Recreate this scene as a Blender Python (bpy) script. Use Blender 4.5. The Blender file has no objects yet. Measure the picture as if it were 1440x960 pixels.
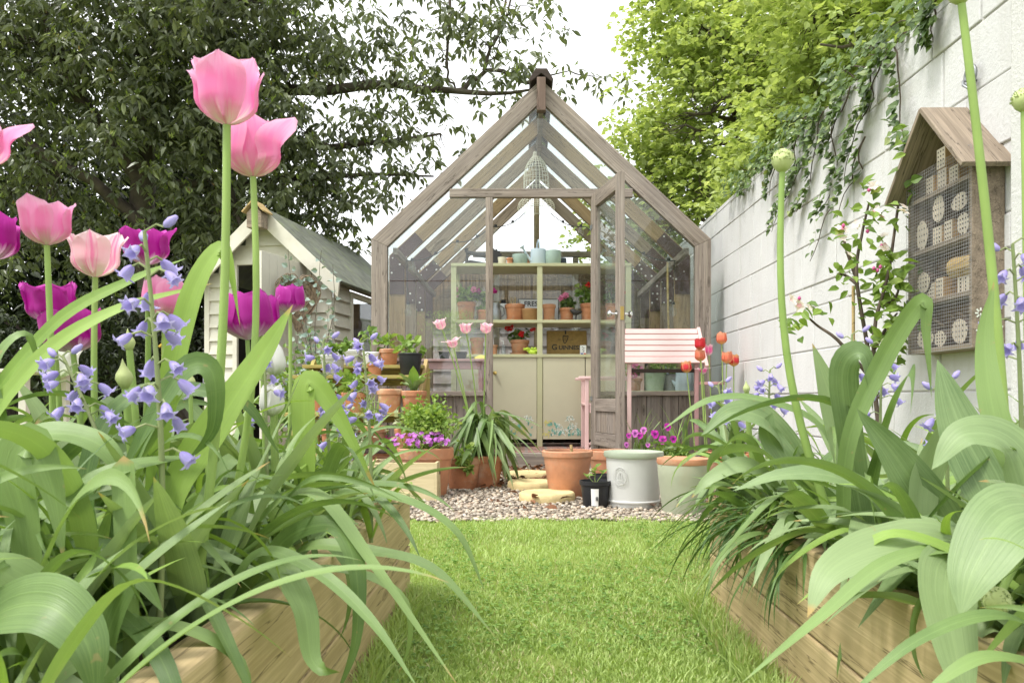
import bpy, math, random
import numpy as np
from mathutils import Vector, Matrix

random.seed(7)
RNG = np.random.default_rng(7)
C = bpy.context.scene.collection
R = math.radians
U = random.uniform
ID = Matrix.Identity(4)
W = {}                                   # world matrix of every object that parents others
F, HX, HY, EYE = 1120.0, 740.0, 560.0, 0.5


def at(px, py, d):
    """real position of a photo feature at distance d (metres) from the camera"""
    return Vector(((px - HX) / F * d, d, EYE + (HY - py) / F * d))


# ------------------------------------------------------------------ objects
def tag(o, label=None, cat=None, group=None, kind=None):
    if label: o['label'] = label
    if cat: o['category'] = cat
    if group: o['group'] = group
    if kind: o['kind'] = kind
    return o


def thing(name, label, cat, loc=(0, 0, 0), rz=0.0, group=None):
    o = bpy.data.objects.new(name, None)
    C.objects.link(o)
    o.empty_display_size = 0.05
    m = Matrix.Translation(Vector(loc)) @ Matrix.Rotation(rz, 4, 'Z')
    o.matrix_basis = m
    W[o.name] = m
    return tag(o, label, cat, group)


def link(name, me, parent=None, world=None):
    """mesh data -> object; `world` is the world matrix of the mesh's own space (None: parent's space)"""
    o = bpy.data.objects.new(name, me)
    C.objects.link(o)
    if parent is not None:
        pw = W[parent.name]
        o.parent = parent
        if world is not None:
            o.matrix_basis = pw.inverted() @ world
            W[o.name] = world
        else:
            W[o.name] = pw
    else:
        if world is not None:
            o.matrix_basis = world
        W[o.name] = world.copy() if world is not None else ID.copy()
    return o


def mesh_np(name, v, f, mat, uv=None, rnd=None, smooth=True):
    """fast mesh: v (n,3), f (m,k); uv per vertex, rnd one value per vertex"""
    v = np.asarray(v, dtype=np.float32); f = np.asarray(f, dtype=np.int32)
    me = bpy.data.meshes.new(name)
    m, k = f.shape
    me.vertices.add(len(v)); me.vertices.foreach_set('co', v.ravel())
    me.loops.add(m * k); me.loops.foreach_set('vertex_index', f.ravel())
    me.polygons.add(m)
    me.polygons.foreach_set('loop_start', np.arange(0, m * k, k, dtype=np.int32))
    me.polygons.foreach_set('loop_total', np.full(m, k, dtype=np.int32))
    me.update(calc_edges=True)
    if uv is not None:
        l = me.uv_layers.new(name='UVMap')
        l.data.foreach_set('uv', np.asarray(uv, dtype=np.float32)[f.ravel()].ravel())
    if rnd is not None:
        a = me.attributes.new('rnd', 'FLOAT', 'POINT')
        a.data.foreach_set('value', np.asarray(rnd, dtype=np.float32))
    me.polygons.foreach_set('use_smooth', np.full(m, smooth, dtype=bool))
    me.materials.append(mat)
    return me


class MB:
    """collects simple solids into one mesh"""
    def __init__(s): s.v, s.f = [], []

    def add(s, vs, fs):
        n = len(s.v); s.v += [tuple(p) for p in vs]; s.f += [tuple(i + n for i in f) for f in fs]; return s

    def box(s, c, d, rot=None):
        x, y, z = d[0] / 2, d[1] / 2, d[2] / 2
        vs = [Vector(p) for p in ((-x, -y, -z), (x, -y, -z), (x, y, -z), (-x, y, -z), (-x, -y, z), (x, -y, z), (x, y, z), (-x, y, z))]
        if rot is not None: vs = [rot @ p for p in vs]
        c = Vector(c)
        return s.add([p + c for p in vs], [(0, 3, 2, 1), (4, 5, 6, 7), (0, 1, 5, 4), (1, 2, 6, 5), (2, 3, 7, 6), (3, 0, 4, 7)])

    def tube(s, pts, rad, n=8, closed=False):
        pts = [Vector(p) for p in pts]; m = len(pts)
        if not hasattr(rad, '__len__'): rad = [rad] * m
        vs, ref = [], Vector((0.3, 0.2, 1)).normalized()
        for i, p in enumerate(pts):
            if closed: t = pts[(i + 1) % m] - pts[i - 1]
            else: t = pts[min(i + 1, m - 1)] - pts[max(i - 1, 0)]
            t = t.normalized() if t.length > 1e-9 else Vector((0, 0, 1))
            a = ref - t * ref.dot(t)
            if a.length < 1e-4: a = Vector((1, 0, 0)) - t * t.x
            a.normalize(); ref = a; b = t.cross(a)
            for k in range(n):
                th = 2 * math.pi * k / n
                vs.append(p + (a * math.cos(th) + b * math.sin(th)) * rad[i])
        fs = []
        for i in range(m if closed else m - 1):
            j = (i + 1) % m
            for k in range(n):
                k2 = (k + 1) % n
                fs.append((i * n + k, i * n + k2, j * n + k2, j * n + k))
        if not closed:
            fs.append(tuple(range(n - 1, -1, -1))); fs.append(tuple((m - 1) * n + k for k in range(n)))
        return s.add(vs, fs)

    def lathe(s, prof, n=32, c=(0, 0, 0), sx=1, sy=1):
        vs, fs = [], []
        for r, z in prof:
            for k in range(n):
                th = 2 * math.pi * k / n
                vs.append((c[0] + r * sx * math.cos(th), c[1] + r * sy * math.sin(th), c[2] + z))
        for i in range(len(prof) - 1):
            for k in range(n):
                k2 = (k + 1) % n
                fs.append((i * n + k, i * n + k2, (i + 1) * n + k2, (i + 1) * n + k))
        if prof[0][0] > 1e-6: fs.append(tuple(range(n - 1, -1, -1)))
        if prof[-1][0] > 1e-6: fs.append(tuple((len(prof) - 1) * n + k for k in range(n)))
        return s.add(vs, fs)

    def prism(s, poly, y0, y1):
        """polygon in XZ extruded along Y"""
        n = len(poly)
        vs = [(x, y0, z) for x, z in poly] + [(x, y1, z) for x, z in poly]
        fs = [tuple(range(n)), tuple(range(2 * n - 1, n - 1, -1))]
        for i in range(n):
            j = (i + 1) % n
            fs.append((i, i + n, j + n, j))
        return s.add(vs, fs)

    def mesh(s, name, mat, smooth=None):
        me = bpy.data.meshes.new(name)
        me.from_pydata(s.v, [], s.f); me.update()
        import bmesh
        bm = bmesh.new(); bm.from_mesh(me); bmesh.ops.recalc_face_normals(bm, faces=bm.faces); bm.to_mesh(me); bm.free()
        if smooth is not None:
            me.shade_smooth(); me.set_sharp_from_angle(angle=R(smooth))
        me.materials.append(mat)
        return me

    def build(s, name, mat, parent=None, world=None, smooth=None, bevel=0.0):
        o = link(name, s.mesh(name, mat, smooth), parent, world)
        if bevel: add_bevel(o, bevel)
        return o


def add_bevel(o, w, seg=2):
    b = o.modifiers.new('edge', 'BEVEL'); b.width = w; b.segments = seg; b.limit_method = 'ANGLE'; b.angle_limit = R(40)


def frame_from(p0, p1, side):
    """matrix: local X runs p0->p1, local Y near `side`, origin p0"""
    x = (Vector(p1) - Vector(p0)).normalized(); y = Vector(side)
    y = (y - x * y.dot(x)).normalized(); z = x.cross(y)
    m = Matrix((x, y, z)).transposed().to_4x4(); m.translation = Vector(p0)
    return m


def board(name, p0, p1, th, wd, side, mat, parent=None, bevel=0.003):
    """plank from p0 to p1 (centre line); th along `side`, wd across; grain follows its length"""
    m = frame_from(p0, p1, side); L = (Vector(p1) - Vector(p0)).length
    return MB().box((L / 2, 0, 0), (L, th, wd)).build(name, mat, parent, m, bevel=bevel)


def poly_board(name, poly, y0, y1, axis, mat, parent=None, bevel=0.003):
    """board cut to polygon `poly` in the XZ plane, from y0 to y1; grain along axis (x,z)"""
    ax = Vector((axis[0], 0, axis[1])).normalized(); p = Vector((poly[0][0], y0, poly[0][1]))
    m = frame_from(p, p + ax, (0, 1, 0)); inv = m.inverted()
    loc = [inv @ Vector((x, y0, z)) for x, z in poly]
    return MB().prism([(v.x, v.z) for v in loc], 0, y1 - y0).build(name, mat, parent, m, bevel=bevel)


def copy_tree(o, loc=None, label=None):
    c = o.copy(); C.objects.link(c)
    W[c.name] = W[o.name].copy()
    if loc is not None: c.location = loc
    if label: c['label'] = label
    for ch in o.children:
        d = ch.copy(); C.objects.link(d); d.parent = c
        for g in ch.children:
            e = g.copy(); C.objects.link(e); e.parent = d
    return c


def wiggle(p0, p1, n=8, amp=0.02, sag=0.0):
    p0, p1 = Vector(p0), Vector(p1); L = (p1 - p0).length; out = []
    ph = [U(0, 6.28) for _ in range(4)]
    for i in range(n + 1):
        t = i / n; e = math.sin(math.pi * t)
        o = Vector((math.sin(5 * t + ph[0]) + .5 * math.sin(11 * t + ph[1]), math.sin(4.3 * t + ph[2]), math.sin(6 * t + ph[3])))
        out.append(p0.lerp(p1, t) + o * amp * L * e * .6 - Vector((0, 0, sag * L * e)))
    return out


# ------------------------------------------------------------------ materials
def newmat(name):
    m = bpy.data.materials.new(name); m.use_nodes = True
    nt = m.node_tree; nt.nodes.clear()
    def N(t, **k):
        n = nt.nodes.new(t)
        for a, b in k.items():
            if a in n.inputs: n.inputs[a].default_value = b
            else: setattr(n, a, b)
        return n
    L = nt.links.new
    out = N('ShaderNodeOutputMaterial')
    return m, N, L, out


def rgb(c): return (c[0], c[1], c[2], 1.0)


def coords(N, L, kind='Object', scale=(1, 1, 1), jitter=True):
    tc = N('ShaderNodeTexCoord'); mp = N('ShaderNodeMapping'); mp.inputs['Scale'].default_value = scale
    if jitter:
        oi = N('ShaderNodeObjectInfo'); ad = N('ShaderNodeVectorMath', operation='MULTIPLY_ADD')
        L(oi.outputs['Random'], ad.inputs[0]); ad.inputs[1].default_value = (37, 53, 71)
        L(tc.outputs[kind], ad.inputs[2]); L(ad.outputs[0], mp.inputs['Vector'])
    else:
        L(tc.outputs[kind], mp.inputs['Vector'])
    return mp.outputs[0]


def ramp(N, L, src, stops):
    r = N('ShaderNodeValToRGB'); e = r.color_ramp.elements
    while len(e) < len(stops): e.new(0.5)
    for i, (p, c) in enumerate(stops): e[i].position = p; e[i].color = rgb(c)
    L(src, r.inputs[0]); return r.outputs[0]


def mixc(N, L, fac, a, b, blend='MIX'):
    m = N('ShaderNodeMix', data_type='RGBA', blend_type=blend)
    for s, i in ((fac, 0), (a, 6), (b, 7)):
        if hasattr(s, 'links'): L(s, m.inputs[i])
        elif i == 0: m.inputs[0].default_value = s
        else: m.inputs[i].default_value = rgb(s)
    return m.outputs[2]


def mathn(N, L, op, a, b=0.0, c=None):
    m = N('ShaderNodeMath', operation=op)
    for i, s in enumerate((a, b, c)):
        if s is None: continue
        if hasattr(s, 'links'): L(s, m.inputs[i])
        else: m.inputs[i].default_value = s
    return m.outputs[0]


def principled(N, L, out, col, rough=.6, metal=0.0, spec=.4, bump=None, bstr=.3, bdist=.01, rough_src=None):
    p = N('ShaderNodeBsdfPrincipled'); p.inputs['Roughness'].default_value = rough
    p.inputs['Metallic'].default_value = metal; p.inputs['Specular IOR Level'].default_value = spec
    if hasattr(col, 'links'): L(col, p.inputs['Base Color'])
    else: p.inputs['Base Color'].default_value = rgb(col)
    if rough_src is not None: L(rough_src, p.inputs['Roughness'])
    if bump is not None:
        b = N('ShaderNodeBump'); b.inputs['Strength'].default_value = bstr; b.inputs['Distance'].default_value = bdist
        L(bump, b.inputs['Height']); L(b.outputs[0], p.inputs['Normal'])
    if out is not None: L(p.outputs[0], out.inputs[0])
    return p


def noise(N, L, vec, scale, detail=4, rough=.55):
    n = N('ShaderNodeTexNoise'); n.inputs['Scale'].default_value = scale; n.inputs['Detail'].default_value = detail
    n.inputs['Roughness'].default_value = rough; L(vec, n.inputs['Vector']); return n.outputs[0]


def sc(c, k): return tuple(min(1, x * k) for x in c)


def basic(name, col, rough=.6, var=.18, scale=9, bump=.15, bscale=60, metal=0.0, spec=.4, dirt=None, dirt_amt=.35):
    m, N, L, out = newmat(name)
    v = coords(N, L); n1 = noise(N, L, v, scale)
    c = ramp(N, L, n1, [(.3, sc(col, 1 - var)), (.7, sc(col, 1 + var))])
    if dirt is not None:
        n3 = noise(N, L, v, scale * .55, 8, .7)
        k = ramp(N, L, n3, [(.50, (0, 0, 0)), (.68, (dirt_amt,) * 3)])
        c = mixc(N, L, k, c, dirt)
    n2 = noise(N, L, v, bscale, 5)
    principled(N, L, out, c, rough, metal, spec, n2, bump, .004)
    return m


def wood(name, dark, light, rough=.8, grain=26, knots=True, bump=.35, blotch=None):
    m, N, L, out = newmat(name)
    v = coords(N, L, scale=(1.1, 1, 1))
    st = N('ShaderNodeMapping'); st.inputs['Scale'].default_value = (1.3, grain, grain); L(v, st.inputs['Vector'])
    g = noise(N, L, st.outputs[0], 1.0, 7, .62)
    st2 = N('ShaderNodeMapping'); st2.inputs['Scale'].default_value = (1.0, 5, 5); L(v, st2.inputs['Vector'])
    b = noise(N, L, st2.outputs[0], 1.2, 4, .6)
    c = ramp(N, L, g, [(.28, dark), (.50, tuple((a + d) / 2 for a, d in zip(dark, light))), (.72, light)])
    c = mixc(N, L, ramp(N, L, b, [(.38, (0, 0, 0)), (.72, (.42,) * 3)]), c, blotch or sc(light, 1.12))
    fm = N('ShaderNodeMapping'); fm.inputs['Scale'].default_value = (4, grain * 5, grain * 5); L(v, fm.inputs['Vector'])
    fg = noise(N, L, fm.outputs[0], 1.0, 4, .6)
    c = mixc(N, L, ramp(N, L, fg, [(.46, (.38,) * 3), (.60, (0, 0, 0))]), c, sc(dark, .85))
    cm = N('ShaderNodeMapping'); cm.inputs['Scale'].default_value = (.9, grain * .6, grain * .6); L(v, cm.inputs['Vector'])
    ck = mathn(N, L, 'ABSOLUTE', mathn(N, L, 'SUBTRACT', noise(N, L, cm.outputs[0], 1.0, 5, .6), .47))
    c = mixc(N, L, ramp(N, L, ck, [(.003, (.75,) * 3), (.009, (0, 0, 0))]), c, sc(dark, .3))
    sn = noise(N, L, v, 7, 8, .75)
    c = mixc(N, L, ramp(N, L, sn, [(.58, (0, 0, 0)), (.72, (.25,) * 3)]), c, sc(dark, .7))
    if knots:
        vo = N('ShaderNodeTexVoronoi'); vo.inputs['Scale'].default_value = 1.0
        kv = N('ShaderNodeMapping'); kv.inputs['Scale'].default_value = (2.2, 9, 9); L(v, kv.inputs['Vector']); L(kv.outputs[0], vo.inputs['Vector'])
        k = ramp(N, L, vo.outputs['Distance'], [(.035, (.85,) * 3), (.06, (.35,) * 3), (.085, (.6,) * 3), (.11, (0, 0, 0))])
        c = mixc(N, L, k, c, sc(dark, .55))
    principled(N, L, out, c, rough, 0, .25, mathn(N, L, 'ADD', g, mathn(N, L, 'MULTIPLY', fg, .5)), bump, .003)
    return m


def foliage(name, c1, c2, c3=None, trans=.35, rough=.5, spec=.35, attr=True, stripes=0.0, tip=None, tint=None):
    """leaf: colour varies leaf by leaf between c1 and c2 (c3 for a few); light passes through"""
    m, N, L, out = newmat(name)
    if attr:
        a = N('ShaderNodeAttribute'); a.attribute_name = 'rnd'; r = a.outputs['Fac']
    else:
        oi = N('ShaderNodeObjectInfo'); r = oi.outputs['Random']
    stops = [(0.0, c1), (.75, c2)] + ([(.9, c2), (1.0, c3)] if c3 else [])
    c = ramp(N, L, r, stops)
    bump = None
    if not attr:
        v = coords(N, L)
        n1 = noise(N, L, v, 16, 4)
        c = mixc(N, L, ramp(N, L, n1, [(.35, (0, 0, 0)), (.72, (.5,) * 3)]), c, sc(c2, 1.25))
        uv = N('ShaderNodeTexCoord'); sp = N('ShaderNodeSeparateXYZ'); L(uv.outputs['UV'], sp.inputs[0])
        if stripes:
            w = mathn(N, L, 'SINE', mathn(N, L, 'MULTIPLY', sp.outputs[0], 85.0))
            mp = N('ShaderNodeMapping'); mp.inputs['Scale'].default_value = (40, 1.5, 1); L(uv.outputs['UV'], mp.inputs['Vector'])
            n2 = noise(N, L, mp.outputs[0], 1.0, 4)
            h = mathn(N, L, 'MULTIPLY_ADD', w, .03, n2)
            c = mixc(N, L, mathn(N, L, 'MULTIPLY', ramp(N, L, h, [(.35, (0, 0, 0)), (.7, (1, 1, 1))]), stripes), c, sc(c2, 1.45))
            mid = mathn(N, L, 'ABSOLUTE', mathn(N, L, 'SUBTRACT', sp.outputs[0], .5))
            c = mixc(N, L, ramp(N, L, mid, [(.0, (.35,) * 3), (.05, (0, 0, 0))]), c, sc(c2, 1.4))
            sp_ = noise(N, L, v, 75, 2)
            c = mixc(N, L, ramp(N, L, sp_, [(.70, (0, 0, 0)), (.76, (.55,) * 3)]), c, (.34, .27, .12))
            bump = h
        if tip is not None:
            nt_ = noise(N, L, v, 30, 3)
            e = mathn(N, L, 'ADD', sp.outputs[1], mathn(N, L, 'MULTIPLY', mathn(N, L, 'SUBTRACT', nt_, .5), .12))
            e = mathn(N, L, 'ADD', e, mathn(N, L, 'MULTIPLY', mathn(N, L, 'SUBTRACT', r, .75), .09))
            c = mixc(N, L, ramp(N, L, e, [(.955, (0, 0, 0)), (.985, (.9,) * 3)]), c, tip)
    p = principled(N, L, None, c, rough, 0, spec, bump, .25, .002)
    t = N('ShaderNodeBsdfTranslucent'); L(mixc(N, L, 1.0, c, tint or (1.15, 1.2, .55), 'MULTIPLY'), t.inputs[0])
    mx = N('ShaderNodeMixShader'); mx.inputs[0].default_value = trans
    L(p.outputs[0], mx.inputs[1]); L(t.outputs[0], mx.inputs[2]); L(mx.outputs[0], out.inputs[0])
    return m


def petal(name, base, mid, edge, streak=None, trans=.4):
    m, N, L, out = newmat(name)
    uv = N('ShaderNodeTexCoord'); sp = N('ShaderNodeSeparateXYZ'); L(uv.outputs['UV'], sp.inputs[0])
    oi = N('ShaderNodeObjectInfo')
    mp = N('ShaderNodeMapping'); mp.inputs['Scale'].default_value = (14, 1.2, 1)
    ad = N('ShaderNodeVectorMath', operation='MULTIPLY_ADD'); L(oi.outputs['Random'], ad.inputs[0]); ad.inputs[1].default_value = (9, 7, 5)
    L(uv.outputs['UV'], ad.inputs[2]); L(ad.outputs[0], mp.inputs['Vector'])
    n = noise(N, L, mp.outputs[0], 1.0, 4)
    v = mathn(N, L, 'ADD', sp.outputs[1], mathn(N, L, 'MULTIPLY', mathn(N, L, 'SUBTRACT', n, .5), .35))
    c = ramp(N, L, v, [(.06, base), (.34, mid), (.62, mid), (.98, edge)])
    u = mathn(N, L, 'ABSOLUTE', mathn(N, L, 'SUBTRACT', sp.outputs[0], .5))
    c = mixc(N, L, ramp(N, L, mathn(N, L, 'ADD', u, mathn(N, L, 'MULTIPLY', n, .15)), [(.35, (0, 0, 0)), (.6, (.6,) * 3)]), c, edge)
    if streak is not None:
        c = mixc(N, L, ramp(N, L, mathn(N, L, 'SUBTRACT', mathn(N, L, 'ADD', n, .16), u), [(.48, (0, 0, 0)), (.66, (.9,) * 3)]), c, streak)
    p = principled(N, L, None, c, .45, 0, .25, n, .25, .002)
    t = N('ShaderNodeBsdfTranslucent'); L(c, t.inputs[0])
    mx = N('ShaderNodeMixShader'); mx.inputs[0].default_value = trans
    L(p.outputs[0], mx.inputs[1]); L(t.outputs[0], mx.inputs[2]); L(mx.outputs[0], out.inputs[0])
    return m


def glass(name, tint=(.95, .98, .97), refl=.9):
    """thin window pane: clear with the mirror of a real pane at grazing angles, a little dusty"""
    m, N, L, out = newmat(name)
    tr = N('ShaderNodeBsdfTransparent'); tr.inputs[0].default_value = rgb(tint)
    gl = N('ShaderNodeBsdfGlossy'); gl.inputs['Roughness'].default_value = .012
    ge = N('ShaderNodeNewGeometry'); dt = N('ShaderNodeVectorMath', operation='DOT_PRODUCT'); L(ge.outputs['Normal'], dt.inputs[0]); L(ge.outputs['Incoming'], dt.inputs[1])
    gr = mathn(N, L, 'POWER', mathn(N, L, 'SUBTRACT', 1.0, mathn(N, L, 'ABSOLUTE', dt.outputs['Value'])), 5.0)
    fr = mathn(N, L, 'MULTIPLY_ADD', gr, .9, .045)
    df = N('ShaderNodeBsdfDiffuse'); df.inputs[0].default_value = (.7, .7, .68, 1)
    v = coords(N, L); n = noise(N, L, v, 3.5, 6, .7)
    d = ramp(N, L, n, [(.45, (.006,) * 3), (.75, (.03,) * 3)])
    m1 = N('ShaderNodeMixShader'); L(d, m1.inputs[0]); L(tr.outputs[0], m1.inputs[1]); L(df.outputs[0], m1.inputs[2])
    m2 = N('ShaderNodeMixShader'); L(mathn(N, L, 'MULTIPLY', fr, refl), m2.inputs[0])
    L(m1.outputs[0], m2.inputs[1]); L(gl.outputs[0], m2.inputs[2]); L(m2.outputs[0], out.inputs[0])
    return m


# ------------------------------------------------------------------ leaves in number
def leaf_cloud(P, D, Nn, Ln, Wd, rnd, fold=.25, shape=.42, droop=.12):
    """one folded leaf per point; P base, D direction, Nn rough normal; returns v, f, rnd per vertex"""
    P, D, Nn = (np.asarray(a, float) for a in (P, D, Nn)); n = len(P)
    Ln = np.broadcast_to(np.asarray(Ln, float), (n,))[:, None]; Wd = np.broadcast_to(np.asarray(Wd, float), (n,))[:, None]
    D = D / np.linalg.norm(D, axis=1, keepdims=True)
    S = np.cross(D, Nn); s = np.linalg.norm(S, axis=1, keepdims=True); S = np.where(s < 1e-6, np.array([1., 0, 0]), S / np.maximum(s, 1e-6))
    Nn = np.cross(S, D)
    up = Nn * Wd * fold
    v = np.empty((n, 7, 3))
    v[:, 0] = P
    v[:, 1] = P + D * Ln * shape * .55 + S * Wd * .42 + up
    v[:, 2] = P + D * Ln * shape * 1.25 + S * Wd * .46 + up - Nn * Ln * droop * .3
    v[:, 3] = P + D * Ln - Nn * Ln * droop
    v[:, 4] = P + D * Ln * shape * 1.25 - S * Wd * .46 + up - Nn * Ln * droop * .3
    v[:, 5] = P + D * Ln * shape * .55 - S * Wd * .42 + up
    v[:, 6] = P + D * Ln * shape
    t = np.array([[0, 1, 6], [1, 2, 6], [2, 3, 6], [3, 4, 6], [4, 5, 6], [5, 0, 6]])
    f = (np.arange(n)[:, None, None] * 7 + t[None]).reshape(-1, 3)
    return v.reshape(-1, 3), f, np.repeat(rnd, 7)


def rand_unit(n):
    a = RNG.normal(size=(n, 3)); return a / np.linalg.norm(a, axis=1, keepdims=True)


def cloud_mesh(name, P, D, Nn, Ln, Wd, mat, **k):
    r = RNG.random(len(P)); v, f, rr = leaf_cloud(P, D, Nn, Ln, Wd, r, **k)
    return mesh_np(name, v, f, mat, rnd=rr, smooth=False)


def clumped(centers, per, spread, flat=1.0):
    """points scattered round clump centres"""
    c = np.repeat(np.asarray(centers, float), per, axis=0)
    o = RNG.normal(size=c.shape) * spread; o[:, 2] *= flat
    return c + o


def bush_mesh(name, c, rad, n, leaf, mat, clumps=14, up=.6, aspect=.7, spread=.3, **k):
    """rounded plant of small leaves: clumps inside an ellipsoid"""
    c = np.array(c, float); rad = np.array(rad, float)
    cc = rand_unit(clumps) * (RNG.random((clumps, 1)) ** .45) * rad * .85 + c
    P = clumped(cc, max(1, n // clumps), rad.min() * spread)
    D = rand_unit(len(P)) + (P - c) / rad * .8; D[:, 2] += .1
    Nn = rand_unit(len(P)) * .6 + np.array([0, 0, up])
    Ln = leaf * RNG.uniform(.6, 1.25, len(P))
    return cloud_mesh(name, P, D, Nn, Ln, Ln * aspect, mat, **k)


def strap_mesh(name, L, Wd, pitch, bend, mat, p=1.6, twist=0.0, fold=.35, drift=0.0, kink=None, n=20, m=4, tipw=.62, wave=0.0):
    """strap leaf from the origin, leaning to +X; pitch/bend in radians from upright"""
    V, UVs = [], []
    pos = Vector((0, 0, 0)); az = 0.0; ph = U(0, 6)
    for i in range(n + 1):
        t = i / n
        th = pitch + bend * t ** p
        if kink: th += kink[1] / (1 + math.exp(-(t - kink[0]) * 38))
        az = drift * t * t
        d = Vector((math.sin(th) * math.cos(az), math.sin(th) * math.sin(az), math.cos(th)))
        if i: pos = pos + d * (L / n)
        side = Vector((-math.sin(az), math.cos(az), 0)); nor = d.cross(side)
        tw = twist * t + .12 * math.sin(7 * t + ph)
        s2 = side * math.cos(tw) + nor * math.sin(tw); n2 = nor * math.cos(tw) - side * math.sin(tw)
        w = Wd * (.45 + .55 * min(1, t / .35) ** .8) * max(0.0, 1 - max(0, (t - (1 - tipw)) / tipw) ** 2.1)
        for j in range(m + 1):
            u = j / m * 2 - 1
            off = fold * (1 - .55 * t) * abs(u) ** 1.3 * w * .5
            wv = wave * w * math.sin(t * 17 + ph + (2 if u > 0 else 0)) * abs(u) ** 2
            q = pos + s2 * (u * w * .5) + n2 * (off + wv)
            V.append(q); UVs.append(((u + 1) / 2, t))
    Fc = [(i * (m + 1) + j, i * (m + 1) + j + 1, (i + 1) * (m + 1) + j + 1, (i + 1) * (m + 1) + j) for i in range(n) for j in range(m)]
    return mesh_np(name, [tuple(q) for q in V], Fc, mat, uv=UVs)

# ================================================================== MATERIALS
GREY_WOOD = wood('weathered timber', (.15, .12, .095), (.43, .365, .305), grain=34, blotch=(.34, .315, .30))
BROWN_WOOD = wood('brown timber', (.16, .10, .055), (.33, .225, .13), grain=26, blotch=(.27, .22, .16))
PALE_WOOD = wood('pale treated timber', (.40, .28, .12), (.58, .44, .22), grain=20, blotch=(.50, .38, .17))
BED_WOOD = wood('bed sleeper timber', (.38, .28, .135), (.70, .56, .32), grain=38, blotch=(.62, .50, .29))
STAGE_WOOD = wood('mossy timber', (.30, .24, .07), (.48, .40, .16), grain=20, blotch=(.34, .33, .08))
HOTEL_WOOD = wood('silvered softwood', (.17, .135, .10), (.42, .34, .255), grain=30, blotch=(.34, .285, .225))
CREAM_WOOD = wood('cream wood box', (.52, .44, .25), (.68, .59, .37), grain=12, knots=False, bump=.1, blotch=(.62, .54, .33))
DARK_WOOD = wood('dark stained timber', (.03, .022, .018), (.08, .06, .05), grain=20, knots=False)
OLIVE = basic('olive cream paint', (.53, .495, .35), .5, .05, 4, .08, 40)
OLIVE_EDGE = basic('olive green paint', (.48, .465, .28), .5, .07, 4, .08, 40)
PINK = basic('pink paint', (.78, .535, .51), .5, .05, 5, .08, 40)
PINK_DARK = basic('dull pink paint', (.48, .27, .27), .55, .12, 5, .08, 40)
CREAM_PAINT = basic('cream weatherboard paint', (.60, .58, .49), .55, .07, 5, .12, 30, dirt=(.38, .34, .22), dirt_amt=.3)
PINK_CLAD = basic('faded pink weatherboard', (.50, .40, .39), .7, .1, 6, .15, 30)
TERRA = basic('terracotta', (.47, .20, .10), .8, .2, 14, .3, 70, dirt=(.55, .45, .34), dirt_amt=.55)
TERRA2 = basic('pale terracotta', (.50, .235, .13), .75, .16, 14, .25, 70, dirt=(.38, .34, .24), dirt_amt=.5)
TERRA_LIME = basic('limed terracotta', (.55, .27, .15), .8, .15, 12, .2, 60, dirt=(.66, .60, .42), dirt_amt=.95)
POT_GREY = basic('pale grey green glaze', (.53, .535, .51), .4, .05, 6, .06, 50, spec=.5, dirt=(.36, .34, .26), dirt_amt=.10)
POT_RIM = basic('grey green rim', (.36, .41, .31), .45, .08, 8, .06, 50, spec=.5)
POT_SAGE = basic('sage painted clay', (.33, .35, .25), .65, .12, 6, .15, 50, dirt=(.42, .30, .20), dirt_amt=.35)
POT_SEA = basic('sea green pot', (.30, .38, .34), .5, .07, 10, .05, 40)
POT_CREAM = basic('cream pot', (.70, .64, .50), .5, .06, 10, .05, 40)
POT_BLUE = basic('navy pot', (.03, .04, .06), .5, .1)
BLACK_PLASTIC = basic('black plastic', (.016, .017, .02), .45, .2, 8, .05, 60, spec=.4)
GREY_PLASTIC = basic('grey pot', (.40, .40, .38), .5, .08)
WHITE_PLASTIC = basic('white plastic', (.75, .76, .76), .4, .03)
ZINC = basic('galvanised steel', (.26, .27, .28), .45, .3, 18, .1, 50, metal=.6)
BLUE_ENAMEL = basic('pale blue enamel', (.52, .60, .68), .35, .05, 6, .05, 50, spec=.5)
IRON = basic('cast iron', (.025, .022, .022), .6, .3)
SILVER = basic('polished metal', (.72, .72, .72), .22, .04, 5, .0, 20, metal=1.0)
BRASS = basic('brass', (.62, .45, .16), .3, .08, 8, 0, 20, metal=1.0)
WIRE = basic('galvanised wire', (.40, .40, .41), .5, .15, 20, 0, 20, metal=.5)
SOIL = basic('potting soil', (.055, .036, .024), .95, .5, 30, 1.0, 45)
WICKER_WHITE = basic('white wicker', (.72, .68, .58), .6, .1)
WICKER = basic('willow', (.25, .185, .12), .7, .35, 25)
RUBBER = basic('black rubber', (.02, .02, .022), .5, .2)
TILE = basic('red quarry tile', (.30, .15, .12), .6, .2, 14, .1, 50, dirt=(.62, .56, .50), dirt_amt=.35)
WHITE = basic('white card', (.85, .85, .84), .6, .02, 4, 0)
INK = basic('black ink', (.015, .015, .015), .6, .1, 4, 0)
FELT = basic('roofing felt', (.13, .14, .11), .9, .3, 10, .5, 120, dirt=(.20, .24, .10), dirt_amt=.5)
DARK = basic('dark interior shade', (.03, .025, .02), .9, .2)  # near-black colour stands in for the shade inside the shed doorway
GLASS = glass('window glass')
STEM = foliage('green stem', (.22, .34, .08), (.30, .42, .12), trans=.1, attr=False)
TWIG = basic('bark twig', (.10, .075, .055), .85, .3, 20, .4, 40)
BARK = basic('tree bark', (.075, .06, .045), .9, .35, 8, .9, 25, dirt=(.10, .11, .06), dirt_amt=.4)

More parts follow.
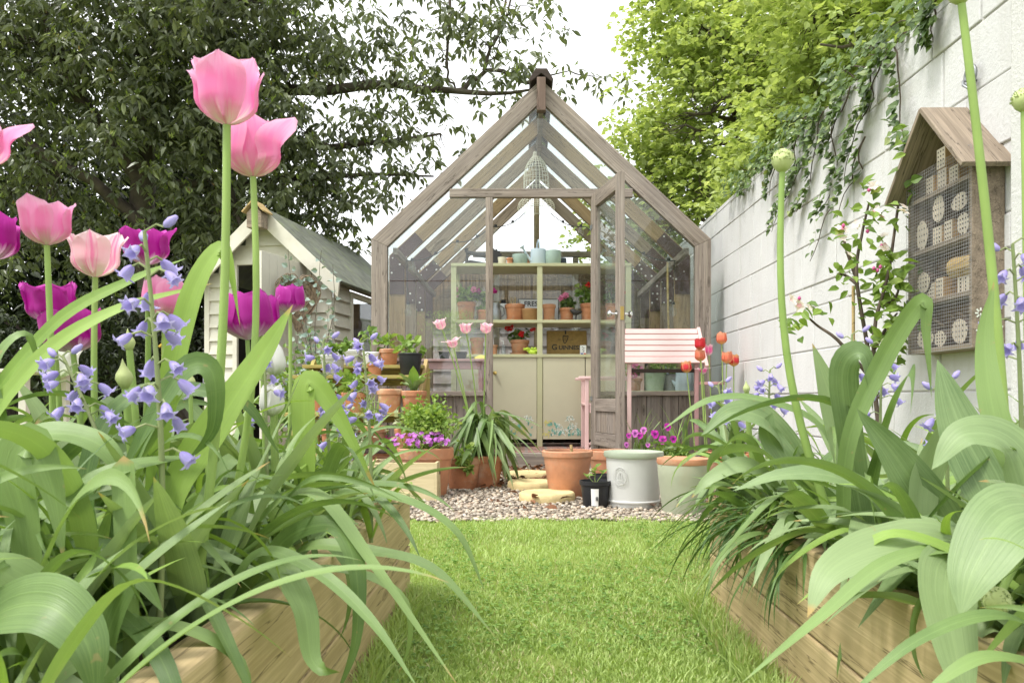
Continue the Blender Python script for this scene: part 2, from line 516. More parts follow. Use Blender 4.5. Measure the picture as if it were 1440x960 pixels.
G_DARK = foliage('evergreen leaf', (.050, .068, .036), (.18, .205, .115), (.28, .33, .13), trans=.32, rough=.33, spec=.5)
G_DEEP = foliage('shade darkened leaf', (.014, .020, .010), (.035, .048, .020), trans=.1, rough=.5, spec=.3)  # leaf colour darkened to paint in the black shade under the tree
G_SPRIG = foliage('young evergreen leaf', (.16, .23, .05), (.26, .33, .08), (.20, .09, .04), trans=.35, rough=.4)
G_LIME = foliage('beech leaf', (.33, .42, .13), (.49, .575, .25), (.58, .64, .34), trans=.5, rough=.5, spec=.2, tint=(1.1, 1.1, .55))
G_IVY = foliage('ivy leaf', (.045, .085, .022), (.13, .20, .05), (.28, .33, .12), trans=.2, rough=.35, spec=.5)
G_MID = foliage('mid green leaf', (.09, .17, .035), (.21, .32, .07), (.32, .40, .12), trans=.3)
G_FRESH = foliage('fresh green leaf', (.16, .27, .05), (.30, .42, .10), (.42, .50, .16), trans=.35)
G_SILVER = foliage('grey blue leaf', (.20, .28, .24), (.32, .40, .36), (.40, .47, .40), trans=.2)
G_VARI = foliage('variegated leaf', (.16, .24, .10), (.42, .46, .28), (.60, .60, .42), trans=.25)
G_APPLE = foliage('apple leaf', (.10, .18, .03), (.22, .33, .06), (.34, .42, .12), trans=.35)
G_GRASS = foliage('lawn blade', (.29, .41, .11), (.45, .565, .205), (.58, .55, .32), trans=.35, rough=.55)
G_CLOVER = foliage('clover leaf', (.11, .22, .04), (.20, .32, .07), trans=.3)
G_DEADLEAF = foliage('dead leaf', (.10, .045, .022), (.22, .10, .05), (.34, .20, .10), trans=.1, rough=.8)
STRAP = foliage('grey green strap leaf', (.055, .118, .030), (.195, .288, .095), trans=.28, rough=.40, spec=.45, attr=False, stripes=.35, tip=(.42, .30, .12))
STRAP_B = foliage('bright strap leaf', (.135, .24, .04), (.25, .37, .085), trans=.3, rough=.45, attr=False, stripes=.3, tip=(.5, .38, .14))
BROAD = foliage('glaucous broad leaf', (.082, .15, .050), (.24, .325, .15), trans=.28, rough=.44, spec=.45, attr=False, stripes=.42, tip=(.45, .30, .10))
NARROW = foliage('dark narrow leaf', (.045, .10, .025), (.10, .18, .045), trans=.2, rough=.4, attr=False, stripes=.2)
F_MAGENTA = foliage('magenta floret', (.42, .012, .20), (.58, .03, .32), (.7, .25, .5), trans=.3)
F_VIOLET = foliage('violet floret', (.34, .08, .42), (.55, .18, .60), (.62, .50, .70), trans=.3)
F_RED = foliage('red floret', (.52, .012, .015), (.68, .03, .03), trans=.3)
F_PINK = foliage('pink floret', (.68, .14, .38), (.80, .32, .52), trans=.3)
F_BLOSSOM = foliage('apple blossom petal', (.80, .72, .72), (.88, .80, .80), (.78, .22, .38), trans=.35)
F_TEAL = basic('teal paint', (.16, .38, .30), .6, .3, 30, 0)
F_WHITE = basic('white paint dab', (.72, .76, .68), .6, .1, 30, 0)
F_YELL = basic('yellow paint dab', (.60, .56, .18), .6, .1, 30, 0)
PT_PINK = petal('pink tulip petal', (.84, .78, .70), (.86, .27, .54), (.90, .52, .71), streak=(.85, .33, .57), trans=.45)
PT_PALE = petal('pink white tulip petal', (.80, .80, .66), (.90, .62, .68), (.90, .74, .76), streak=(.84, .24, .46), trans=.45)
PT_PURP = petal('purple tulip petal', (.75, .62, .70), (.40, .012, .27), (.56, .06, .42), trans=.35)
PT_WHITE = petal('white tulip petal', (.62, .70, .42), (.84, .84, .78), (.88, .87, .84), trans=.35)
PT_RED = petal('red tulip petal', (.60, .30, .10), (.66, .035, .05), (.74, .10, .11), trans=.35)
PT_ORANGE = petal('orange tulip petal', (.80, .60, .22), (.82, .24, .14), (.86, .46, .28), trans=.4)
PT_FLAME = petal('red yellow tulip petal', (.80, .62, .20), (.72, .06, .08), (.84, .62, .28), trans=.4)
PT_LILY = petal('cerise white tulip petal', (.85, .80, .78), (.82, .16, .40), (.86, .70, .74), trans=.4)
BELL = petal('bluebell petal', (.34, .28, .62), (.47, .41, .78), (.60, .55, .87), trans=.35)


def tile_floor_mat():
    m, N, L, out = newmat('quarry tile floor')
    v = coords(N, L, jitter=False)
    b = N('ShaderNodeTexBrick'); b.offset = 0.0
    for k, x in (('Scale', 1.0), ('Mortar Size', .012), ('Brick Width', .15), ('Row Height', .15), ('Bias', 0.0)): b.inputs[k].default_value = x
    b.inputs['Color1'].default_value = (.28, .13, .11, 1); b.inputs['Color2'].default_value = (.36, .19, .16, 1); b.inputs['Mortar'].default_value = (.24, .2, .18, 1)
    L(v, b.inputs['Vector'])
    n = noise(N, L, v, 40, 3)
    c = mixc(N, L, ramp(N, L, n, [(.60, (0, 0, 0)), (.68, (.7,) * 3)]), b.outputs[0], (.66, .60, .55))
    principled(N, L, out, c, .55, 0, .4, n, .1, .003)
    return m


def wall_mat(name, col, stain, rough_b):
    m, N, L, out = newmat(name)
    v = coords(N, L, jitter=False)
    n1 = noise(N, L, v, 2.2, 6, .6)
    c = ramp(N, L, n1, [(.3, sc(col, .92)), (.7, sc(col, 1.04))])
    mp = N('ShaderNodeMapping'); mp.inputs['Scale'].default_value = (9, 9, .7); L(v, mp.inputs['Vector'])
    n2 = noise(N, L, mp.outputs[0], 1.0, 6, .7)                 # rain streaks run down
    c = mixc(N, L, ramp(N, L, n2, [(.52, (0, 0, 0)), (.78, (.45,) * 3)]), c, stain)
    n4 = noise(N, L, v, 14, 6, .75)
    c = mixc(N, L, ramp(N, L, n4, [(.60, (0, 0, 0)), (.72, (.35,) * 3)]), c, sc(stain, .8))
    n3 = noise(N, L, v, 70, 8, .7)
    principled(N, L, out, c, .8, 0, .25, n3, rough_b, .006)
    return m


WALL = wall_mat('white painted blockwork', (.63, .63, .625), (.42, .40, .35), .6)
RENDER = wall_mat('rough white render', (.63, .625, .61), (.44, .42, .37), 1.0)


def ground_mat():
    m, N, L, out = newmat('lawn turf')
    v = coords(N, L, jitter=False)
    n1 = noise(N, L, v, 3.0, 6, .65); n2 = noise(N, L, v, 55, 6, .7)
    c = ramp(N, L, mathn(N, L, 'MULTIPLY_ADD', n1, .6, mathn(N, L, 'MULTIPLY', n2, .45)), [(.3, (.15, .16, .05)), (.55, (.22, .29, .065)), (.8, (.31, .39, .10))])
    principled(N, L, out, c, .9, 0, .2, n2, .8, .02)
    return m


def gravel_mat():
    m, N, L, out = newmat('gravel bed')
    v = coords(N, L, jitter=False)
    vo = N('ShaderNodeTexVoronoi'); vo.inputs['Scale'].default_value = 75; L(v, vo.inputs['Vector'])
    hs = N('ShaderNodeSeparateColor'); L(vo.outputs['Color'], hs.inputs[0])
    c = ramp(N, L, hs.outputs[0], [(0, (.16, .12, .09)), (.5, (.32, .26, .20)), (1, (.50, .45, .38))])
    principled(N, L, out, c, .85, 0, .3, vo.outputs['Distance'], .8, .01)
    return m


# ================================================================== GROUND
def sheet(name, pts, z, mat):
    n = len(pts)
    o = link(name, MB().add([(x, y, z) for x, y in pts], [tuple(range(n))]).mesh(name, mat)); tag(o, kind='structure'); return o


sheet('lawn', [(-60, -40), (60, -40), (60, 90), (-60, 90)], 0.0, ground_mat())
edge = [(x, 3.24 + .035 * math.sin(x * 9) + .03 * math.sin(x * 23 + 1)) for x in np.linspace(-3.4, 1.42, 60)]
sheet('gravel_bed', edge + [(1.42, 9.5), (-3.4, 9.5)], 0.004, gravel_mat())

# pebbles
ico_v = []
g = (1 + 5 ** .5) / 2
for a, b in ((1, g), (-1, g), (1, -g), (-1, -g)): ico_v += [(a, b, 0), (0, a, b), (b, 0, a)]
ico_v = np.array(ico_v) / math.sqrt(1 + g * g)
dm = np.linalg.norm(ico_v[:, None] - ico_v[None], axis=2)
ed = dm.min(axis=1, where=dm > 1e-6, initial=9)[0] * 1.01
ico_f = np.array([(i, j, k) for i in range(12) for j in range(i + 1, 12) for k in range(j + 1, 12) if dm[i, j] < ed and dm[j, k] < ed and dm[i, k] < ed])
for q, (i, j, k) in enumerate(ico_f):
    if np.dot(np.cross(ico_v[j] - ico_v[i], ico_v[k] - ico_v[i]), ico_v[i]) < 0: ico_f[q] = (i, k, j)


def pebbles():
    m, N, L, out = newmat('pebble')
    a = N('ShaderNodeAttribute'); a.attribute_name = 'rnd'
    c = ramp(N, L, a.outputs['Fac'], [(0, (.11, .095, .08)), (.25, (.27, .225, .17)), (.5, (.40, .36, .30)), (.75, (.52, .44, .33)), (.93, (.40, .30, .22)), (1, (.66, .63, .57))])
    principled(N, L, out, c, .7, 0, .35)
    n = 8500
    x = RNG.uniform(-.75, 1.3, n); y = 3.2 + 2.4 * RNG.random(n) ** 1.25
    keep = y > 3.22 + .035 * np.sin(x * 9) + .03 * np.sin(x * 23 + 1) - .02 * RNG.random(n)
    x, y = x[keep], y[keep]; n = len(x)
    s = RNG.uniform(.005, .0125, (n, 1)) * RNG.uniform(.7, 1.3, (n, 3)); s[:, 2] *= .65
    th = RNG.uniform(0, 6.28, n); ct, st = np.cos(th), np.sin(th)
    v = ico_v[None] * s[:, None] * RNG.uniform(.85, 1.15, (n, 12, 1))
    vx = v[..., 0] * ct[:, None] - v[..., 1] * st[:, None]; vy = v[..., 0] * st[:, None] + v[..., 1] * ct[:, None]
    z = RNG.uniform(.006, .013, n)
    v = np.stack([vx + x[:, None], vy + y[:, None], v[..., 2] + z[:, None]], -1).reshape(-1, 3)
    f = (np.arange(n)[:, None, None] * 12 + ico_f[None]).reshape(-1, 3)
    o = link('gravel', mesh_np('gravel', v, f, m, rnd=np.repeat(RNG.random(n), 12), smooth=True))
    tag(o, 'loose mixed brown and cream gravel in front of the greenhouse', 'gravel', kind='stuff')


pebbles()


def lawn_blades():
    def field(n, x0, x1, y0, y1, pw=1.0):
        return RNG.uniform(x0, x1, n), y0 + (y1 - y0) * RNG.random(n) ** pw
    xs, ys = [], []
    for a in ((52000, -.30, .46, .95, 2.1, .9), (52000, -.95, 1.25, 1.95, 3.27, .95)):
        x, y = field(*a); xs.append(x); ys.append(y)
    x = np.concatenate(xs); y = np.concatenate(ys)
    # long unmown fringe against the boards
    for n, xa, xb in ((1800, -.287, -.25), (2600, .37, .433)):
        x = np.concatenate([x, RNG.uniform(xa, xb, n)]); y = np.concatenate([y, RNG.uniform(.95, 1.95, n)])
    n0 = len(x); long0 = np.arange(n0) >= n0 - 4400
    thin = np.sin(x * 11 + 3 * np.sin(y * 6)) * np.sin(y * 9 + 2 * np.sin(x * 8)) + .5 * np.sin(x * 31 + y * 17)
    keep = long0 | (RNG.random(n0) > np.clip(thin - .35, 0, .8))
    x, y, long_ = x[keep], y[keep], long0[keep]; n = len(x); nl = int(long_.sum())
    patch = .5 + .5 * np.sin(x * 7.1 + 2 * np.sin(y * 3.3)) * np.sin(y * 5.7 + 1.5 * np.sin(x * 4.2))
    h = RNG.uniform(.008, .021, n) * (.6 + .7 * patch); h[long_] = RNG.uniform(.025, .065, nl)
    w = RNG.uniform(.0012, .0024, n); th = RNG.uniform(0, 6.28, n); ln = RNG.uniform(.1, .9, n) * h
    la = RNG.uniform(0, 6.28, n)
    b = np.stack([x, y, np.zeros(n)], 1); s = np.stack([np.cos(th), np.sin(th), np.zeros(n)], 1) * w[:, None]
    lean = np.stack([np.cos(la) * ln, np.sin(la) * ln, h], 1)
    midp = b + lean * np.array([.38, .38, .6])
    v = np.stack([b - s, b + s, midp - s * .8, midp + s * .8, b + lean], 1)
    f = np.arange(n)[:, None, None] * 5 + np.array([[0, 1, 3], [0, 3, 2], [2, 3, 4]])[None]
    r = np.clip(.5 * patch + .5 * RNG.random(n), 0, .9); r = np.where(RNG.random(n) < .04 + .12 * (patch < .25), .99, r)
    o = link('grass', mesh_np('grass', v.reshape(-1, 3), f.reshape(-1, 3), G_GRASS, rnd=np.repeat(r, 5), smooth=False))
    tag(o, 'short bright green grass of the lawn between the beds', 'grass', kind='stuff')
    # clover and daisies leaves low in the turf
    k = 6000; x = RNG.uniform(-.28, .9, k); y = RNG.uniform(1.0, 3.1, k)
    q = (np.sin(x * 5 + 1) * np.sin(y * 4) > -.1); x, y = x[q], y[q]; k = len(x)
    a = RNG.uniform(0, 6.28, k)
    o = link('clover', cloud_mesh('clover', np.stack([x, y, RNG.uniform(.008, .02, k)], 1), np.stack([np.cos(a), np.sin(a), RNG.uniform(.1, .5, k)], 1), np.tile([0, 0, 1.], (k, 1)), RNG.uniform(.007, .017, k), RNG.uniform(.006, .013, k), G_CLOVER))
    tag(o, 'low clover leaves scattered through the lawn', 'clover', kind='stuff')


lawn_blades()

k = 520
x = np.concatenate([RNG.uniform(-.5, .30, 400), RNG.uniform(-.2, 1.1, 120)]); y = np.concatenate([RNG.uniform(4.3, 5.55, 400), RNG.uniform(3.4, 5.5, 120)])
a = RNG.uniform(0, 6.28, k)
tag(link('leaf_litter', cloud_mesh('leaf_litter', np.stack([x, y, RNG.uniform(.012, .035, k)], 1), np.stack([np.cos(a), np.sin(a), RNG.uniform(-.1, .5, k)], 1), rand_unit(k) * .6 + [0, 0, 1], RNG.uniform(.03, .07, k), RNG.uniform(.018, .035, k), G_DEADLEAF)),
    'brown fallen leaves lying on the gravel by the greenhouse step', 'leaf litter', kind='stuff')


# stepping stones of sawn log look
def step_stone(px, py, wpx, label):
    d = EYE * F / (py - HY); c = at(px, py, d); r = wpx / F * d / 2
    m = STONE
    th = np.linspace(0, 2 * math.pi, 60, endpoint=False)
    def ring(k, z, wob): return [(k * r * (1 + wob * math.sin(14 * t + px) + .008 * math.sin(3 * t + px)) * math.cos(t), k * r * (1 + wob * math.sin(14 * t + px) + .008 * math.sin(3 * t + px)) * math.sin(t), z) for t in th]
    v = ring(1, .002, .007) + ring(1.015, .02, .007) + ring(.995, .036, .006) + ring(.955, .042, .004) + ring(.5, .041, 0) + ring(.47, .039, 0) + [(0, 0, .0405)]
    n = 60; f = []
    for i in range(5):
        for j in range(n): f.append((i * n + j, i * n + (j + 1) % n, (i + 1) * n + (j + 1) % n, (i + 1) * n + j))
    for j in range(n): f.append((5 * n + j, 5 * n + (j + 1) % n, 6 * n))
    o = MB().add(v, f).build('stepping_stone', m, None, Matrix.Translation((c.x, c.y, .006)), smooth=40)
    tag(o, label, 'stepping stone', 'round yellow stepping stones on the gravel')


STONE = basic('yellow cast stone', (.60, .48, .24), .85, .13, 12, .5, 60, dirt=(.40, .32, .18), dirt_amt=.4)
step_stone(769, 705, 78, 'round yellow stepping stone beside the terracotta pot, the one nearest the lawn')
step_stone(747, 688, 66, 'round yellow stepping stone between the other two on the gravel')
step_stone(742, 674, 64, 'round yellow stepping stone closest to the greenhouse step')


# ================================================================== RAISED BEDS
def raised_bed(label, xin, xout, y0, y1, h):
    sgn = 1 if xin > xout else -1
    t = thing('raised_bed', label, 'raised bed', ((xin + xout) / 2, (y0 + y1) / 2, 0))
    hh = h / 2
    for k in range(2):
        z = hh * (k + .5)
        dz = .003 * (k + 1)
        board('long_board', (xin - sgn * .024, y0, z), (xin - sgn * .024, y1, z), .045, hh - .004, (1, 0, 0), BED_WOOD, t, .004)
        board('long_board', (xout + sgn * .024, y0, z), (xout + sgn * .024, y1, z), .045, hh - .004, (1, 0, 0), BED_WOOD, t, .004)
        for y in (y0 + .024, y1 - .024):
            board('end_board', (xin - sgn * .05, y, z), (xout + sgn * .05, y, z), .045, hh - .004, (0, 1, 0), BED_WOOD, t, .004)
    xs = np.linspace(min(xin, xout) + .05, max(xin, xout) - .05, 40); ys = np.linspace(y0 + .05, y1 - .05, 40)
    v = [(x, y, h - .035 + .012 * math.sin(x * 31 + y * 17) + U(-.006, .006)) for y in ys for x in xs]
    f = [(j * 40 + i, j * 40 + i + 1, j * 40 + i + 41, j * 40 + i + 40) for j in range(39) for i in range(39)]
    link('soil', MB().add(v, f).mesh('soil', SOIL), t, ID)
    return t


raised_bed('raised timber bed crowded with pink and purple tulips', -.29, -1.75, .25, 2.0, .268)
raised_bed('raised timber bed of broad glaucous leaves beside the white wall', .436, 1.38, .25, 1.9, .268)


# ================================================================== WALL AND PIER
def wx(y): return 1.5 - .016 * y


def block_wall():
    t = thing('garden_wall', 'tall white painted block wall receding beside the greenhouse', 'wall', (1.6, 6, 0))
    rot = Matrix.Rotation(math.atan(.016), 4, 'Z')
    base = Matrix.Translation((1.5, 0, 0)) @ rot          # local Y runs along the wall, face at x=0
    mb = MB(); z = -.12; row = 0; H = 1.86
    while z < H - .02:
        h = min(.215 if row != 5 else .11, H - z)
        y = 2.3 - U(0, .4)
        while y < 14:
            l = .44 if U(0, 1) < .85 else .30
            o = U(-.003, .003)
            mb.box((.06 + o, y + l / 2, z + h / 2), (.12, l - .009, h - .006))
            y += l
        z += h; row += 1
    o = mb.build('blockwork', WALL, t, base, bevel=.004)
    MB().box((.0685, 7.6, .86), (.125, 12.8, 1.985)).build('mortar_core', basic('painted mortar', (.52, .51, .49), .9, .12, 8, .3, 60), t, base)
    cp = MB()
    y = 2.3
    while y < 14:
        cp.box((.075, y + .3, H + .012), (.155, .594, .03)); y += .6
    cp.build('coping', WALL, t, base, bevel=.004)


block_wall()
p = thing('wall_pier', 'rough rendered white pier standing nearest at the end of the block wall', 'pier', (1.65, 1.9, 0))
MB().box((1.68, 1.60, 1.2), (.56, 1.42, 2.6)).build('shaft', RENDER, p, ID, bevel=.012)


# ================================================================== SKY, SUN, CAMERA
w = bpy.data.worlds.new('World'); bpy.context.scene.world = w; w.use_nodes = True
nt = w.node_tree; nt.nodes.clear()
wo = nt.nodes.new('ShaderNodeOutputWorld'); bg = nt.nodes.new('ShaderNodeBackground'); sky = nt.nodes.new('ShaderNodeTexSky')
SUN_EL, SUN_AZ = R(62), R(235)      # azimuth clockwise from +Y: behind the camera, a little to the left
sky.sky_type = 'NISHITA'; sky.sun_disc = False; sky.sun_elevation = SUN_EL; sky.sun_rotation = SUN_AZ
sky.air_density = 1.0; sky.dust_density = 4.0; sky.ozone_density = 1.0
hs = nt.nodes.new('ShaderNodeHueSaturation'); hs.inputs['Saturation'].default_value = .16
mx = nt.nodes.new('ShaderNodeMix'); mx.data_type = 'RGBA'; mx.inputs[0].default_value = .55
mx.inputs[7].default_value = (9.5, 9.6, 9.8, 1)          # even cloud layer under the blue
nt.links.new(sky.outputs[0], hs.inputs['Color']); nt.links.new(hs.outputs[0], mx.inputs[6])
nt.links.new(mx.outputs[2], bg.inputs[0]); bg.inputs[1].default_value = .12
nt.links.new(bg.outputs[0], wo.inputs[0])
sl = bpy.data.lights.new('sun', 'SUN'); so = bpy.data.objects.new('sun', sl); C.objects.link(so)
sl.energy = 1.5; sl.angle = R(11); sl.color = (1, .96, .90)
sd = Vector((math.sin(SUN_AZ) * math.cos(SUN_EL), math.cos(SUN_AZ) * math.cos(SUN_EL), math.sin(SUN_EL)))
so.rotation_euler = sd.to_track_quat('Z', 'Y').to_euler(); so.location = sd * 20

cd = bpy.data.cameras.new('camera'); co = bpy.data.objects.new('camera', cd); C.objects.link(co)
co.location = (0, 0, EYE); co.rotation_euler = (R(90), 0, 0)
cd.lens = 28; cd.sensor_width = 36; cd.shift_x = -(HX - 720) / 1440; cd.shift_y = (HY - 480) / 1440
cd.clip_start = .05; cd.clip_end = 400
cd.dof.use_dof = True; cd.dof.focus_distance = 4.6; cd.dof.aperture_fstop = 25
S = bpy.context.scene; S.camera = co
S.view_settings.view_transform = 'Standard'; S.view_settings.look = 'None'; S.view_settings.gamma = 1
S.view_settings.exposure = 1.17
S.render.engine = 'CYCLES'
cy = S.cycles
cy.max_bounces = 8; cy.diffuse_bounces = 3; cy.glossy_bounces = 3; cy.transmission_bounces = 4; cy.transparent_max_bounces = 24
cy.use_denoising = True; cy.caustics_reflective = False; cy.caustics_refractive = False

# ================================================================== GREENHOUSE
GX, GH, GD, GL = .105, 1.195, 5.6, 2.5
EZ, AZ = 1.62, 2.74
SL = Vector((GH, 0, AZ - EZ)).normalized()


def gusset_mat():
    m, N, L, out = newmat('brown nail plate')
    tc = N('ShaderNodeTexCoord'); vo = N('ShaderNodeTexVoronoi'); vo.inputs['Scale'].default_value = 19; vo.inputs['Randomness'].default_value = .55
    L(tc.outputs['Object'], vo.inputs['Vector'])
    n = noise(N, L, tc.outputs['Object'], 8)
    c = mixc(N, L, ramp(N, L, vo.outputs['Distance'], [(.15, (1, 1, 1)), (.2, (0, 0, 0))]), ramp(N, L, n, [(.3, (.045, .022, .022)), (.7, (.085, .045, .042))]), (.62, .60, .58))
    principled(N, L, out, c, .6)
    return m


GUSSET = gusset_mat()
RAFTER = [wood('rafter timber A', (.17, .125, .085), (.36, .28, .20), grain=24, blotch=(.30, .26, .22)),
          wood('rafter timber B', (.20, .13, .065), (.42, .29, .15), grain=24, blotch=(.34, .26, .17))]
gh = thing('greenhouse', 'weathered timber and glass greenhouse with its door standing open', 'greenhouse', (GX, GD, 0))


def gx(x): return GX + x


def inner_z(x, off, w):
    """height of the line parallel to the roof slope, off + w below its outer face, at local |x|"""
    c = SL.x
    return EZ + (GH - abs(x)) * (SL.z / SL.x) - (off + w) / c


def frame(y0, th, pw, rw, off, first, mat):
    for s in (-1, 1):
        h = GH - off
        zo = EZ + off * SL.z / SL.x - off / SL.x
        xi = h - pw; zi = inner_z(xi, off, rw)
        post = [(gx(s * h), .0), (gx(s * h), zo), (gx(s * xi), zi), (gx(s * xi), .0)]
        poly_board('corner_post' if first else 'side_post', post, y0, y0 + th, (0, 1), mat, gh)
        raf = [(gx(s * h), zo + .0005), (gx(0.001 * s), inner_z(0, off, 0)), (gx(0.001 * s), inner_z(0, off, rw)), (gx(s * xi), zi + .0005)]
        r = poly_board('rafter', raf, y0, y0 + th, (-s * SL.x, SL.z), mat, gh)
        if not first:
            g_ = .27
            a = [(gx(s * (h - .006)), zo - .30), (gx(s * (h - .006)), zo - .004), (gx(s * (h - .006 - g_ * SL.x)), zo - .004 + g_ * SL.z),
                 (gx(s * (h - .006 - g_ * SL.x - (rw - .01) * SL.z)), zo - .004 + g_ * SL.z - (rw - .01) * SL.x), (gx(s * (xi + .004)), zi - .004), (gx(s * (xi + .004)), zo - .30)]
            MB().prism(a, y0 - .006, y0 - .002).build('nail_plate', GUSSET, r, ID)


frame(GD, .06, .112, .115, 0.0, True, GREY_WOOD)
for i in range(1, 5):
    frame(GD + i * (GL - .05) / 4, .042, .125, .102, .02, False, RAFTER[i % 2])

# ridge, cap and front finial
MB().box((GX, GD + GL / 2, 2.60), (.035, GL - .1, .13)).build('ridge_beam', GREY_WOOD, gh, ID, bevel=.003)
cap = MB()
cap.prism([(GX - .075, 2.705), (GX, 2.765), (GX + .075, 2.705), (GX + .085, 2.725), (GX + .04, 2.80), (GX - .04, 2.80), (GX - .085, 2.725)], GD - .05, GD + GL + .04)
cap.build('ridge_cap', DARK_WOOD, gh, ID, bevel=.004)
board('finial', (GX, GD - .034, 2.50), (GX, GD - .034, 2.735), .06, .062, (0, 1, 0), wood('brown finial', (.10, .065, .05), (.22, .16, .13)), gh, .006)

# front: tie beam, door posts, dwarf walls, sill and step
hz = (AZ - .16 - 1.975) / (AZ - EZ) * GH
for nm, z0, z1, y, th, m in (('tie_beam', 1.915, 1.975, GD + .028, .05, GREY_WOOD), ('tie_beam', 1.93, 1.985, GD + GL - .03, .04, RAFTER[0])):
    board(nm, (gx(-hz), y, (z0 + z1) / 2), (gx(hz), y, (z0 + z1) / 2), th, z1 - z0, (0, 1, 0), m, gh)
for x in (-.26, .482):
    board('door_post', (x, GD + .026, .122), (x, GD + .026, 1.913), .05, .05, (0, 1, 0), GREY_WOOD, gh)
board('back_post', (GX, GD + GL - .03, .0), (GX, GD + GL - .03, 2.52), .04, .055, (0, 1, 0), RAFTER[1], gh)
for x in (-.30, .50):
    board('back_post', (x, GD + GL - .03, .0), (x, GD + GL - .03, 1.925), .04, .055, (0, 1, 0), RAFTER[0], gh)
for s, xa, xb in ((-1, gx(-GH + .114), -.287), (1, .509, gx(GH - .114))):
    board('window_sill', (xa, GD + .012, .535), (xb, GD + .012, .535), .085, .03, (0, 1, 0), GREY_WOOD, gh)
    n = 6; L = (xb - xa) / n
    for k in range(n):
        board('wall_plank', (xa + L * (k + .5), GD + .03, .0), (xa + L * (k + .5), GD + .03, .518), .03, L - .003, (0, 1, 0), GREY_WOOD, gh)
MB().box((GX, GD + .035, .058), (2 * GH - .24, .05, .116)).build('step_board', GREY_WOOD, gh, ID, bevel=.004)
MB().box((GX, GD + GL / 2 + .03, .06), (2 * GH - .30, GL - .07, .12)).build('floor', tile_floor_mat(), gh, ID)

# sides: dwarf wall, eave plate, glass
for s in (-1, 1):
    xo = gx(s * (GH - .03))
    for k in range(4):
        z = .065 + k * .125
        board('side_plank', (xo + s * .022, GD + .065, z), (xo + s * .022, GD + GL - .01, z), .022, .122, (1, 0, 0), BROWN_WOOD, gh)
    board('eave_plate', (gx(s * (GH - .16)), GD + .062, 1.545), (gx(s * (GH - .16)), GD + GL - .06, 1.545), .035, .05, (1, 0, 0), GREY_WOOD, gh)
    for i in range(4):
        ya = GD + (.065 if i == 0 else i * (GL - .05) / 4 + .002); yb = GD + (i + 1) * (GL - .05) / 4 - .002
        MB().box((gx(s * (GH - .012)), (ya + yb) / 2, 1.06), (.004, yb - ya, 1.08)).build('side_pane', GLASS, gh, ID)
        a = Vector((gx(s * (GH - .02)), ya, EZ - .012)); b = Vector((gx(s * .02), ya, AZ - .031)); nn = Vector((s * SL.z, 0, SL.x)) * .004
        vs = [a, b, b + nn, a + nn] + [q + Vector((0, yb - ya, 0)) for q in (a, b, b + nn, a + nn)]
        MB().add(vs, [(0, 1, 2, 3), (7, 6, 5, 4), (0, 4, 5, 1), (1, 5, 6, 2), (2, 6, 7, 3), (3, 7, 4, 0)]).build('roof_pane', GLASS, gh, ID)


def front_pane(poly, y, nm='front_pane'):
    MB().prism(poly, y, y + .004).build(nm, GLASS, gh, ID)


xi = GH - .112
for y in (GD + .018,):
    for xa, xb in ((gx(-xi), -.286), (.508, gx(xi))):
        front_pane([(xa, .552), (xb, .552), (xb, 1.325), (xa, 1.325)], y)
        top = lambda x: min(1.914, inner_z(x - GX, 0, .115))
        xs = np.linspace(xa, xb, 14)
        front_pane([(xa, 1.331)] + [(xb, 1.331)] + [(x, top(x)) for x in xs[::-1]], y)
    zt = 1.976; hx = (AZ - .16 - zt) / (AZ - EZ) * GH
    front_pane([(gx(-hx), zt), (gx(0), zt), (gx(0), AZ - .16)], y, 'gable_pane'); front_pane([(gx(.001), zt), (gx(hx), zt), (gx(.001), AZ - .16)], y, 'gable_pane')
yb = GD + GL - .06
front_pane([(gx(-1.03), .1), (gx(1.03), .1), (gx(1.03), 1.5), (gx(0), 2.5), (gx(-1.03), 1.5)], yb, 'back_pane')

# door, hinged on the right post and swung out
hp = Vector((.478, GD - .012, 0)); fe = Vector((.602, 5.0, 0))
dd = (fe - hp); DW = dd.length; dd.normalize(); dn = Vector((dd.y, -dd.x, 0))
dM = Matrix((dd, -dn, Vector((0, 0, 1)))).transposed().to_4x4(); dM.translation = hp       # local X along the door, Z up


def dboard(nm, x0, z0, x1, z1, wdt, th=.042, par=None, mat=None):
    a = dM @ Vector((x0, 0, z0)); b = dM @ Vector((x1, 0, z1))
    return board(nm, a, b, th, wdt, dn, mat or GREY_WOOD, par or gh)


door = dboard('door', .04, .178, .04, 1.925, .08)
W[door.name] = W[door.name]
for a in (('stile', DW - .04, .178, DW - .04, 1.925, .08), ('top_rail', .081, 1.875, DW - .081, 1.875, .098), ('mid_rail', .081, .455, DW - .081, .455, .085), ('bottom_rail', .081, .222, DW - .081, .222, .088)):
    dboard(a[0], *a[1:], par=door, th=.038)
n = 6; L = (DW - .164) / n
for k in range(n):
    dboard('door_plank', .082 + L * (k + .5), .268, .082 + L * (k + .5), .411, L - .003, th=.016, par=door)
for x in (.086, DW - .086):
    dboard('bead', x, .5, x, 1.824, .012, th=.03, par=door)
MB().box((DW / 2, 0, 1.161), (DW - .166, .004, 1.325)).build('door_pane', GLASS, door, dM)
kz = 1.035
for s in (-1, 1):
    kn = MB(); prof = [(.024, 0), (.024, .004), (.008, .006), (.008, .03), (.016, .036), (.023, .046), (.022, .056), (.012, .062), (0.001, .063)]
    m = dM @ Matrix.Translation((DW - .045, s * .0215, kz)) @ Matrix.Rotation(-s * math.pi / 2, 4, 'X')
    kn.lathe(prof, 24); kn.build('door_knob', SILVER, door, m, smooth=40)
MB().box((DW + .001, 0, kz), (.003, .024, .085)).build('lock_plate', BRASS, door, dM, bevel=.001)
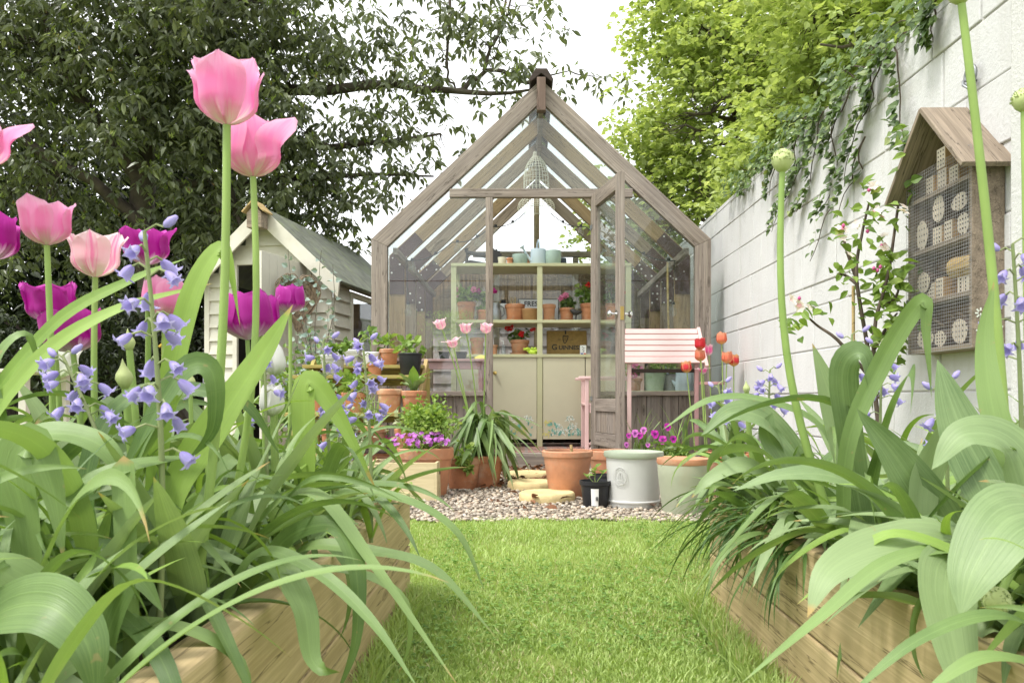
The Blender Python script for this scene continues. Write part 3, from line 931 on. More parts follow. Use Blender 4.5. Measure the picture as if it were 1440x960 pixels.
for z in (.5, 1.7):
    MB().box((.0, -.0235, z), (.05, .004, .03)).build('hinge', ZINC, door, dM)

# ------------------------------------------------------------------ things in the greenhouse
# pendant lampshade of white wicker
c = at(754, 255, 6.7)
lp = thing('pendant_lampshade', 'white wicker bell lampshade hanging under the greenhouse ridge', 'lampshade', (c.x, c.y, c.z))
prof = [(.022, .245), (.03, .21), (.045, .19), (.075, .15), (.095, .10), (.105, .03), (.108, -.06), (.105, -.135), (.125, -.16), (.150, -.19), (.158, -.225), (.150, -.25)]
wires = MB()
for k in range(22):
    th = 2 * math.pi * k / 22
    wires.tube([(r * math.cos(th + .02 * i), r * math.sin(th + .02 * i), z) for i, (r, z) in enumerate(prof)], .0016, 5)
for i in range(len(prof) - 1):
    for q in (0, .5):
        r = prof[i][0] * (1 - q) + prof[i + 1][0] * q; z = prof[i][1] * (1 - q) + prof[i + 1][1] * q
        wires.tube([(r * math.cos(t), r * math.sin(t), z) for t in np.linspace(0, 2 * math.pi, 28, endpoint=False)], .0017, 5, closed=True)
wires.build('shade', WICKER_WHITE, lp, W[lp.name])
MB().tube([(0, 0, .24), (0, 0, 2.6 - c.z)], .004, 6).build('cord', BLACK_PLASTIC, lp, W[lp.name])

# string lights
sl_ = thing('string_lights', 'clear bulb string lights draped along the greenhouse rafters', 'string lights', (GX, 6.5, 1.5))
mbc = MB(); bulbs = []
for s in (-1, 1):
    path = []
    for i in range(25):
        t = i / 24
        path.append(Vector((gx(s * (.98 - .86 * t)), 5.80 + 1.6 * t, 1.50 + .72 * t - .09 * abs(math.sin(t * math.pi * 3)) * .5)))
    mbc.tube(path, .004, 5); bulbs += path[1::4]
    drop = [Vector((gx(s * .97), 5.78, 1.50)), Vector((gx(s * .965), 5.77, 1.30)), Vector((gx(s * .96), 5.77, 1.18))]
    mbc.tube(drop, .003, 5); bulbs.append(drop[-1])
mbc.build('cable', RUBBER, sl_, ID)
BULB = glass('bulb glass', (.93, .93, .9), 1.6)
for b in bulbs:
    MB().lathe([(.012, 0), (.014, -.02), (.026, -.045), (.028, -.06), (.018, -.082), (.001, -.086)], 14).build('bulb', BULB, sl_, Matrix.Translation(b), smooth=60)
    MB().lathe([(.012, .018), (.013, 0)], 10).build('bulb_holder', RUBBER, sl_, Matrix.Translation(b))

# shelving unit ------------------------------------------------------
sx0, sx1, sy0, sy1 = -.59, .825, 6.26, 6.66
su = thing('shelving_unit', 'olive cream painted shelving cupboard inside the greenhouse', 'shelving unit', ((sx0 + sx1) / 2, 6.46, .12))
for x in (sx0 + .02, .107, sx1 - .02):
    MB().box((x, sy0 + .018, .84), (.042, .036, 1.44)).build('upright', OLIVE_EDGE, su, ID, bevel=.002)
for x in (sx0 + .02, .107, sx1 - .02):
    MB().box((x, sy1 - .018, .835), (.036, .036, 1.43)).build('back_upright', OLIVE_EDGE, su, ID, bevel=.002)
for z in (1.55, 1.105, .835):
    MB().box(((sx0 + sx1) / 2, (sy0 + sy1) / 2 + .0, z), (sx1 - sx0 + .004, sy1 - sy0 + .01, .024)).build('shelf', OLIVE_EDGE, su, ID, bevel=.002)
DOORMAT = None
for xa, xb in ((sx0 + .044, -.272), (-.266, .083), (.131, .462), (.468, sx1 - .044)):
    MB().box(((xa + xb) / 2, sy0 + .014, .50), (xb - xa, .018, .642)).build('cupboard_door', OLIVE, su, ID, bevel=.002)
    for k in range(1, 4):
        MB().box((xa + (xb - xa) * k / 4, sy0 + .0045, .50), (.0025, .002, .63)).build('groove', basic('groove shadow line', (.36, .32, .20), .7, .05), su, ID) if False else None
MB().box(((sx0 + sx1) / 2, sy1 - .004, .48), (sx1 - sx0 - .08, .006, .70)).build('back_panel', DARK, su, ID)
for x in (-.276,):
    MB().lathe([(.008, 0), (.008, .015), (.016, .02), (.014, .028), (.001, .03)], 16).build('door_knob', BRASS, su, Matrix.Translation((x + .03, sy0 + .005, .70)) @ Matrix.Rotation(R(90), 4, 'X'), smooth=40)


def decal(nm, x0, x1, z0, z1, n, size, mat, upright=False):
    P = np.stack([RNG.uniform(x0, x1, n), np.full(n, sy0 + .0035) - RNG.uniform(0, .0008, n), z0 + (z1 - z0) * RNG.random(n)], 1)
    a = RNG.uniform(-.7, .7, n) if upright else RNG.uniform(0, 6.28, n)
    D = np.stack([np.sin(a), np.zeros(n), np.cos(a)], 1)
    v, f, r = leaf_cloud(P, D, np.tile([0, -1., 0], (n, 1)), size * RNG.uniform(.6, 1.3, n), size * .45 * RNG.uniform(.6, 1.3, n), RNG.random(n), fold=0, droop=0)
    link(nm, mesh_np(nm, v, f, mat, rnd=r, smooth=False), su, ID)


for (a, b) in ((-.25, .075), (.14, .45)):
    decal('painted_leaves', a + .02, b - .02, .20, .29, 24, .042, F_TEAL, True)
for cx_, cz in ((-.16, .30), (-.08, .335), (.02, .34), (.255, .28), (.30, .235), (.345, .34), (.37, .285), (.39, .245), (.235, .235)):
    decal('painted_petals', cx_ - .03, cx_ + .03, cz - .022, cz + .022, 26, .016, F_WHITE)
    decal('painted_leaves', cx_ - .025, cx_ + .025, cz - .02, cz + .02, 9, .014, F_TEAL)
for cx_, cz in ((.17, .30), (-.03, .245), (.16, .22), (-.10, .23)):
    decal('painted_petals', cx_ - .025, cx_ + .025, cz - .025, cz + .025, 14, .022, F_YELL)

# fence behind: weatherboard below, reed above
bf = thing('back_fence', 'faded pink weatherboard and reed screen fence behind the greenhouse', 'fence', (.1, 8.4, 0))
for k in range(10):
    z = .0 + k * .132
    MB().box((.1, 8.43, z + .066), (3.0, .018, .145), Matrix.Rotation(R(-7), 3, 'X')).build('weatherboard', PINK_CLAD, bf, ID)
rd = MB(); x = -1.38
while x < 1.45:
    h = 1.87 + U(-.05, .06); lean = U(-.012, .012)
    rd.tube([(x, 8.40 + U(-.008, .008), 1.24), (x + lean, 8.40 + U(-.008, .008), h)], U(.0035, .006), 5); x += U(.006, .011)
rd.build('reed_screen', wood('dry reed', (.16, .10, .05), (.40, .29, .17), grain=8, knots=False), bf, ID)
MB().box((.03, 8.45, 1.53), (2.8, .008, .62)).build('reed_backing', BROWN_WOOD, bf, ID)
# dark fence panels flanking the greenhouse on the left

# ================================================================== POTS
def pot_profile(rt, rb, h, rim, lip, wall=.012):
    """clay pot: straight taper, collar rim; ends inside at soil level"""
    rr = rt - lip
    return [(rb * .0 + .001, 0), (rb, 0), (rb + .003, .004), (rr - .002, h - rim - .002), (rr + lip * .8, h - rim), (rt, h - rim + .005), (rt + .001, h - .005), (rt - .004, h), (rt - wall, h - .001), (rt - wall - .002, h * .80), (.001, h * .80)]


def pot(name, label, cat, loc, rt, rb, h, mat, rim=.04, lip=.006, rz=0, group=None, soil=True, saucer=None, prof=None, rim_mat=None, soil_z=.86):
    t = thing(name, label, cat, loc, rz, group)
    w = W[t.name]; z0 = 0
    if saucer:
        MB().lathe([(.001, 0), (rb * 1.25, 0), (rb * 1.4, .018), (rb * 1.33, .018), (rb * 1.2, .006), (.001, .006)], 28).build('saucer', mat, t, w, smooth=35); z0 = .007
    pr = prof or pot_profile(rt, rb, h, rim, lip)
    MB().lathe([(r, z + z0) for r, z in pr], 40).build('pot_body', mat, t, w, smooth=35)
    if rim_mat:
        MB().lathe([(rt - .014, h - .022), (rt + .002, h - .022), (rt + .006, h - .012), (rt + .004, h + .003), (rt - .006, h + .004), (rt - .016, h - .006)], 40).build('rim', rim_mat, t, w, smooth=60)
    if soil:
        r = (rb + (rt - rb) * soil_z) * .93; n = 14
        vs = [(0, 0, h * soil_z + z0 + .006)] + [(r * q * math.cos(2 * math.pi * k / 20), r * q * math.sin(2 * math.pi * k / 20), h * soil_z + z0 + U(-.006, .008)) for q in (.4, .75, 1.0) for k in range(20)]
        fs = [(0, 1 + k, 1 + (k + 1) % 20) for k in range(20)] + [(1 + a * 20 + k, 1 + (a + 1) * 20 + k, 1 + (a + 1) * 20 + (k + 1) % 20, 1 + a * 20 + (k + 1) % 20) for a in range(2) for k in range(20)]
        link('soil', MB().add(vs, fs).mesh('soil', SOIL, 60), t, w)
    return t


def part(t, nm, me):
    return link(nm, me, t, W[t.name])


def ground(px, py, r=0.0):
    """point on the ground seen at (px, py), pushed back by r"""
    d = EYE * F / (py - HY)
    p = at(px, py, d); return Vector((p.x * (d + r) / d, d + r, .004))


def stems_mesh(nm, base, tips, r0, r1, mat, n=5, amp=.03):
    m = MB()
    for b, t in zip(base, tips): m.tube(wiggle(b, t, n, amp), [r0 + (r1 - r0) * i / n for i in range(n + 1)], 5)
    return m.mesh(nm, mat, 60)


def florets(nm, pts, size, mat, k=5, up=.5):
    """small open flowers: k petals each"""
    P, D, Nn = [], [], []
    for p in pts:
        nrm = Vector((U(-.5, .5), U(-1, -.2), U(.1, 1))).normalized()
        a = nrm.orthogonal().normalized(); b = nrm.cross(a); o = U(0, 6)
        for i in range(k):
            th = o + 2 * math.pi * i / k
            d = a * math.cos(th) + b * math.sin(th) + nrm * .25
            P.append(p); D.append(d); Nn.append(nrm)
    return cloud_mesh(nm, P, D, Nn, size * RNG.uniform(.8, 1.15, len(P)), size * .8, mat, fold=.12, shape=.5, droop=.05)


def pts_in(c, r, n, top=False):
    u = rand_unit(n) * (RNG.random((n, 1)) ** .4) * np.array(r)
    if top: u[:, 2] = np.abs(u[:, 2])
    return [Vector(c) + Vector(q) for q in u]


# --- the row at the front of the gravel --------------------------------------------------
p = ground(798, 703, .105)
t = pot('terracotta_pot', 'big terracotta pot with a dry stub standing in bare soil beside the black nursery pot', 'plant pot', p, .128, .088, .235, TERRA2, .03, .006, soil_z=.82)
MB().tube([(.02, .0, .18), (.022, 0, .22), (.018, .0, .262)], [.009, .008, .007], 8).build('dry_stub', PALE_WOOD, t, W[t.name], smooth=50)
p = ground(858, 685, .1)
pot('terracotta_pot', 'wide terracotta pot half hidden behind the pale grey pot and black pots', 'plant pot', p, .125, .09, .20, TERRA2, .05, .006, soil_z=.7)
p = ground(837, 716, .05)


def black_pot(label, loc, rt, rb, h, sprout):
    pr = [(.001, 0), (rb, 0), (rb + .002, .004), (rt - .004, h - .022), (rt - .001, h - .02), (rt + .002, h - .018), (rt + .003, h), (rt - .003, h), (rt - .006, h * .8), (.001, h * .8)]
    return pot('nursery_pot', label, 'plant pot', loc, rt, rb, h, BLACK_PLASTIC, prof=pr)


t = black_pot('small black nursery pot with a white price label and a leafy sprout', p, .070, .053, .122, True)
lab = []
for j in range(2):
    for i in range(7):
        th = R(-112 + i * 5.2); z = .012 + j * .078; r = .0545 + (z / .122) * .0135 + .0012
        lab.append((r * math.cos(th), r * math.sin(th), z))
link('price_label', MB().add(lab, [(i, i + 1, i + 8, i + 7) for i in range(6)]).mesh('price_label', WHITE), t, W[t.name])
bars = MB()
for i in range(9):
    th = R(-92 + i * 1.1); z = .045; r = .0625
    bars.box((r * math.cos(th) * 1.0, r * math.sin(th) * 1.0 - .0008, z), (.0006 if i % 3 else .0011, .0006, .018))
bars.build('bar_code', INK, t, W[t.name])
part(t, 'stem', stems_mesh('stem', [(0, 0, .1)] * 3, [(.0, 0, .17), (.03, -.01, .15), (-.035, .0, .145)], .0025, .0015, STEM))
P = [(.0, 0, .17), (.01, 0, .165), (-.012, 0, .165), (.03, 0, .15), (.04, 0, .15), (-.035, 0, .145), (-.04, 0, .14), (0, -.01, .18), (.005, .0, .15), (-.03, 0, .13)]
D = [(U(-1, 1), U(-1, .3), U(.0, .8)) for _ in P]
part(t, 'leaf_cluster', cloud_mesh('leaf_cluster', P, D, np.tile([0, -.6, 1.], (len(P), 1)), .036, .019, G_FRESH))
p = ground(850, 706, .055)
black_pot('plain black nursery pot squeezed behind the labelled black pot', p, .068, .052, .125, False)

# pale grey-green pot with an emblem
p = ground(891, 718, .118)
h, rt, rb = .25, .132, .116
pr = [(.001, 0), (rb - .004, 0), (rb, .006), (rb + .001, .022), (rb + .006, .026), (rb + .007, .032), (rb + .002, .037), (rt - .006, h - .03), (rt - .004, h - .008), (rt - .012, h - .004), (rt - .018, h * .8), (.001, h * .8)]
t = pot('glazed_pot', 'pale grey green ribbed pot with a raised round crest', 'plant pot', p, rt, rb, h, POT_GREY, prof=pr, rim_mat=POT_RIM, soil_z=.84)
em = MB(); cm = Matrix.Translation((-.0745, -.1025, .148)) @ Matrix.Rotation(R(-36), 4, 'Z') @ Matrix.Rotation(R(88), 4, 'X')
for r_, q in ((.034, .0014), (.026, .0009)):
    em.tube([cm @ Vector((r_ * math.cos(a), r_ * 1.15 * math.sin(a), 0)) for a in np.linspace(0, 2 * math.pi, 30, endpoint=False)], q, 6, closed=True)
for a in np.linspace(0, 2 * math.pi, 16, endpoint=False):
    em.tube([cm @ Vector((.0285 * math.cos(a), .0325 * math.sin(a), 0)), cm @ Vector((.0315 * math.cos(a), .036 * math.sin(a), 0))], .0011, 5)
for q in (-.009, 0, .009):
    em.tube([cm @ Vector((q, -.016, 0)), cm @ Vector((q * 1.3, 0, .001)), cm @ Vector((q * .4, .018, 0))], .0017, 5)
em.tube([cm @ Vector((-.014, -.017, 0)), cm @ Vector((.014, -.017, 0))], .0016, 5)
em.build('raised_crest', POT_GREY, t, W[t.name], smooth=60)
part(t, 'sprout', cloud_mesh('sprout', [(.02, -.02, .215)] * 9 + [(-.03, .0, .213)] * 5, [(U(-1, 1), U(-1, 1), U(.2, 1)) for _ in range(14)], np.tile([0, -.5, 1.], (14, 1)), .028, .016, G_FRESH))

# sage pot with bare clay rim
p = ground(961, 728, .10)
pr = [(.001, 0), (.082, 0), (.088, .006), (.100, .09), (.108, .16), (.111, .21), (.108, .218), (.100, .218), (.098, .17), (.001, .17)]
t = pot('sage_pot', 'sage green clay pot with a bare terracotta rim and embossed flower', 'plant pot', p, .109, .083, .236, POT_SAGE, prof=pr, rim_mat=TERRA2, soil_z=.8)
fl = MB()
for a in range(6):
    th = a * math.pi / 3; x, z = .012 * math.cos(th), .012 * math.sin(th)
    fl.tube([(-.035, -.0895, .075), (-.035 + x, -.091, .075 + z)], [.003, .0045], 6)
fl.build('embossed_flower', POT_SAGE, t, W[t.name], smooth=60)
part(t, 'sprout', cloud_mesh('sprout', pts_in((.01, 0, .20), (.012, .012, .02), 16), [(U(-1, 1), U(-1, 1), U(.3, 1.4)) for _ in range(16)], np.tile([0, -.5, 1.], (16, 1)), .032, .014, G_FRESH))

# zinc trough of pansies, with a wire bail and wooden grip
c = at(935, 560, 5.06); c.z = .004
t = thing('zinc_trough', 'oval galvanised tub of magenta pansies with a wooden grip handle', 'planter', c)
w = W[t.name]
MB().lathe([(.001, 0), (.19, 0), (.215, .12), (.222, .123), (.222, .13), (.212, .13), (.205, .10), (.001, .10)], 40, sx=1, sy=.55).build('tub_body', ZINC, t, w, smooth=35)
MB().tube([(-.215, -.02, .115), (-.19, -.10, .12), (-.08, -.135, .125), (.08, -.135, .125), (.19, -.10, .12), (.215, -.02, .115)], .003, 6).build('bail', WIRE, t, w)
MB().tube([(-.05, -.137, .132), (0, -.139, .134), (.05, -.137, .132)], .009, 10).build('grip', PALE_WOOD, t, w, smooth=50)
part(t, 'foliage', bush_mesh('foliage', (0, 0, .145), (.20, .11, .06), 520, .030, G_FRESH, clumps=26))


def pansy(nm, c, s, nrm, mat):
    """five broad overlapping petals with a dark blotch"""
    nrm = Vector(nrm).normalized(); x = Vector((0, 0, 1)).cross(nrm).normalized(); y = nrm.cross(x)
    V, Fc, Uv = [], [], []
    for a, k, zz in ((60, 1.0, -.002), (120, 1.0, -.0015), (175, .85, 0), (5, .85, .0005), (270, 1.05, .001)):
        d = x * math.cos(R(a)) + y * math.sin(R(a)); e = nrm.cross(d); b = len(V)
        V.append(Vector(c) + nrm * (zz + .001)); Uv.append((.5, 0))
        n = 9
        for i in range(n):
            q = (i / (n - 1) - .5) * 2
            rr = s * k * (1 - .28 * q * q + .03 * math.sin(9 * q + a)); th = q * R(52)
            V.append(Vector(c) + (d * math.cos(th) + e * math.sin(th)) * rr + nrm * (zz + .05 * s * math.sin(5 * q + a))); Uv.append(((q + 1) / 2, .46))
        Fc += [(b, b + 1 + i, b + 2 + i) for i in range(n - 1)]
    me = mesh_np(nm, [tuple(v) for v in V], Fc, mat, uv=Uv, smooth=False); return me


PANSY = petal('pansy petal', (.05, .004, .06), (.42, .015, .30), (.60, .12, .48), trans=.2)
PANSY_L = petal('pale pansy petal', (.10, .01, .12), (.58, .16, .50), (.72, .42, .66), trans=.2)
for (px, py, s, m_) in ((893, 609, .026, PANSY_L), (905, 605, .025, PANSY_L), (921, 610, .030, PANSY), (932, 618, .030, PANSY), (939, 600, .026, PANSY), (947, 617, .026, PANSY), (884, 612, .020, PANSY), (881, 625, .018, PANSY_L), (911, 625, .018, PANSY_L), (900, 612, .024, PANSY)):
    q = at(px, py, c.y - .07 + U(-.02, .02))
    link('pansy_flower', pansy('pansy_flower', q, s, (U(-.3, .2), -1, U(.1, .6)), m_), t, ID)

# terracotta pots behind, on the right
for k, (px, py, r_, lb) in enumerate(((1014, 672, .10, 'terracotta pot of red and orange tulips behind the zinc tub'), (1034, 676, .095, 'terracotta pot of bulb leaves nearest the right hand bed'))):
    p = ground(px, py, .1)
    t = pot('terracotta_pot', lb, 'plant pot', p, r_ * 1.25, r_ * .9, .16, TERRA, .035, .006, soil_z=.9)
    w = W[t.name]
    for i in range(17):
        me = strap_mesh('leaf', U(.22, .40), U(.022, .04), U(.1, .5), U(.3, 1.5), random.choice((BROAD, STRAP)), drift=U(-.5, .5))
        link('leaf', me, t, w @ Matrix.Translation((U(-.05, .05), U(-.05, .05), .13)) @ Matrix.Rotation(U(0, 6.28), 4, 'Z'))


# ================================================================== TULIPS, BLUEBELLS, ALLIUMS
def petal_mesh(nm, H, Rr, wid, flare, mat, off=0.0, ruff=0.0, pinch=.78, nu=9, nv=13):
    V, Uv = [], []; ph = U(0, 6)
    for j in range(nv):
        v = j / (nv - 1)
        r = Rr * (math.sin(min(v / .42, 1) * math.pi / 2) ** .8 * (1 if v < .42 else 1 - (1 - pinch) * ((v - .42) / .58) ** 1.5)) + Rr * flare * max(0, v - .5) ** 2 * 4 + off + .0015
        z = H * (v ** 1.12) - H * .10 * max(0, flare) * v ** 4
        wv = wid * ((.30 + .70 * math.sin(min(1, v / .6) * math.pi / 2) ** .9) if v < .6 else max(.03, (1 - ((v - .6) / .402) ** 3.2) ** .5))
        for i in range(nu):
            u = i / (nu - 1) * 2 - 1
            th = u * wv / max(r, Rr * .42); th = max(-1.45, min(1.45, th))
            rr = r + ruff * Rr * math.sin(u * 6 + v * 9 + ph) * v * abs(u) + .05 * Rr * u * u * v
            zz = z - (H * .05) * u * u * v + ruff * H * .25 * math.sin(u * 8 + ph) * v ** 2
            V.append((rr * math.cos(th), rr * math.sin(th), zz)); Uv.append(((u + 1) / 2, v))
    Fc = [(j * nu + i, j * nu + i + 1, (j + 1) * nu + i + 1, (j + 1) * nu + i) for j in range(nv - 1) for i in range(nu - 1)]
    return mesh_np(nm, V, Fc, mat, uv=Uv)


def axis_matrix(p, ax, roll=0.0):
    z = Vector(ax).normalized(); x = Vector((1, 0, 0)) if abs(z.x) < .95 else Vector((0, 1, 0))
    x = (x - z * x.dot(z)).normalized(); y = z.cross(x)
    return Matrix.Translation(p) @ Matrix((x, y, z)).transposed().to_4x4() @ Matrix.Rotation(roll, 4, 'Z')


def curve_pts(p0, p1, bow, n=12):
    p0, p1 = Vector(p0), Vector(p1); bow = Vector(bow)
    return [p0.lerp(p1, i / n) + bow * math.sin(math.pi * i / n) for i in range(n + 1)]


def tulip(label, head, base, Hh, Rr, mat, flare=0.0, bow=(0, 0, 0), wid=.8, ruff=0.0, pinch=.78, roll=None, leaves=3, tilt=(0, 0, 0), sr=.0042, odd=None, group=None):
    t = thing('tulip', label, 'tulip', base, 0, group)
    pts = curve_pts(base, head, bow)
    MB().tube(pts, [sr * 1.15 - sr * .25 * i / 12 for i in range(13)], 8).build('stem', STEM, t, ID, smooth=60)
    ax = (pts[-1] - pts[-2]).normalized() + Vector(tilt)
    roll = U(0, 6.28) if roll is None else roll
    m = axis_matrix(pts[-1], ax, roll)
    for k in range(6):
        outer = k % 2 == 0
        fl = flare * U(.75, 1.2) + (odd[1] if odd and odd[0] == k else 0)
        me = petal_mesh('petal', Hh * U(.95, 1.05) * (1 if outer else .97), Rr * (1 if outer else .92), Rr * wid * (1 if outer else 1.05), fl, mat, .001 if outer else 0, ruff, pinch)
        link('petal', me, t, m @ Matrix.Rotation(k * math.pi / 3, 4, 'Z'))
    MB().lathe([(.001, 0), (.004, .004), (.0045, Hh * .35), (.006, Hh * .42), (.001, Hh * .44)], 8).build('pistil', STEM, t, m)
    for k in range(leaves):
        me = random.choice(BANK['tulip'])
        link('leaf', me, t, Matrix.Translation(Vector(base) + Vector((U(-.01, .01), U(-.01, .01), -.01))) @ Matrix.Rotation(U(0, 6.28), 4, 'Z') @ Matrix.Scale(U(.85, 1.1), 4))
    return t


BANK = {
    'allium': [strap_mesh('leaf', U(.28, .55), U(.011, .030), U(.05, .85), U(.6, 2.3), STRAP, p=U(1.2, 2.4), twist=U(-1.6, 1.6), fold=U(.15, .5), drift=U(-1.2, 1.2), kink=(U(.35, .75), U(.5, 1.7)) if U(0, 1) < .5 else None, n=26, wave=U(0, .05)) for _ in range(34)],
    'bright': [strap_mesh('leaf', U(.28, .48), U(.010, .026), U(.05, .5), U(.5, 2.0), STRAP_B, p=U(1.2, 2.4), twist=U(-1.4, 1.4), fold=U(.2, .6), drift=U(-1, 1), kink=(U(.4, .75), U(.4, 1.4)) if U(0, 1) < .3 else None, n=22) for _ in range(16)],
    'tulip': [strap_mesh('leaf', U(.20, .36), U(.026, .058), U(.15, 1.0), U(.3, 1.5), BROAD, p=U(1.2, 2), twist=U(-1.2, 1.2), fold=U(.25, .6), drift=U(-.7, .7), tipw=.75, wave=U(0, .09), n=22, m=6) for _ in range(26)],
    'bent': [strap_mesh('leaf', U(.26, .40), U(.034, .062), U(.1, .5), U(.5, 1.2), BROAD, p=U(1.2, 2), twist=U(-.6, .6), fold=U(.15, .4), drift=U(-.4, .4), kink=(U(.35, .6), U(.8, 1.5)), tipw=.75, n=24, m=6) for _ in range(18)],
    'narrow': [strap_mesh('leaf', U(.32, .52), U(.008, .013), U(.15, .8), U(2.0, 2.7), NARROW, p=U(.6, .95), twist=U(-.6, .6), fold=.5, drift=U(-.4, .4), n=18, m=2) for _ in range(8)],
    'grass': [strap_mesh('leaf', U(.15, .28), U(.003, .006), U(.02, .4), U(.2, 1.2), STRAP_B, p=1.6, fold=.4, drift=U(-.4, .4), n=10, m=2) for _ in range(6)],
}


def bell_mesh(nm, L=.020, r=.0055):
    V, Uv, Fc = [], [], []; n, m = 18, 9
    for j in range(m + 1):
        v = j / m
        for i in range(n):
            a = 2 * math.pi * i / n
            lob = .5 + .5 * math.cos(6 * a)
            z = L * v * (1 if v < .6 else 1 - .0 * lob)
            rad = r * (.35 + .65 * min(1, v / .3) ** .7)
            if v > .55:
                e = (v - .55) / .45
                rad += r * 1.15 * e ** 1.6 * (.25 + .75 * lob); z -= L * .32 * e ** 2.2 * (1.25 - 1.0 * (1 - lob))
                z -= L * .30 * e * (1 - lob)
                rad -= r * .35 * e * (1 - lob)
            V.append((rad * math.cos(a), rad * math.sin(a), z)); Uv.append((i / n, v))
    for j in range(m):
        for i in range(n): Fc.append((j * n + i, j * n + (i + 1) % n, (j + 1) * n + (i + 1) % n, (j + 1) * n + i))
    return mesh_np(nm, V, Fc, BELL, uv=Uv)


BELLS = [bell_mesh('bell', U(.022, .026), U(.0050, .0058)) for _ in range(4)]
BUDM = MB().lathe([(.001, 0), (.0035, .003), (.0042, .009), (.002, .015), (.0005, .016)], 10).mesh('bell_bud', BELL, 60)


def bluebell(label, top, base, n=9, frac=.35, bow=(0, 0, 0), s=1.0, group=None, nod=.0, leaves=2):
    t = thing('bluebell', label, 'bluebell', base, 0, group)
    pts = curve_pts(base, top, bow, 16)
    MB().tube(pts, [.0036 * s - .0018 * s * i / 16 for i in range(17)], 7).build('stalk', STALK, t, ID, smooth=60)
    L = len(pts) - 1
    for k in range(n):
        f = 1 - frac * (k / max(1, n - 1)) * U(.9, 1.1); f = max(.3, min(1, f))
        i = min(L - 1, int(f * L)); p = pts[i].lerp(pts[i + 1], f * L - i)
        a = k * 2.4 + U(-.4, .4)
        out = Vector((math.cos(a), math.sin(a), .15 + .5 * f - .4)).normalized()
        q = p + out * .018 * s * (1.25 - .5 * (1 - k / n)) * U(.8, 1.3)
        MB().tube([p, p.lerp(q, .6) + Vector((0, 0, .004 * s)), q], [.0011 * s, .001 * s, .0012 * s], 5).build('pedicel', STALK, t, ID)
        if k < 2:
            link('bell_bud', BUDM, t, axis_matrix(q, out + Vector((0, 0, .6))) @ Matrix.Scale(s, 4))
        else:
            link('bell', random.choice(BELLS), t, axis_matrix(q, out + Vector((0, 0, U(-1.5, -.25))), U(0, 6)) @ Matrix.Scale(s * U(.82, 1.02), 4))
    for k in range(leaves):
        link('leaf', random.choice(BANK['bright']), t, Matrix.Translation(Vector(base)) @ Matrix.Rotation(U(0, 6.28), 4, 'Z') @ Matrix.Scale(U(.6, .8), 4))
    return t


STALK = foliage('bluebell stalk', (.20, .26, .10), (.26, .30, .14), trans=.05, attr=False)
BUDSKIN = basic('allium bud sheath', (.44, .50, .22), .5, .12, 40, .2, 120, spec=.3)


def allium(label, head, base, r, sr=.006, bow=(0, 0, 0), pointed=False, leaves=0, group=None, mat=None):
    t = thing('allium', label, 'allium', base, 0, group)
    pts = curve_pts(base, head, bow, 16)
    MB().tube(pts, [sr * 1.35 - sr * .5 * i / 16 for i in range(17)], 10).build('stem', mat or STEM, t, ID, smooth=60)
    if pointed: pr = [(sr * .7, -.002), (r * .75, r * .5), (r, r * 1.1), (r * .85, r * 1.7), (r * .4, r * 2.4), (r * .12, r * 3.1), (.0004, r * 3.4)]
    else: pr = [(sr * .7, -.002), (r * .7, r * .25), (r, r * .8), (r * .98, r * 1.25), (r * .8, r * 1.7), (r * .4, r * 1.98), (.0005, r * 2.02)]
    m = axis_matrix(pts[-1], pts[-1] - pts[-2])
    MB().lathe(pr, 18).build('bud', BUDSKIN, t, m, smooth=80)
    if not pointed:
        n = 130; d = rand_unit(n); d[:, 2] = np.abs(d[:, 2]) * 1.1 - .15
        v, f, rr = leaf_cloud(d * r * np.array([.95, .95, .95]) + [0, 0, r * 1.0], d, rand_unit(n), r * .25, r * .16, RNG.random(n), fold=.3)
        link('floret_buds', mesh_np('floret_buds', v, f, G_VARI, rnd=rr, smooth=False), t, m)
    for k in range(leaves):
        link('leaf', random.choice(BANK['allium']), t, Matrix.Translation(Vector(base)) @ Matrix.Rotation(U(0, 6.28), 4, 'Z'))
    return t


# tulips growing in the pots near the greenhouse ---------------------------------------
pc = ground(681, 688, .085)
t = pot('terracotta_pot', 'terracotta pot of drooping tulip leaves by the greenhouse step', 'plant pot', pc, .11, .078, .18, TERRA, .035, .006, soil_z=.9)
w = W[t.name]
for i in range(88):
    k = 'tulip' if i % 3 else 'bright'
    me = strap_mesh('leaf', U(.30, .50), U(.024, .046) if i % 3 else U(.008, .014), U(.05, .7), U(.2, .7), STRAP if i % 2 else BROAD, p=1.2, twist=U(-.7, .7), fold=U(.2, .5), drift=U(-.5, .5), kink=(U(.15, .42), U(1.5, 2.2)), n=22)
    link('leaf', me, t, w @ Matrix.Translation((U(-.05, .05), U(-.05, .05), .17 + U(.02, .17))) @ Matrix.Rotation(U(0, 6.28), 4, 'Z'))
for i in range(10):
    me = strap_mesh('leaf', U(.22, .34), U(.028, .045), U(.02, .25), U(.1, .6), BROAD, twist=U(-.5, .5), n=14)
    link('leaf', me, t, w @ Matrix.Translation((U(-.06, .04), U(-.04, .05), .17)) @ Matrix.Rotation(U(0, 6.28), 4, 'Z'))
for (px, py, lb, fl) in ((622, 463, 'pink lily shaped tulip over the droopy pot, the one farthest from the door post', .9), (656, 469, 'pink lily shaped tulip over the droopy pot, standing between two of equal height', .8), (683, 469, 'pink lily shaped tulip right in front of the grey door post', .8), (638, 489, 'wide open pink tulip, lowest of the four above the droopy pot', 1.5)):
    hd = at(px, py, 4.35)
    tulip(lb, hd, (pc.x + U(-.05, .03), pc.y + U(-.03, .03), .17), .062, .026, PT_PALE, flare=fl, bow=(U(-.02, .02), 0, 0), wid=.8, ruff=.05, leaves=0, sr=.0035, pinch=.6, group='pink tulips over the pot by the step')
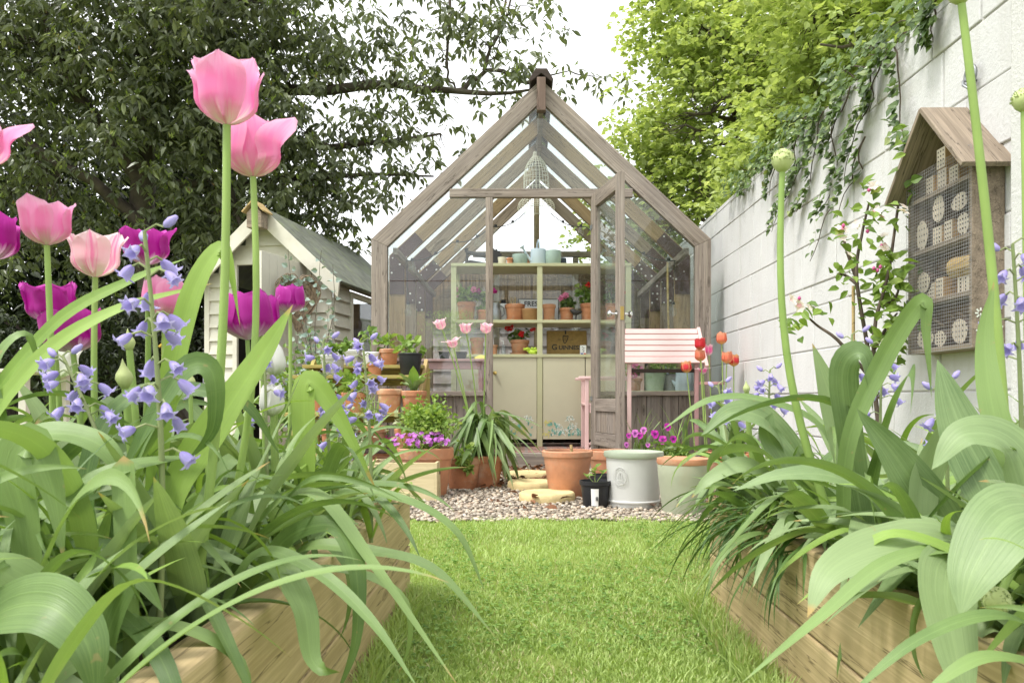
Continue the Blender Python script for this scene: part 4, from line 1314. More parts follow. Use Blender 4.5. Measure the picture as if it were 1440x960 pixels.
pr_ = ground(1014, 672, .1)
for (px, py, lb, mat, fl) in ((985, 492, 'bright red tulip, tallest flower in front of the pink bench', PT_RED, .15), (985, 508, 'peach orange tulip tucked directly under the red one', PT_ORANGE, 0), (966, 524, 'red and orange flamed tulip in front of the bench leg', PT_FLAME, .1), (1015, 484, 'coral orange tulip against the white wall, highest of the wall side ones', PT_ORANGE, .1), (1022, 511, 'pale orange tulip beside the red and yellow one', PT_ORANGE, .1), (1032, 515, 'red and yellow tulip nearest the white wall', PT_FLAME, .1), (997, 500, 'cerise lily shaped tulip between red and coral ones', PT_LILY, .5), (989, 526, 'cerise and white spidery open tulip below the red one', PT_LILY, 1.9)):
    hd = at(px, py, pr_.y + U(-.05, .08))
    tulip(lb, hd, (pr_.x + (hd.x - pr_.x) * .7 + U(-.02, .02), pr_.y + U(-.03, .05), .14), .080 if fl < 1 else .05, .032 if fl < .4 else .022, mat, flare=fl + .12, wid=.8 if fl < .4 else .6, leaves=0, sr=.0038, pinch=.7, group='red and orange tulips by the bench')
for i in range(16):       # clump of leaves round them
    pass

# --- left group on the gravel ----------------------------------------------------------
p = ground(598, 701, .115)
t = pot('terracotta_pot', 'large terracotta pot with purple lobelia and a green bushy plant', 'plant pot', p, .145, .105, .245, TERRA2, .055, .006)
part(t, 'foliage', bush_mesh('foliage', (.02, .02, .36), (.14, .12, .13), 1300, .027, G_FRESH, clumps=50, aspect=.8, spread=.25))
part(t, 'trailing_foliage', bush_mesh('trailing_foliage', (-.01, -.06, .255), (.15, .10, .05), 420, .022, G_FRESH, clumps=26))
part(t, 'violet_blossom', florets('violet_blossom', [Vector((U(-.145, .13), U(-.17, -.05), .255 + U(0, .07))) for _ in range(70)], .0135, F_VIOLET))
p = ground(651, 691, .09)
pot('terracotta_pot', 'plain terracotta pot wedged between the lobelia pot and the droopy pot', 'plant pot', p, .10, .072, .175, TERRA, .035, .006)
iv = thing('ivy_sprig', 'small trailing ivy hanging over the wedged terracotta pot', 'ivy', (p.x, p.y - .08, .2))
link('foliage', bush_mesh('foliage', (p.x + .02, p.y - .11, .17), (.05, .03, .09), 130, .032, G_FRESH, clumps=16, aspect=.9), iv, ID)
p = ground(530, 680, .13)
t = pot('terracotta_bowl', 'low wide terracotta bowl of dark soil behind the wooden crate', 'bowl', p, .125, .095, .14, TERRA2, .03, .006, soil_z=.86)
p2 = ground(525, 668, .13)
t = pot('terracotta_pot', 'terracotta pot of magenta flowering stock behind the low bowl', 'plant pot', p2, .115, .085, .17, TERRA, .035, .006)
part(t, 'foliage', bush_mesh('foliage', (0.03, -.02, .21), (.14, .09, .06), 420, .026, G_MID, clumps=24, aspect=.35))
part(t, 'magenta_blossom', florets('magenta_blossom', [Vector((q.x, q.y - .06, q.z)) for q in pts_in((.04, -.03, .225), (.14, .06, .055), 60)], .012, F_MAGENTA))

# cream crate
d0 = 3.86; a = at(520, 655, d0); b = at(611, 655, d0)
cr = thing('wooden_crate', 'cream wooden crate with faint printed lettering and hand holes', 'crate', ((a.x + b.x) / 2, d0 + .1, .004))
w = W[cr.name]; cw = b.x - a.x; cd_ = .24; ch = .185
for y in (-.1, .14 - .0):
    MB().box((0, y, ch / 2), (cw, .012, ch)).build('crate_side', CREAM_WOOD, cr, w, bevel=.0015)
for s in (-1, 1):
    e = MB().box((s * (cw / 2 + .0065), .02, ch / 2), (.013, .252, ch)).build('crate_end', CREAM_WOOD, cr, w, bevel=.0015)
    MB().lathe([(.016, -.0005), (.016, .0005)], 20).build('hand_hole', DARK, e, w @ Matrix.Translation((s * (cw / 2 + .0135), .02, ch * .72)) @ Matrix.Rotation(R(90), 4, 'Y') @ Matrix.Scale(2.0, 4, (0, 1, 0)))
MB().box((0, .02, .10), (cw - .03, .22, .06)).build('soil', SOIL, cr, w)


def text_mesh(nm, s, size, mat, ext=.0006, spacing=1.0, bold=0.0):
    cu = bpy.data.curves.new(nm, 'FONT'); cu.body = s; cu.size = size; cu.offset = size * bold; cu.extrude = ext; cu.align_x = 'CENTER'; cu.align_y = 'CENTER'; cu.space_character = spacing
    ob = bpy.data.objects.new(nm, cu); C.objects.link(ob)
    dg = bpy.context.evaluated_depsgraph_get(); dg.update()
    me = bpy.data.meshes.new_from_object(ob.evaluated_get(dg))
    bpy.data.objects.remove(ob); bpy.data.curves.remove(cu)
    me.materials.clear(); me.materials.append(mat); return me


FADED = basic('faded print', (.36, .28, .16), .7, .2, 30, 0)
link('printed_lettering', text_mesh('printed_lettering', 'Rose', .04, FADED), cr, w @ Matrix.Translation((.0, -.1068, .115)) @ Matrix.Rotation(R(90), 4, 'X'))

# --- tiered plant stand --------------------------------------------------------------
st = thing('plant_stand', 'mossy slatted timber plant stand with stepped shelves beside the greenhouse', 'plant stand', (-.98, 4.95, 0))
tiers = ((.705, 5.22), (.632, 5.0), (.405, 4.78))
for z, y in tiers:
    x0, x1 = -1.44, -.66 if z > .5 else -.72
    for q in (-.055, .055):
        board('slat', (x0, y + q, z), (x1, y + q, z), .022, .10, (0, 0, 1), STAGE_WOOD, st)
    board('cross_rail', (x0 + .05, y + .10, z - .032), (x1 - .02, y + .10, z - .032), .02, .04, (0, 1, 0), STAGE_WOOD, st)
for x in (-1.39, -.655):
    board('leg', (x, 5.24, .735), (x - .045, 4.62, .02), .024, .07, (1, 0, 0), STAGE_WOOD if x < -1 else PALE_WOOD, st)
    board('leg', (x, 5.28, .70), (x, 5.30, .01), .03, .05, (1, 0, 0), STAGE_WOOD, st)


def tier_pot(px, ztop, y, wpx, h, mat, lb, cat='plant pot', nm='terracotta_pot', rim=.025, lip=.005, **k):
    x = (px - HX) / F * y; r = wpx / F * y / 2
    return pot(nm, lb, cat, (x, y, ztop + .011), r, r * .74, h, mat, rim, lip, **k)


t = tier_pot(547, .705, 5.2, 27, .105, TERRA, 'small terracotta pot with a strawberry seedling on the top step')
part(t, 'foliage', bush_mesh('foliage', (0, 0, .14), (.05, .04, .045), 26, .05, G_FRESH, clumps=8, aspect=.85))
t = tier_pot(577, .632, 5.0, 34, .14, BLACK_PLASTIC, 'black plastic pot with a yellowing leafy plant on the middle step', nm='nursery_pot', rim=.012, lip=.002)
part(t, 'foliage', bush_mesh('foliage', (.01, 0, .18), (.07, .05, .06), 46, .06, G_FRESH, clumps=12, aspect=.85))
t = tier_pot(468, .632, 5.0, 34, .13, GREY_PLASTIC, 'grey plastic pot on the middle step nearest the shed', nm='grey_pot', rim=.03, lip=.003)
part(t, 'foliage', bush_mesh('foliage', (.0, 0, .16), (.07, .05, .04), 50, .05, G_MID, clumps=12, aspect=.8))
t = tier_pot(488, .705, 5.2, 34, .10, WHITE_PLASTIC, 'whitish plastic pot on the top step behind the grey one', nm='white_pot', rim=.02, lip=.002)
part(t, 'foliage', bush_mesh('foliage', (.0, 0, .12), (.06, .05, .04), 50, .045, G_MID, clumps=12, aspect=.8))
t = tier_pot(522, .705, 5.2, 26, .085, WHITE_PLASTIC, 'white plastic pot with a tall leggy seedling next to a small terracotta one', nm='white_pot', rim=.02, lip=.002)
part(t, 'stem', stems_mesh('stem', [(0, 0, .08)], [(-.01, 0, .21)], .004, .002, STEM))
part(t, 'foliage', bush_mesh('foliage', (-.01, 0, .18), (.05, .04, .06), 34, .05, G_MID, clumps=9, aspect=.8))
t = tier_pot(527, .632, 5.0, 22, .08, TERRA, 'little terracotta pot of dry soil on the middle step', rim=.02)
for (px, lb, m_, wp, hh) in ((455, 'terracotta pot with hanging foliage at the shed end of the low step', TERRA, 36, .13), (497, 'terracotta pot with strawberry leaves on the low step', TERRA, 34, .12), (548, 'limescaled terracotta pot on the low step behind the chives', TERRA_LIME, 36, .14), (582, 'terracotta pot with a big rosette of broad leaves on the low step', TERRA, 36, .13)):
    t = tier_pot(px, .405, 4.8, wp, hh, m_, lb, rim=.032)
    if px == 582:
        for i in range(8):
            link('leaf', strap_mesh('leaf', U(.12, .2), U(.05, .07), U(.2, .7), U(.3, 1.4), BROAD if i % 2 else STRAP_B, fold=.3, tipw=.6, wave=.08), t, W[t.name] @ Matrix.Translation((0, 0, .12)) @ Matrix.Rotation(i * .8, 4, 'Z'))
    elif px != 548:
        part(t, 'foliage', bush_mesh('foliage', (0, -.02, hh + .03), (.11, .08, .08), 90, .05, G_MID if px < 480 else G_FRESH, clumps=16, aspect=.85))
p = Vector(((524 - HX) / F * 4.5, 4.5, .22))
# a brick-height block carries the chive pot and the strawberry pots
bs = thing('low_bench', 'low weathered plank bench carrying the chive pot in front of the stand', 'bench', (-.98, 4.46, 0))
board('bench_top', (-1.36, 4.46, .21), (-.62, 4.46, .21), .02, .24, (0, 0, 1), DARK_WOOD, bs)
for x in (-1.28, -.7):
    board('bench_leg', (x, 4.46, .0), (x, 4.46, .198), .03, .2, (1, 0, 0), DARK_WOOD, bs)
t = pot('terracotta_pot', 'terracotta pot of thin upright chives on the low plank bench', 'plant pot', p, .082, .058, .125, TERRA, .035, .005)
w = W[t.name]
for i in range(70):
    link('leaf', random.choice(BANK['grass']), t, w @ Matrix.Translation((U(-.04, .04), U(-.04, .04), .1)) @ Matrix.Rotation(U(0, 6.28), 4, 'Z') @ Matrix.Scale(U(.7, 1.1), 4))
for (px, lb, m_) in ((470, 'terracotta pot of trailing strawberry beside the chives', G_MID), (574, 'terracotta pot of yellow speckled ivy beside the chives', G_VARI)):
    x = (px - HX) / F * 4.5
    t = pot('terracotta_pot', lb, 'plant pot', (x, 4.5, .22), .078, .058, .11, TERRA, .03, .005)
    part(t, 'foliage', bush_mesh('foliage', (0, -.03, .13), (.10, .08, .06), 150, .034, m_, clumps=22, aspect=.85))
vp = ground(490, 690, .1)
vs_ = thing('variegated_shrub', 'small cream variegated shrub behind the crate', 'shrub', (vp.x, vp.y, 0))
link('foliage', bush_mesh('foliage', (vp.x, vp.y, .24), (.14, .12, .22), 700, .03, G_VARI, clumps=44, aspect=.7), vs_, ID)

# ================================================================== PINK BENCH AND CHAIR
bn = thing('garden_bench', 'pink slatted bench back on tall legs standing under the window', 'bench', (.92, 5.2, 0))
x0, x1 = .66, 1.17
top = Vector((0, 5.42, .972)); bot = Vector((0, 5.30, .735))
for k in range(6):
    f = (k + .5) / 6; p = top.lerp(bot, f)
    tilt = (bot - top).normalized()
    z = Vector((1, 0, 0)).cross(tilt)
    hw = .038 if k < 5 else .046
    xa = x0 + .012 - .03 * f; xb = x1 - .012 + .03 * f
    board('back_slat', (xa, p.y, p.z), (xb, p.y, p.z), .016, hw, z, PINK, bn)
for s, xa in ((-1, x0), (1, x1)):
    board('back_stile', (xa, top.y + .012, top.z + .002), (xa + s * .03, bot.y + .0, bot.z - .03), .022, .05, (1, 0, 0), PINK, bn)
    xl = xa + (.03 if s < 0 else -.03)
    board('leg', (xl, 5.335, .0), (xl, 5.335, .745), .026, .03, (1, 0, 0), PINK if s < 0 else PINK_DARK, bn)
    if s > 0: board('arm', (xl + .02, 5.36, .60), (xl + .15, 5.22, .60), .02, .045, (0, 0, 1), PINK_DARK, bn)
board('rear_rail', (x0 + .03, 5.345, .685), (x1 - .03, 5.345, .685), .02, .025, (0, 1, 0), DARK_WOOD, bn)

chx, chy = .44, 5.98
ch = thing('armchair', 'pink painted wooden armchair inside the doorway, seen past the door', 'armchair', (chx, chy, .12))
w = W[ch.name]
for (x, y, h, nm) in ((-.0, -.20, .52, 'front_leg'), (0.0, .20, .52, 'front_leg'), (.40, -.20, .78, 'back_leg'), (.40, .20, .78, 'back_leg')):
    o = MB().box((x, y, h / 2), (.028, .03, h)).build(nm, PINK, ch, w, bevel=.003)
for y in (-.20, .20):
    MB().box((.17, y, .53), (.46, .05, .02)).build('armrest', PINK, ch, w, bevel=.004)
    MB().box((.2, y, .30), (.36, .022, .05)).build('seat_rail', PINK, ch, w, bevel=.003)
    MB().tube([(.02, y, .01), (.10, y, .05), (.2, y, .06), (.30, y, .05), (.38, y, .01)], .012, 8).build('stretcher', PINK, ch, w, smooth=60)
for k in range(5):
    MB().box((.02 + k * .088, 0, .335), (.07, .42, .016)).build('seat_slat', PINK, ch, w, bevel=.003)
for k in range(3):
    MB().box((.415, 0, .52 + k * .1), (.016, .37, .06)).build('back_slat', PINK, ch, w, bevel=.003)

random.seed(44)
for (px, d_, n_, sc__, lb) in ((905, 4.98, 26, 1.35, 'tuft of tall grassy bulb leaves rising behind the pansies'), (955, 5.0, 26, 1.5, 'tuft of tall grassy bulb leaves between the pansies and the tulip pot')):
    b_ = at(px, 560, d_ + .12); b_.z = .10
    t = thing('grassy_tuft', lb, 'grass tuft', b_)
    for i in range(n_):
        link('leaf', random.choice(BANK['grass']), t, W[t.name] @ Matrix.Translation((U(-.06, .06), U(-.03, .03), 0)) @ Matrix.Rotation(U(0, 6.28), 4, 'Z') @ Matrix.Scale(sc__ * U(.8, 1.2), 4))
    for i in range(5):
        link('leaf', random.choice(BANK['tulip']), t, W[t.name] @ Matrix.Translation((U(-.06, .06), U(-.03, .03), 0)) @ Matrix.Rotation(U(0, 6.28), 4, 'Z') @ Matrix.Scale(U(.7, 1.0), 4))

# ================================================================== ON THE SHELVES
TOPZ, MIDZ, LOWZ = 1.5625, 1.1175, .8475
YS = 6.42


def on_shelf(px, z, y=YS): return Vector(((px - HX) / F * y, y, z))


def m_px(n, y=YS): return n / F * y


def shelf_pot(px, z, wpx, hpx, mat, lb, nm='terracotta_pot', y=YS, rim=None, lip=.004, saucer=False, **k):
    r = m_px(wpx, y) / 2; h = m_px(hpx, y)
    return pot(nm, lb, 'plant pot', on_shelf(px, z, y), r, r * .74, h, mat, rim or h * .22, lip, saucer=saucer, **k)


# top shelf
q = on_shelf(672, TOPZ)
tl = thing('hand_tool', 'old black iron hand tool with a toothed wheel on the top shelf', 'hand tool', q); w = W[tl.name]
MB().prism([(-.13, 0), (.10, 0), (.08, .02), (-.06, .045), (-.11, .02)], -.05, .05).build('base', IRON, tl, w, bevel=.004)
MB().tube([(-.09, 0, .03), (-.085, 0, .10), (-.095, 0, .145)], [.014, .011, .016], 8).build('lever', IRON, tl, w, smooth=50)
MB().tube([(-.09, 0, .115), (.0, 0, .095), (.10, 0, .085)], [.014, .02, .024], 10).build('barrel', IRON, tl, w, smooth=50)
wh = MB().lathe([(.03, -.012), (.062, -.012), (.062, .012), (.03, .012)], 24)
for a in range(16): wh.box((.064 * math.cos(a * .3927), .064 * math.sin(a * .3927), 0), (.014, .012, .02), Matrix.Rotation(a * .3927, 3, 'Z'))
wh.build('toothed_wheel', IRON, tl, w @ Matrix.Translation((.125, 0, .075)) @ Matrix.Rotation(R(75), 4, 'X'))
PR = lambda r, h: [(.001, 0), (r * .86, 0), (r * .9, .004), (r, h * .5), (r * .97, h * .97), (r * .95, h), (r * .88, h), (r * .86, h * .8), (.001, h * .8)]
pot('cream_pot', 'small cream ribbed pot on the top shelf beside the iron tool', 'plant pot', on_shelf(706, TOPZ), .038, .03, .072, POT_CREAM, prof=PR(.038, .072), soil=False)
pot('terracotta_pot', 'tiny terracotta pot on the top shelf next to the cream one', 'plant pot', on_shelf(717, TOPZ, 6.36), .028, .02, .058, TERRA, .015, .003, soil=False)
pot('sea_green_pot', 'grey green ribbed pot on the top shelf left of the watering can', 'plant pot', on_shelf(731, TOPZ, 6.38), .062, .05, .088, POT_SEA, prof=PR(.062, .088), soil=False)
pot('terracotta_pot', 'terracotta pot on the top shelf peeping out behind a grey green one', 'plant pot', on_shelf(737, TOPZ, 6.54), .056, .042, .10, TERRA, .022, .004, soil=False)
pot('sea_green_pot', 'taller grey green ribbed pot on the top shelf right of the watering can', 'plant pot', on_shelf(778, TOPZ, 6.38), .064, .054, .118, POT_SEA, prof=PR(.064, .118), soil=False)
pot('navy_pot', 'dark navy pot on the top shelf, last on the right', 'plant pot', on_shelf(789, TOPZ, 6.48), .045, .036, .075, POT_BLUE, prof=PR(.045, .075), soil=False)


def watering_can(label, loc, r, h, rz, mat):
    t = thing('watering_can', label, 'watering can', loc, rz); w = W[t.name]
    MB().lathe([(.001, 0), (r * .95, 0), (r, .005), (r * .93, h * .9), (r * .9, h), (r * .86, h), (r * .84, h * .85), (.001, h * .85)], 32, sx=1, sy=.8).build('can_body', mat, t, w, smooth=35)
    MB().tube([(-r * .9, 0, h * .25), (-r * 1.5, 0, h * .65), (-r * 1.95, 0, h * 1.02)], [r * .18, r * .14, r * .11], 10).build('spout', mat, t, w, smooth=50)
    MB().tube([(-r * 1.9, 0, h * .98), (-r * 2.1, 0, h * 1.1)], [r * .12, r * .34], 14).build('rose', mat, t, w, smooth=40)
    MB().tube([(0, -r * .5, h), (0, -r * .4, h * 1.35), (0, -r * .1, h * 1.55), (0, r * .1, h * 1.55), (0, r * .4, h * 1.35), (0, r * .5, h)], r * .09, 8).build('top_handle', mat, t, w, smooth=50)
    MB().tube([(r * .85, 0, h * .9), (r * 1.4, 0, h * .85), (r * 1.5, 0, h * .5), (r * .9, 0, h * .25)], r * .09, 8).build('back_handle', mat, t, w, smooth=50)
    return t


watering_can('pale blue enamel watering can on the top shelf', on_shelf(757, TOPZ, 6.40), .068, .135, R(20), BLUE_ENAMEL)


def geranium(t, h, w_, ht, mat, flowers, leafmat=None, n=70, leaf=.045):
    part(t, 'foliage', bush_mesh('foliage', (0, 0, h + ht * .45), (w_, w_ * .8, ht * .5), n, leaf, leafmat or G_MID, clumps=14, aspect=1.0))
    part(t, 'stem', stems_mesh('stem', [(U(-.01, .01), U(-.01, .01), h * .85) for _ in range(7)], [(U(-w_, w_) * .7, U(-w_, w_) * .5, h + ht * U(.3, .8)) for _ in range(7)], .004, .0025, STEM))
    for (x, y, z) in flowers:
        part(t, 'flower_head', florets('flower_head', [Vector((x, y, z)) + Vector(q) for q in rand_unit(13) * .018], .014, mat))


t = shelf_pot(656, MIDZ, 26, 26, TERRA, 'terracotta pot of lush geranium at the left end of the middle shelf', saucer=True)
geranium(t, .15, .075, .15, F_PINK, [(-.08, -.05, .25), (.06, -.05, .25), (-.085, -.03, .20)], G_FRESH, 90, .05)
t = shelf_pot(680, MIDZ, 18, 15, TERRA, 'little terracotta geranium pot behind the door post', saucer=True)
geranium(t, .09, .055, .17, F_MAGENTA, [(.085, -.05, .24), (-.04, -.02, .24)], G_MID, 50)
t = thing('glass_jug', 'grey glass jug on the middle shelf close to the door post', 'jug', on_shelf(697, MIDZ, 6.4)); w = W[t.name]
MB().lathe([(.001, 0), (.038, 0), (.048, .03), (.045, .08), (.028, .12), (.032, .15), (.029, .15), (.024, .12), (.001, .10)], 24).build('jug_body', ZINC, t, w, smooth=40)
MB().tube([(.04, 0, .03), (.07, 0, .06), (.065, 0, .11), (.03, 0, .13)], .006, 8).build('handle', ZINC, t, w, smooth=40)
t = thing('storage_canister', 'pale grey flask with a black stopper behind the twiggy pot', 'canister', on_shelf(708, MIDZ, 6.46)); w = W[t.name]
MB().box((0, 0, .075), (.06, .05, .15)).build('can_body', WHITE_PLASTIC, t, w, bevel=.006)
MB().lathe([(.016, .15), (.018, .155), (.018, .18), (.001, .182)], 16).build('stopper', BLACK_PLASTIC, t, w, smooth=40)
t = shelf_pot(724, MIDZ, 28, 23, TERRA, 'terracotta pot of dry brown twigs on the middle shelf', saucer=True)
part(t, 'dry_stem', stems_mesh('dry_stem', [(U(-.02, .02), U(-.02, .02), .10) for _ in range(16)], [(U(-.05, .05), U(-.03, .03), U(.16, .21)) for _ in range(16)], .003, .0015, PALE_WOOD, amp=.15))
b = on_shelf(745, MIDZ, 6.40)
t = thing('clay_bowl', 'wide tan clay bowl in front of the printed sign', 'bowl', b)
MB().lathe([(.001, 0), (.045, 0), (.062, .02), (.070, .08), (.074, .085), (.074, .10), (.066, .10), (.060, .05), (.001, .03)], 32).build('bowl_body', basic('tan clay', (.40, .22, .10), .7), t, W[t.name], smooth=40)
sg = thing('printed_sign', 'white sign with black capital lettering leaning behind the pots', 'sign', on_shelf(757, MIDZ, 6.57)); w = W[sg.name] @ Matrix.Rotation(R(-6), 4, 'X')
MB().box((0, 0, .104), (.335, .01, .206)).build('sign_board', WHITE_PLASTIC, sg, w, bevel=.002)
fr = MB()
for z in (.006, .202): fr.box((0, -.0065, z), (.335, .004, .005))
for x in (-.165, .165): fr.box((x, -.0065, .104), (.005, .004, .19))
fr.build('border', INK, sg, w)
for s_, x, z, sz in (('FRESH', -.041, .162, .056),):
    link('lettering', text_mesh('lettering', s_, sz, INK, bold=.02), sg, w @ Matrix.Translation((x, -.0062, z)) @ Matrix.Rotation(R(90), 4, 'X'))
t = shelf_pot(772, MIDZ, 19, 23, TERRA_LIME, 'whitened old terracotta pot beside the centre upright', saucer=True)
t = shelf_pot(797, MIDZ, 21, 18, TERRA, 'terracotta pot with a pink geranium on the middle shelf', saucer=True)
geranium(t, .10, .06, .10, F_PINK, [(-.035, -.04, .20), (-.01, -.04, .205), (-.045, -.03, .185)], G_IVY, 60)
bd = thing('bird_ornament', 'small dark metal bird ornament between two geranium pots', 'ornament', on_shelf(810, MIDZ, 6.36)); w = W[bd.name]
MB().lathe([(.001, 0), (.03, 0), (.03, .006), (.006, .01), (.006, .05)], 16).build('stand', IRON, bd, w, smooth=40)
MB().tube([(-.05, 0, .085), (-.035, 0, .083), (-.015, 0, .07), (.015, 0, .065), (.05, 0, .075)], [.002, .014, .024, .018, .004], 10).build('bird_body', IRON, bd, w, smooth=60)
t = shelf_pot(827, MIDZ, 22, 24, TERRA, 'terracotta pot with a red geranium at the right of the middle shelf', saucer=True)
geranium(t, .135, .075, .17, F_RED, [(-.01, -.06, .29), (.05, -.03, .26)], G_MID, 60)
t = shelf_pot(862, MIDZ, 22, 24, TERRA, 'terracotta pot of dark leaves seen through the open door', saucer=True)
geranium(t, .135, .075, .17, F_RED, [(.10, -.05, .22)], G_IVY, 60)
# lower shelf
t = shelf_pot(731, LOWZ, 27, 20, TERRA2, 'red geranium in a stoneware pot on the lower shelf', saucer=True)
geranium(t, .115, .09, .09, F_RED, [(-.095, -.05, .21), (.105, -.04, .20), (.015, -.075, .165), (-.07, -.05, .215)], G_IVY, 60, .04)
t = thing('soap_bottle', 'clear soap bottle with a pump on the lower shelf', 'bottle', on_shelf(708, LOWZ, 6.34)); w = W[t.name]
MB().box((0, 0, .04), (.038, .03, .08)).build('bottle_body', glass('bottle plastic', (.8, .85, .84), 1.2), t, w, bevel=.008)
MB().tube([(0, 0, .08), (0, 0, .105), (0, 0, .11), (-.022, 0, .11)], .005, 8).build('pump', WHITE_PLASTIC, t, w, smooth=40)
shelf_pot(694, LOWZ, 12, 14, TERRA, 'small terracotta pot beside the soap bottle on the lower shelf', y=6.36)
t = shelf_pot(671, LOWZ, 20, 24, TERRA2, 'pale terracotta pot on the lower shelf behind the feathery seedlings', y=6.36)
gl = thing('garden_glove', 'bright yellow green gardening glove crumpled on the lower shelf', 'glove', on_shelf(748, LOWZ, 6.33)); w = W[gl.name]
GLV = basic('lime glove', (.45, .60, .06), .6, .1)
g_ = MB().lathe([(.001, 0), (.03, .002), (.042, .015), (.035, .03), (.02, .045), (.001, .05)], 16)
g_.build('palm', GLV, gl, w @ Matrix.Rotation(.3, 4, 'Y'), smooth=70)
for k, a in enumerate((-70, -35, 0, 30, 140)):
    d = Vector((math.sin(R(a)), -.5, .35 + .2 * math.cos(R(a))))
    MB().tube([d * .02, d * .045 + Vector((0, 0, .012)), d * .068 + Vector((0, 0, .002))], [.012, .011, .008], 8).build('finger', GLV, gl, w @ Matrix.Translation((0, 0, .012)), smooth=70)

# brown hessian panel with harp and lettering
bp = thing('hessian_board', 'brown hessian board with black lettering and a harp emblem', 'board', on_shelf(797, LOWZ, 6.44)); w = W[bp.name] @ Matrix.Rotation(R(-5), 4, 'X')
HESS = basic('brown hessian', (.26, .17, .055), .85, .15, 40, .5, 160)
MB().box((0, 0, .101), (.325, .03, .20)).build('panel', HESS, bp, w, bevel=.008)
MB().box((-.01, -.0165, .185), (.012, .004, .03)).build('fixing_strap', INK, bp, w)
fw = w @ Matrix.Translation((0, -.0155, 0))
link('lettering', text_mesh('lettering', 'Guinness'.upper()[1:], .047, INK, spacing=.98, bold=.025), bp, fw @ Matrix.Translation((.026, 0, .06)) @ Matrix.Rotation(R(90), 4, 'X'))
link('lettering', text_mesh('lettering', 'G', .062, INK, bold=.02), bp, fw @ Matrix.Translation((-.100, 0, .063)) @ Matrix.Rotation(R(90), 4, 'X'))
hp_ = MB(); o = Vector((-.01, -.001, .125))
for pl, r_ in ([(-.022, .03), (-.008, .034), (.006, .028), (.020, .032), (.022, .024)], .0035), ([(-.020, .03), (-.021, .0), (-.012, -.024), (-.004, -.030)], .003), ([(.021, .026), (.014, .0), (.004, -.02), (-.005, -.030)], .0028):
    hp_.tube([o + Vector((x, 0, z)) for x, z in pl], r_, 6)
for k in range(5):
    x = -.014 + k * .006; hp_.tube([o + Vector((x, 0, .03)), o + Vector((x, 0, -.018 + .004 * k))], .0007, 4)
hp_.build('harp_emblem', INK, bp, w @ Matrix.Translation((0, -.0155, 0)))
for x, s_ in ((-.058, 'EST'), (.040, '1759')):
    link('lettering', text_mesh('lettering', s_, .013, INK), bp, fw @ Matrix.Translation((x, 0, .125)) @ Matrix.Rotation(R(90), 4, 'X'))
bx = thing('seed_packet', 'small white printed packet leaning against the hessian board', 'packet', on_shelf(820, LOWZ, 6.36)); w = W[bx.name]
MB().box((0, 0, .038), (.05, .02, .076)).build('packet_body', WHITE, bx, w, bevel=.002)
MB().box((-.010, -.0108, .008), (.022, .001, .012)).build('blue_print', basic('blue print', (.04, .06, .35), .5), bx, w)
MB().box((.013, -.0108, .008), (.018, .001, .012)).build('red_print', basic('red print', (.5, .03, .03), .5), bx, w)
for k in range(5): MB().box((U(-.015, .015), -.0108, .025 + k * .009), (.012, .001, .004)).build('grey_print', INK, bx, w)

# pink table with seed trays in the left window
tb = thing('potting_table', 'dull pink slatted table inside the left window', 'table', (-.62, 5.88, .12)); w = ID
for k in range(5): board('slat', (-.95, 5.74 + k * .075, .775), (-.30, 5.74 + k * .075, .775), .018, .068, (0, 0, 1), PINK_DARK, tb)
for x in (-.92, -.33):
    for y in (5.76, 6.02): board('leg', (x, y, .122), (x, y, .765), .03, .03, (1, 0, 0), PINK_DARK, tb)
board('apron', (-.92, 5.74, .735), (-.33, 5.74, .735), .016, .05, (0, 1, 0), PINK_DARK, tb)
DILL = foliage('feathery leaf', (.22, .32, .05), (.34, .44, .12), trans=.3)
for px, wp, lb in ((625, 20, 'black seed tray of feathery seedlings at the left of the pink table'), (649, 17, 'black seed tray of feathery seedlings in the middle of the pink table')):
    p = Vector(((px - HX) / F * 5.84, 5.84, .785)); t = thing('seed_tray', lb, 'seed tray', p)
    MB().lathe([(.001, 0), (.038, 0), (.05, .055), (.054, .055), (.05, .052), (.04, .045), (.001, .045)], 4, sx=1.1).build('tray', BLACK_PLASTIC, t, W[t.name] @ Matrix.Rotation(R(45), 4, 'Z'))
    n = 900; base = RNG.normal(size=(n, 3)) * [.045, .03, .0]; h = RNG.random(n) ** .8 * .28
    P = base * (1 + h[:, None] * 4) + np.stack([0 * h, 0 * h, .06 + h], 1)
    v, f, rr = leaf_cloud(P, rand_unit(n) + [0, 0, .9], rand_unit(n), RNG.uniform(.02, .045, n), .0022, RNG.random(n), fold=.1)
    link('foliage', mesh_np('foliage', v, f, DILL, rnd=rr, smooth=False), t, W[t.name])
bl = thing('yellow_cloth', 'crumpled yellow cloth on the pink table by the door post', 'cloth', (-.33, 5.84, .785))
MB().lathe([(.001, 0), (.05, 0), (.045, .018), (.02, .03), (.001, .034)], 14, sx=1.1, sy=.7).build('fold', basic('yellow cloth', (.75, .62, .14), .8, .2, 20), bl, W[bl.name], smooth=70)

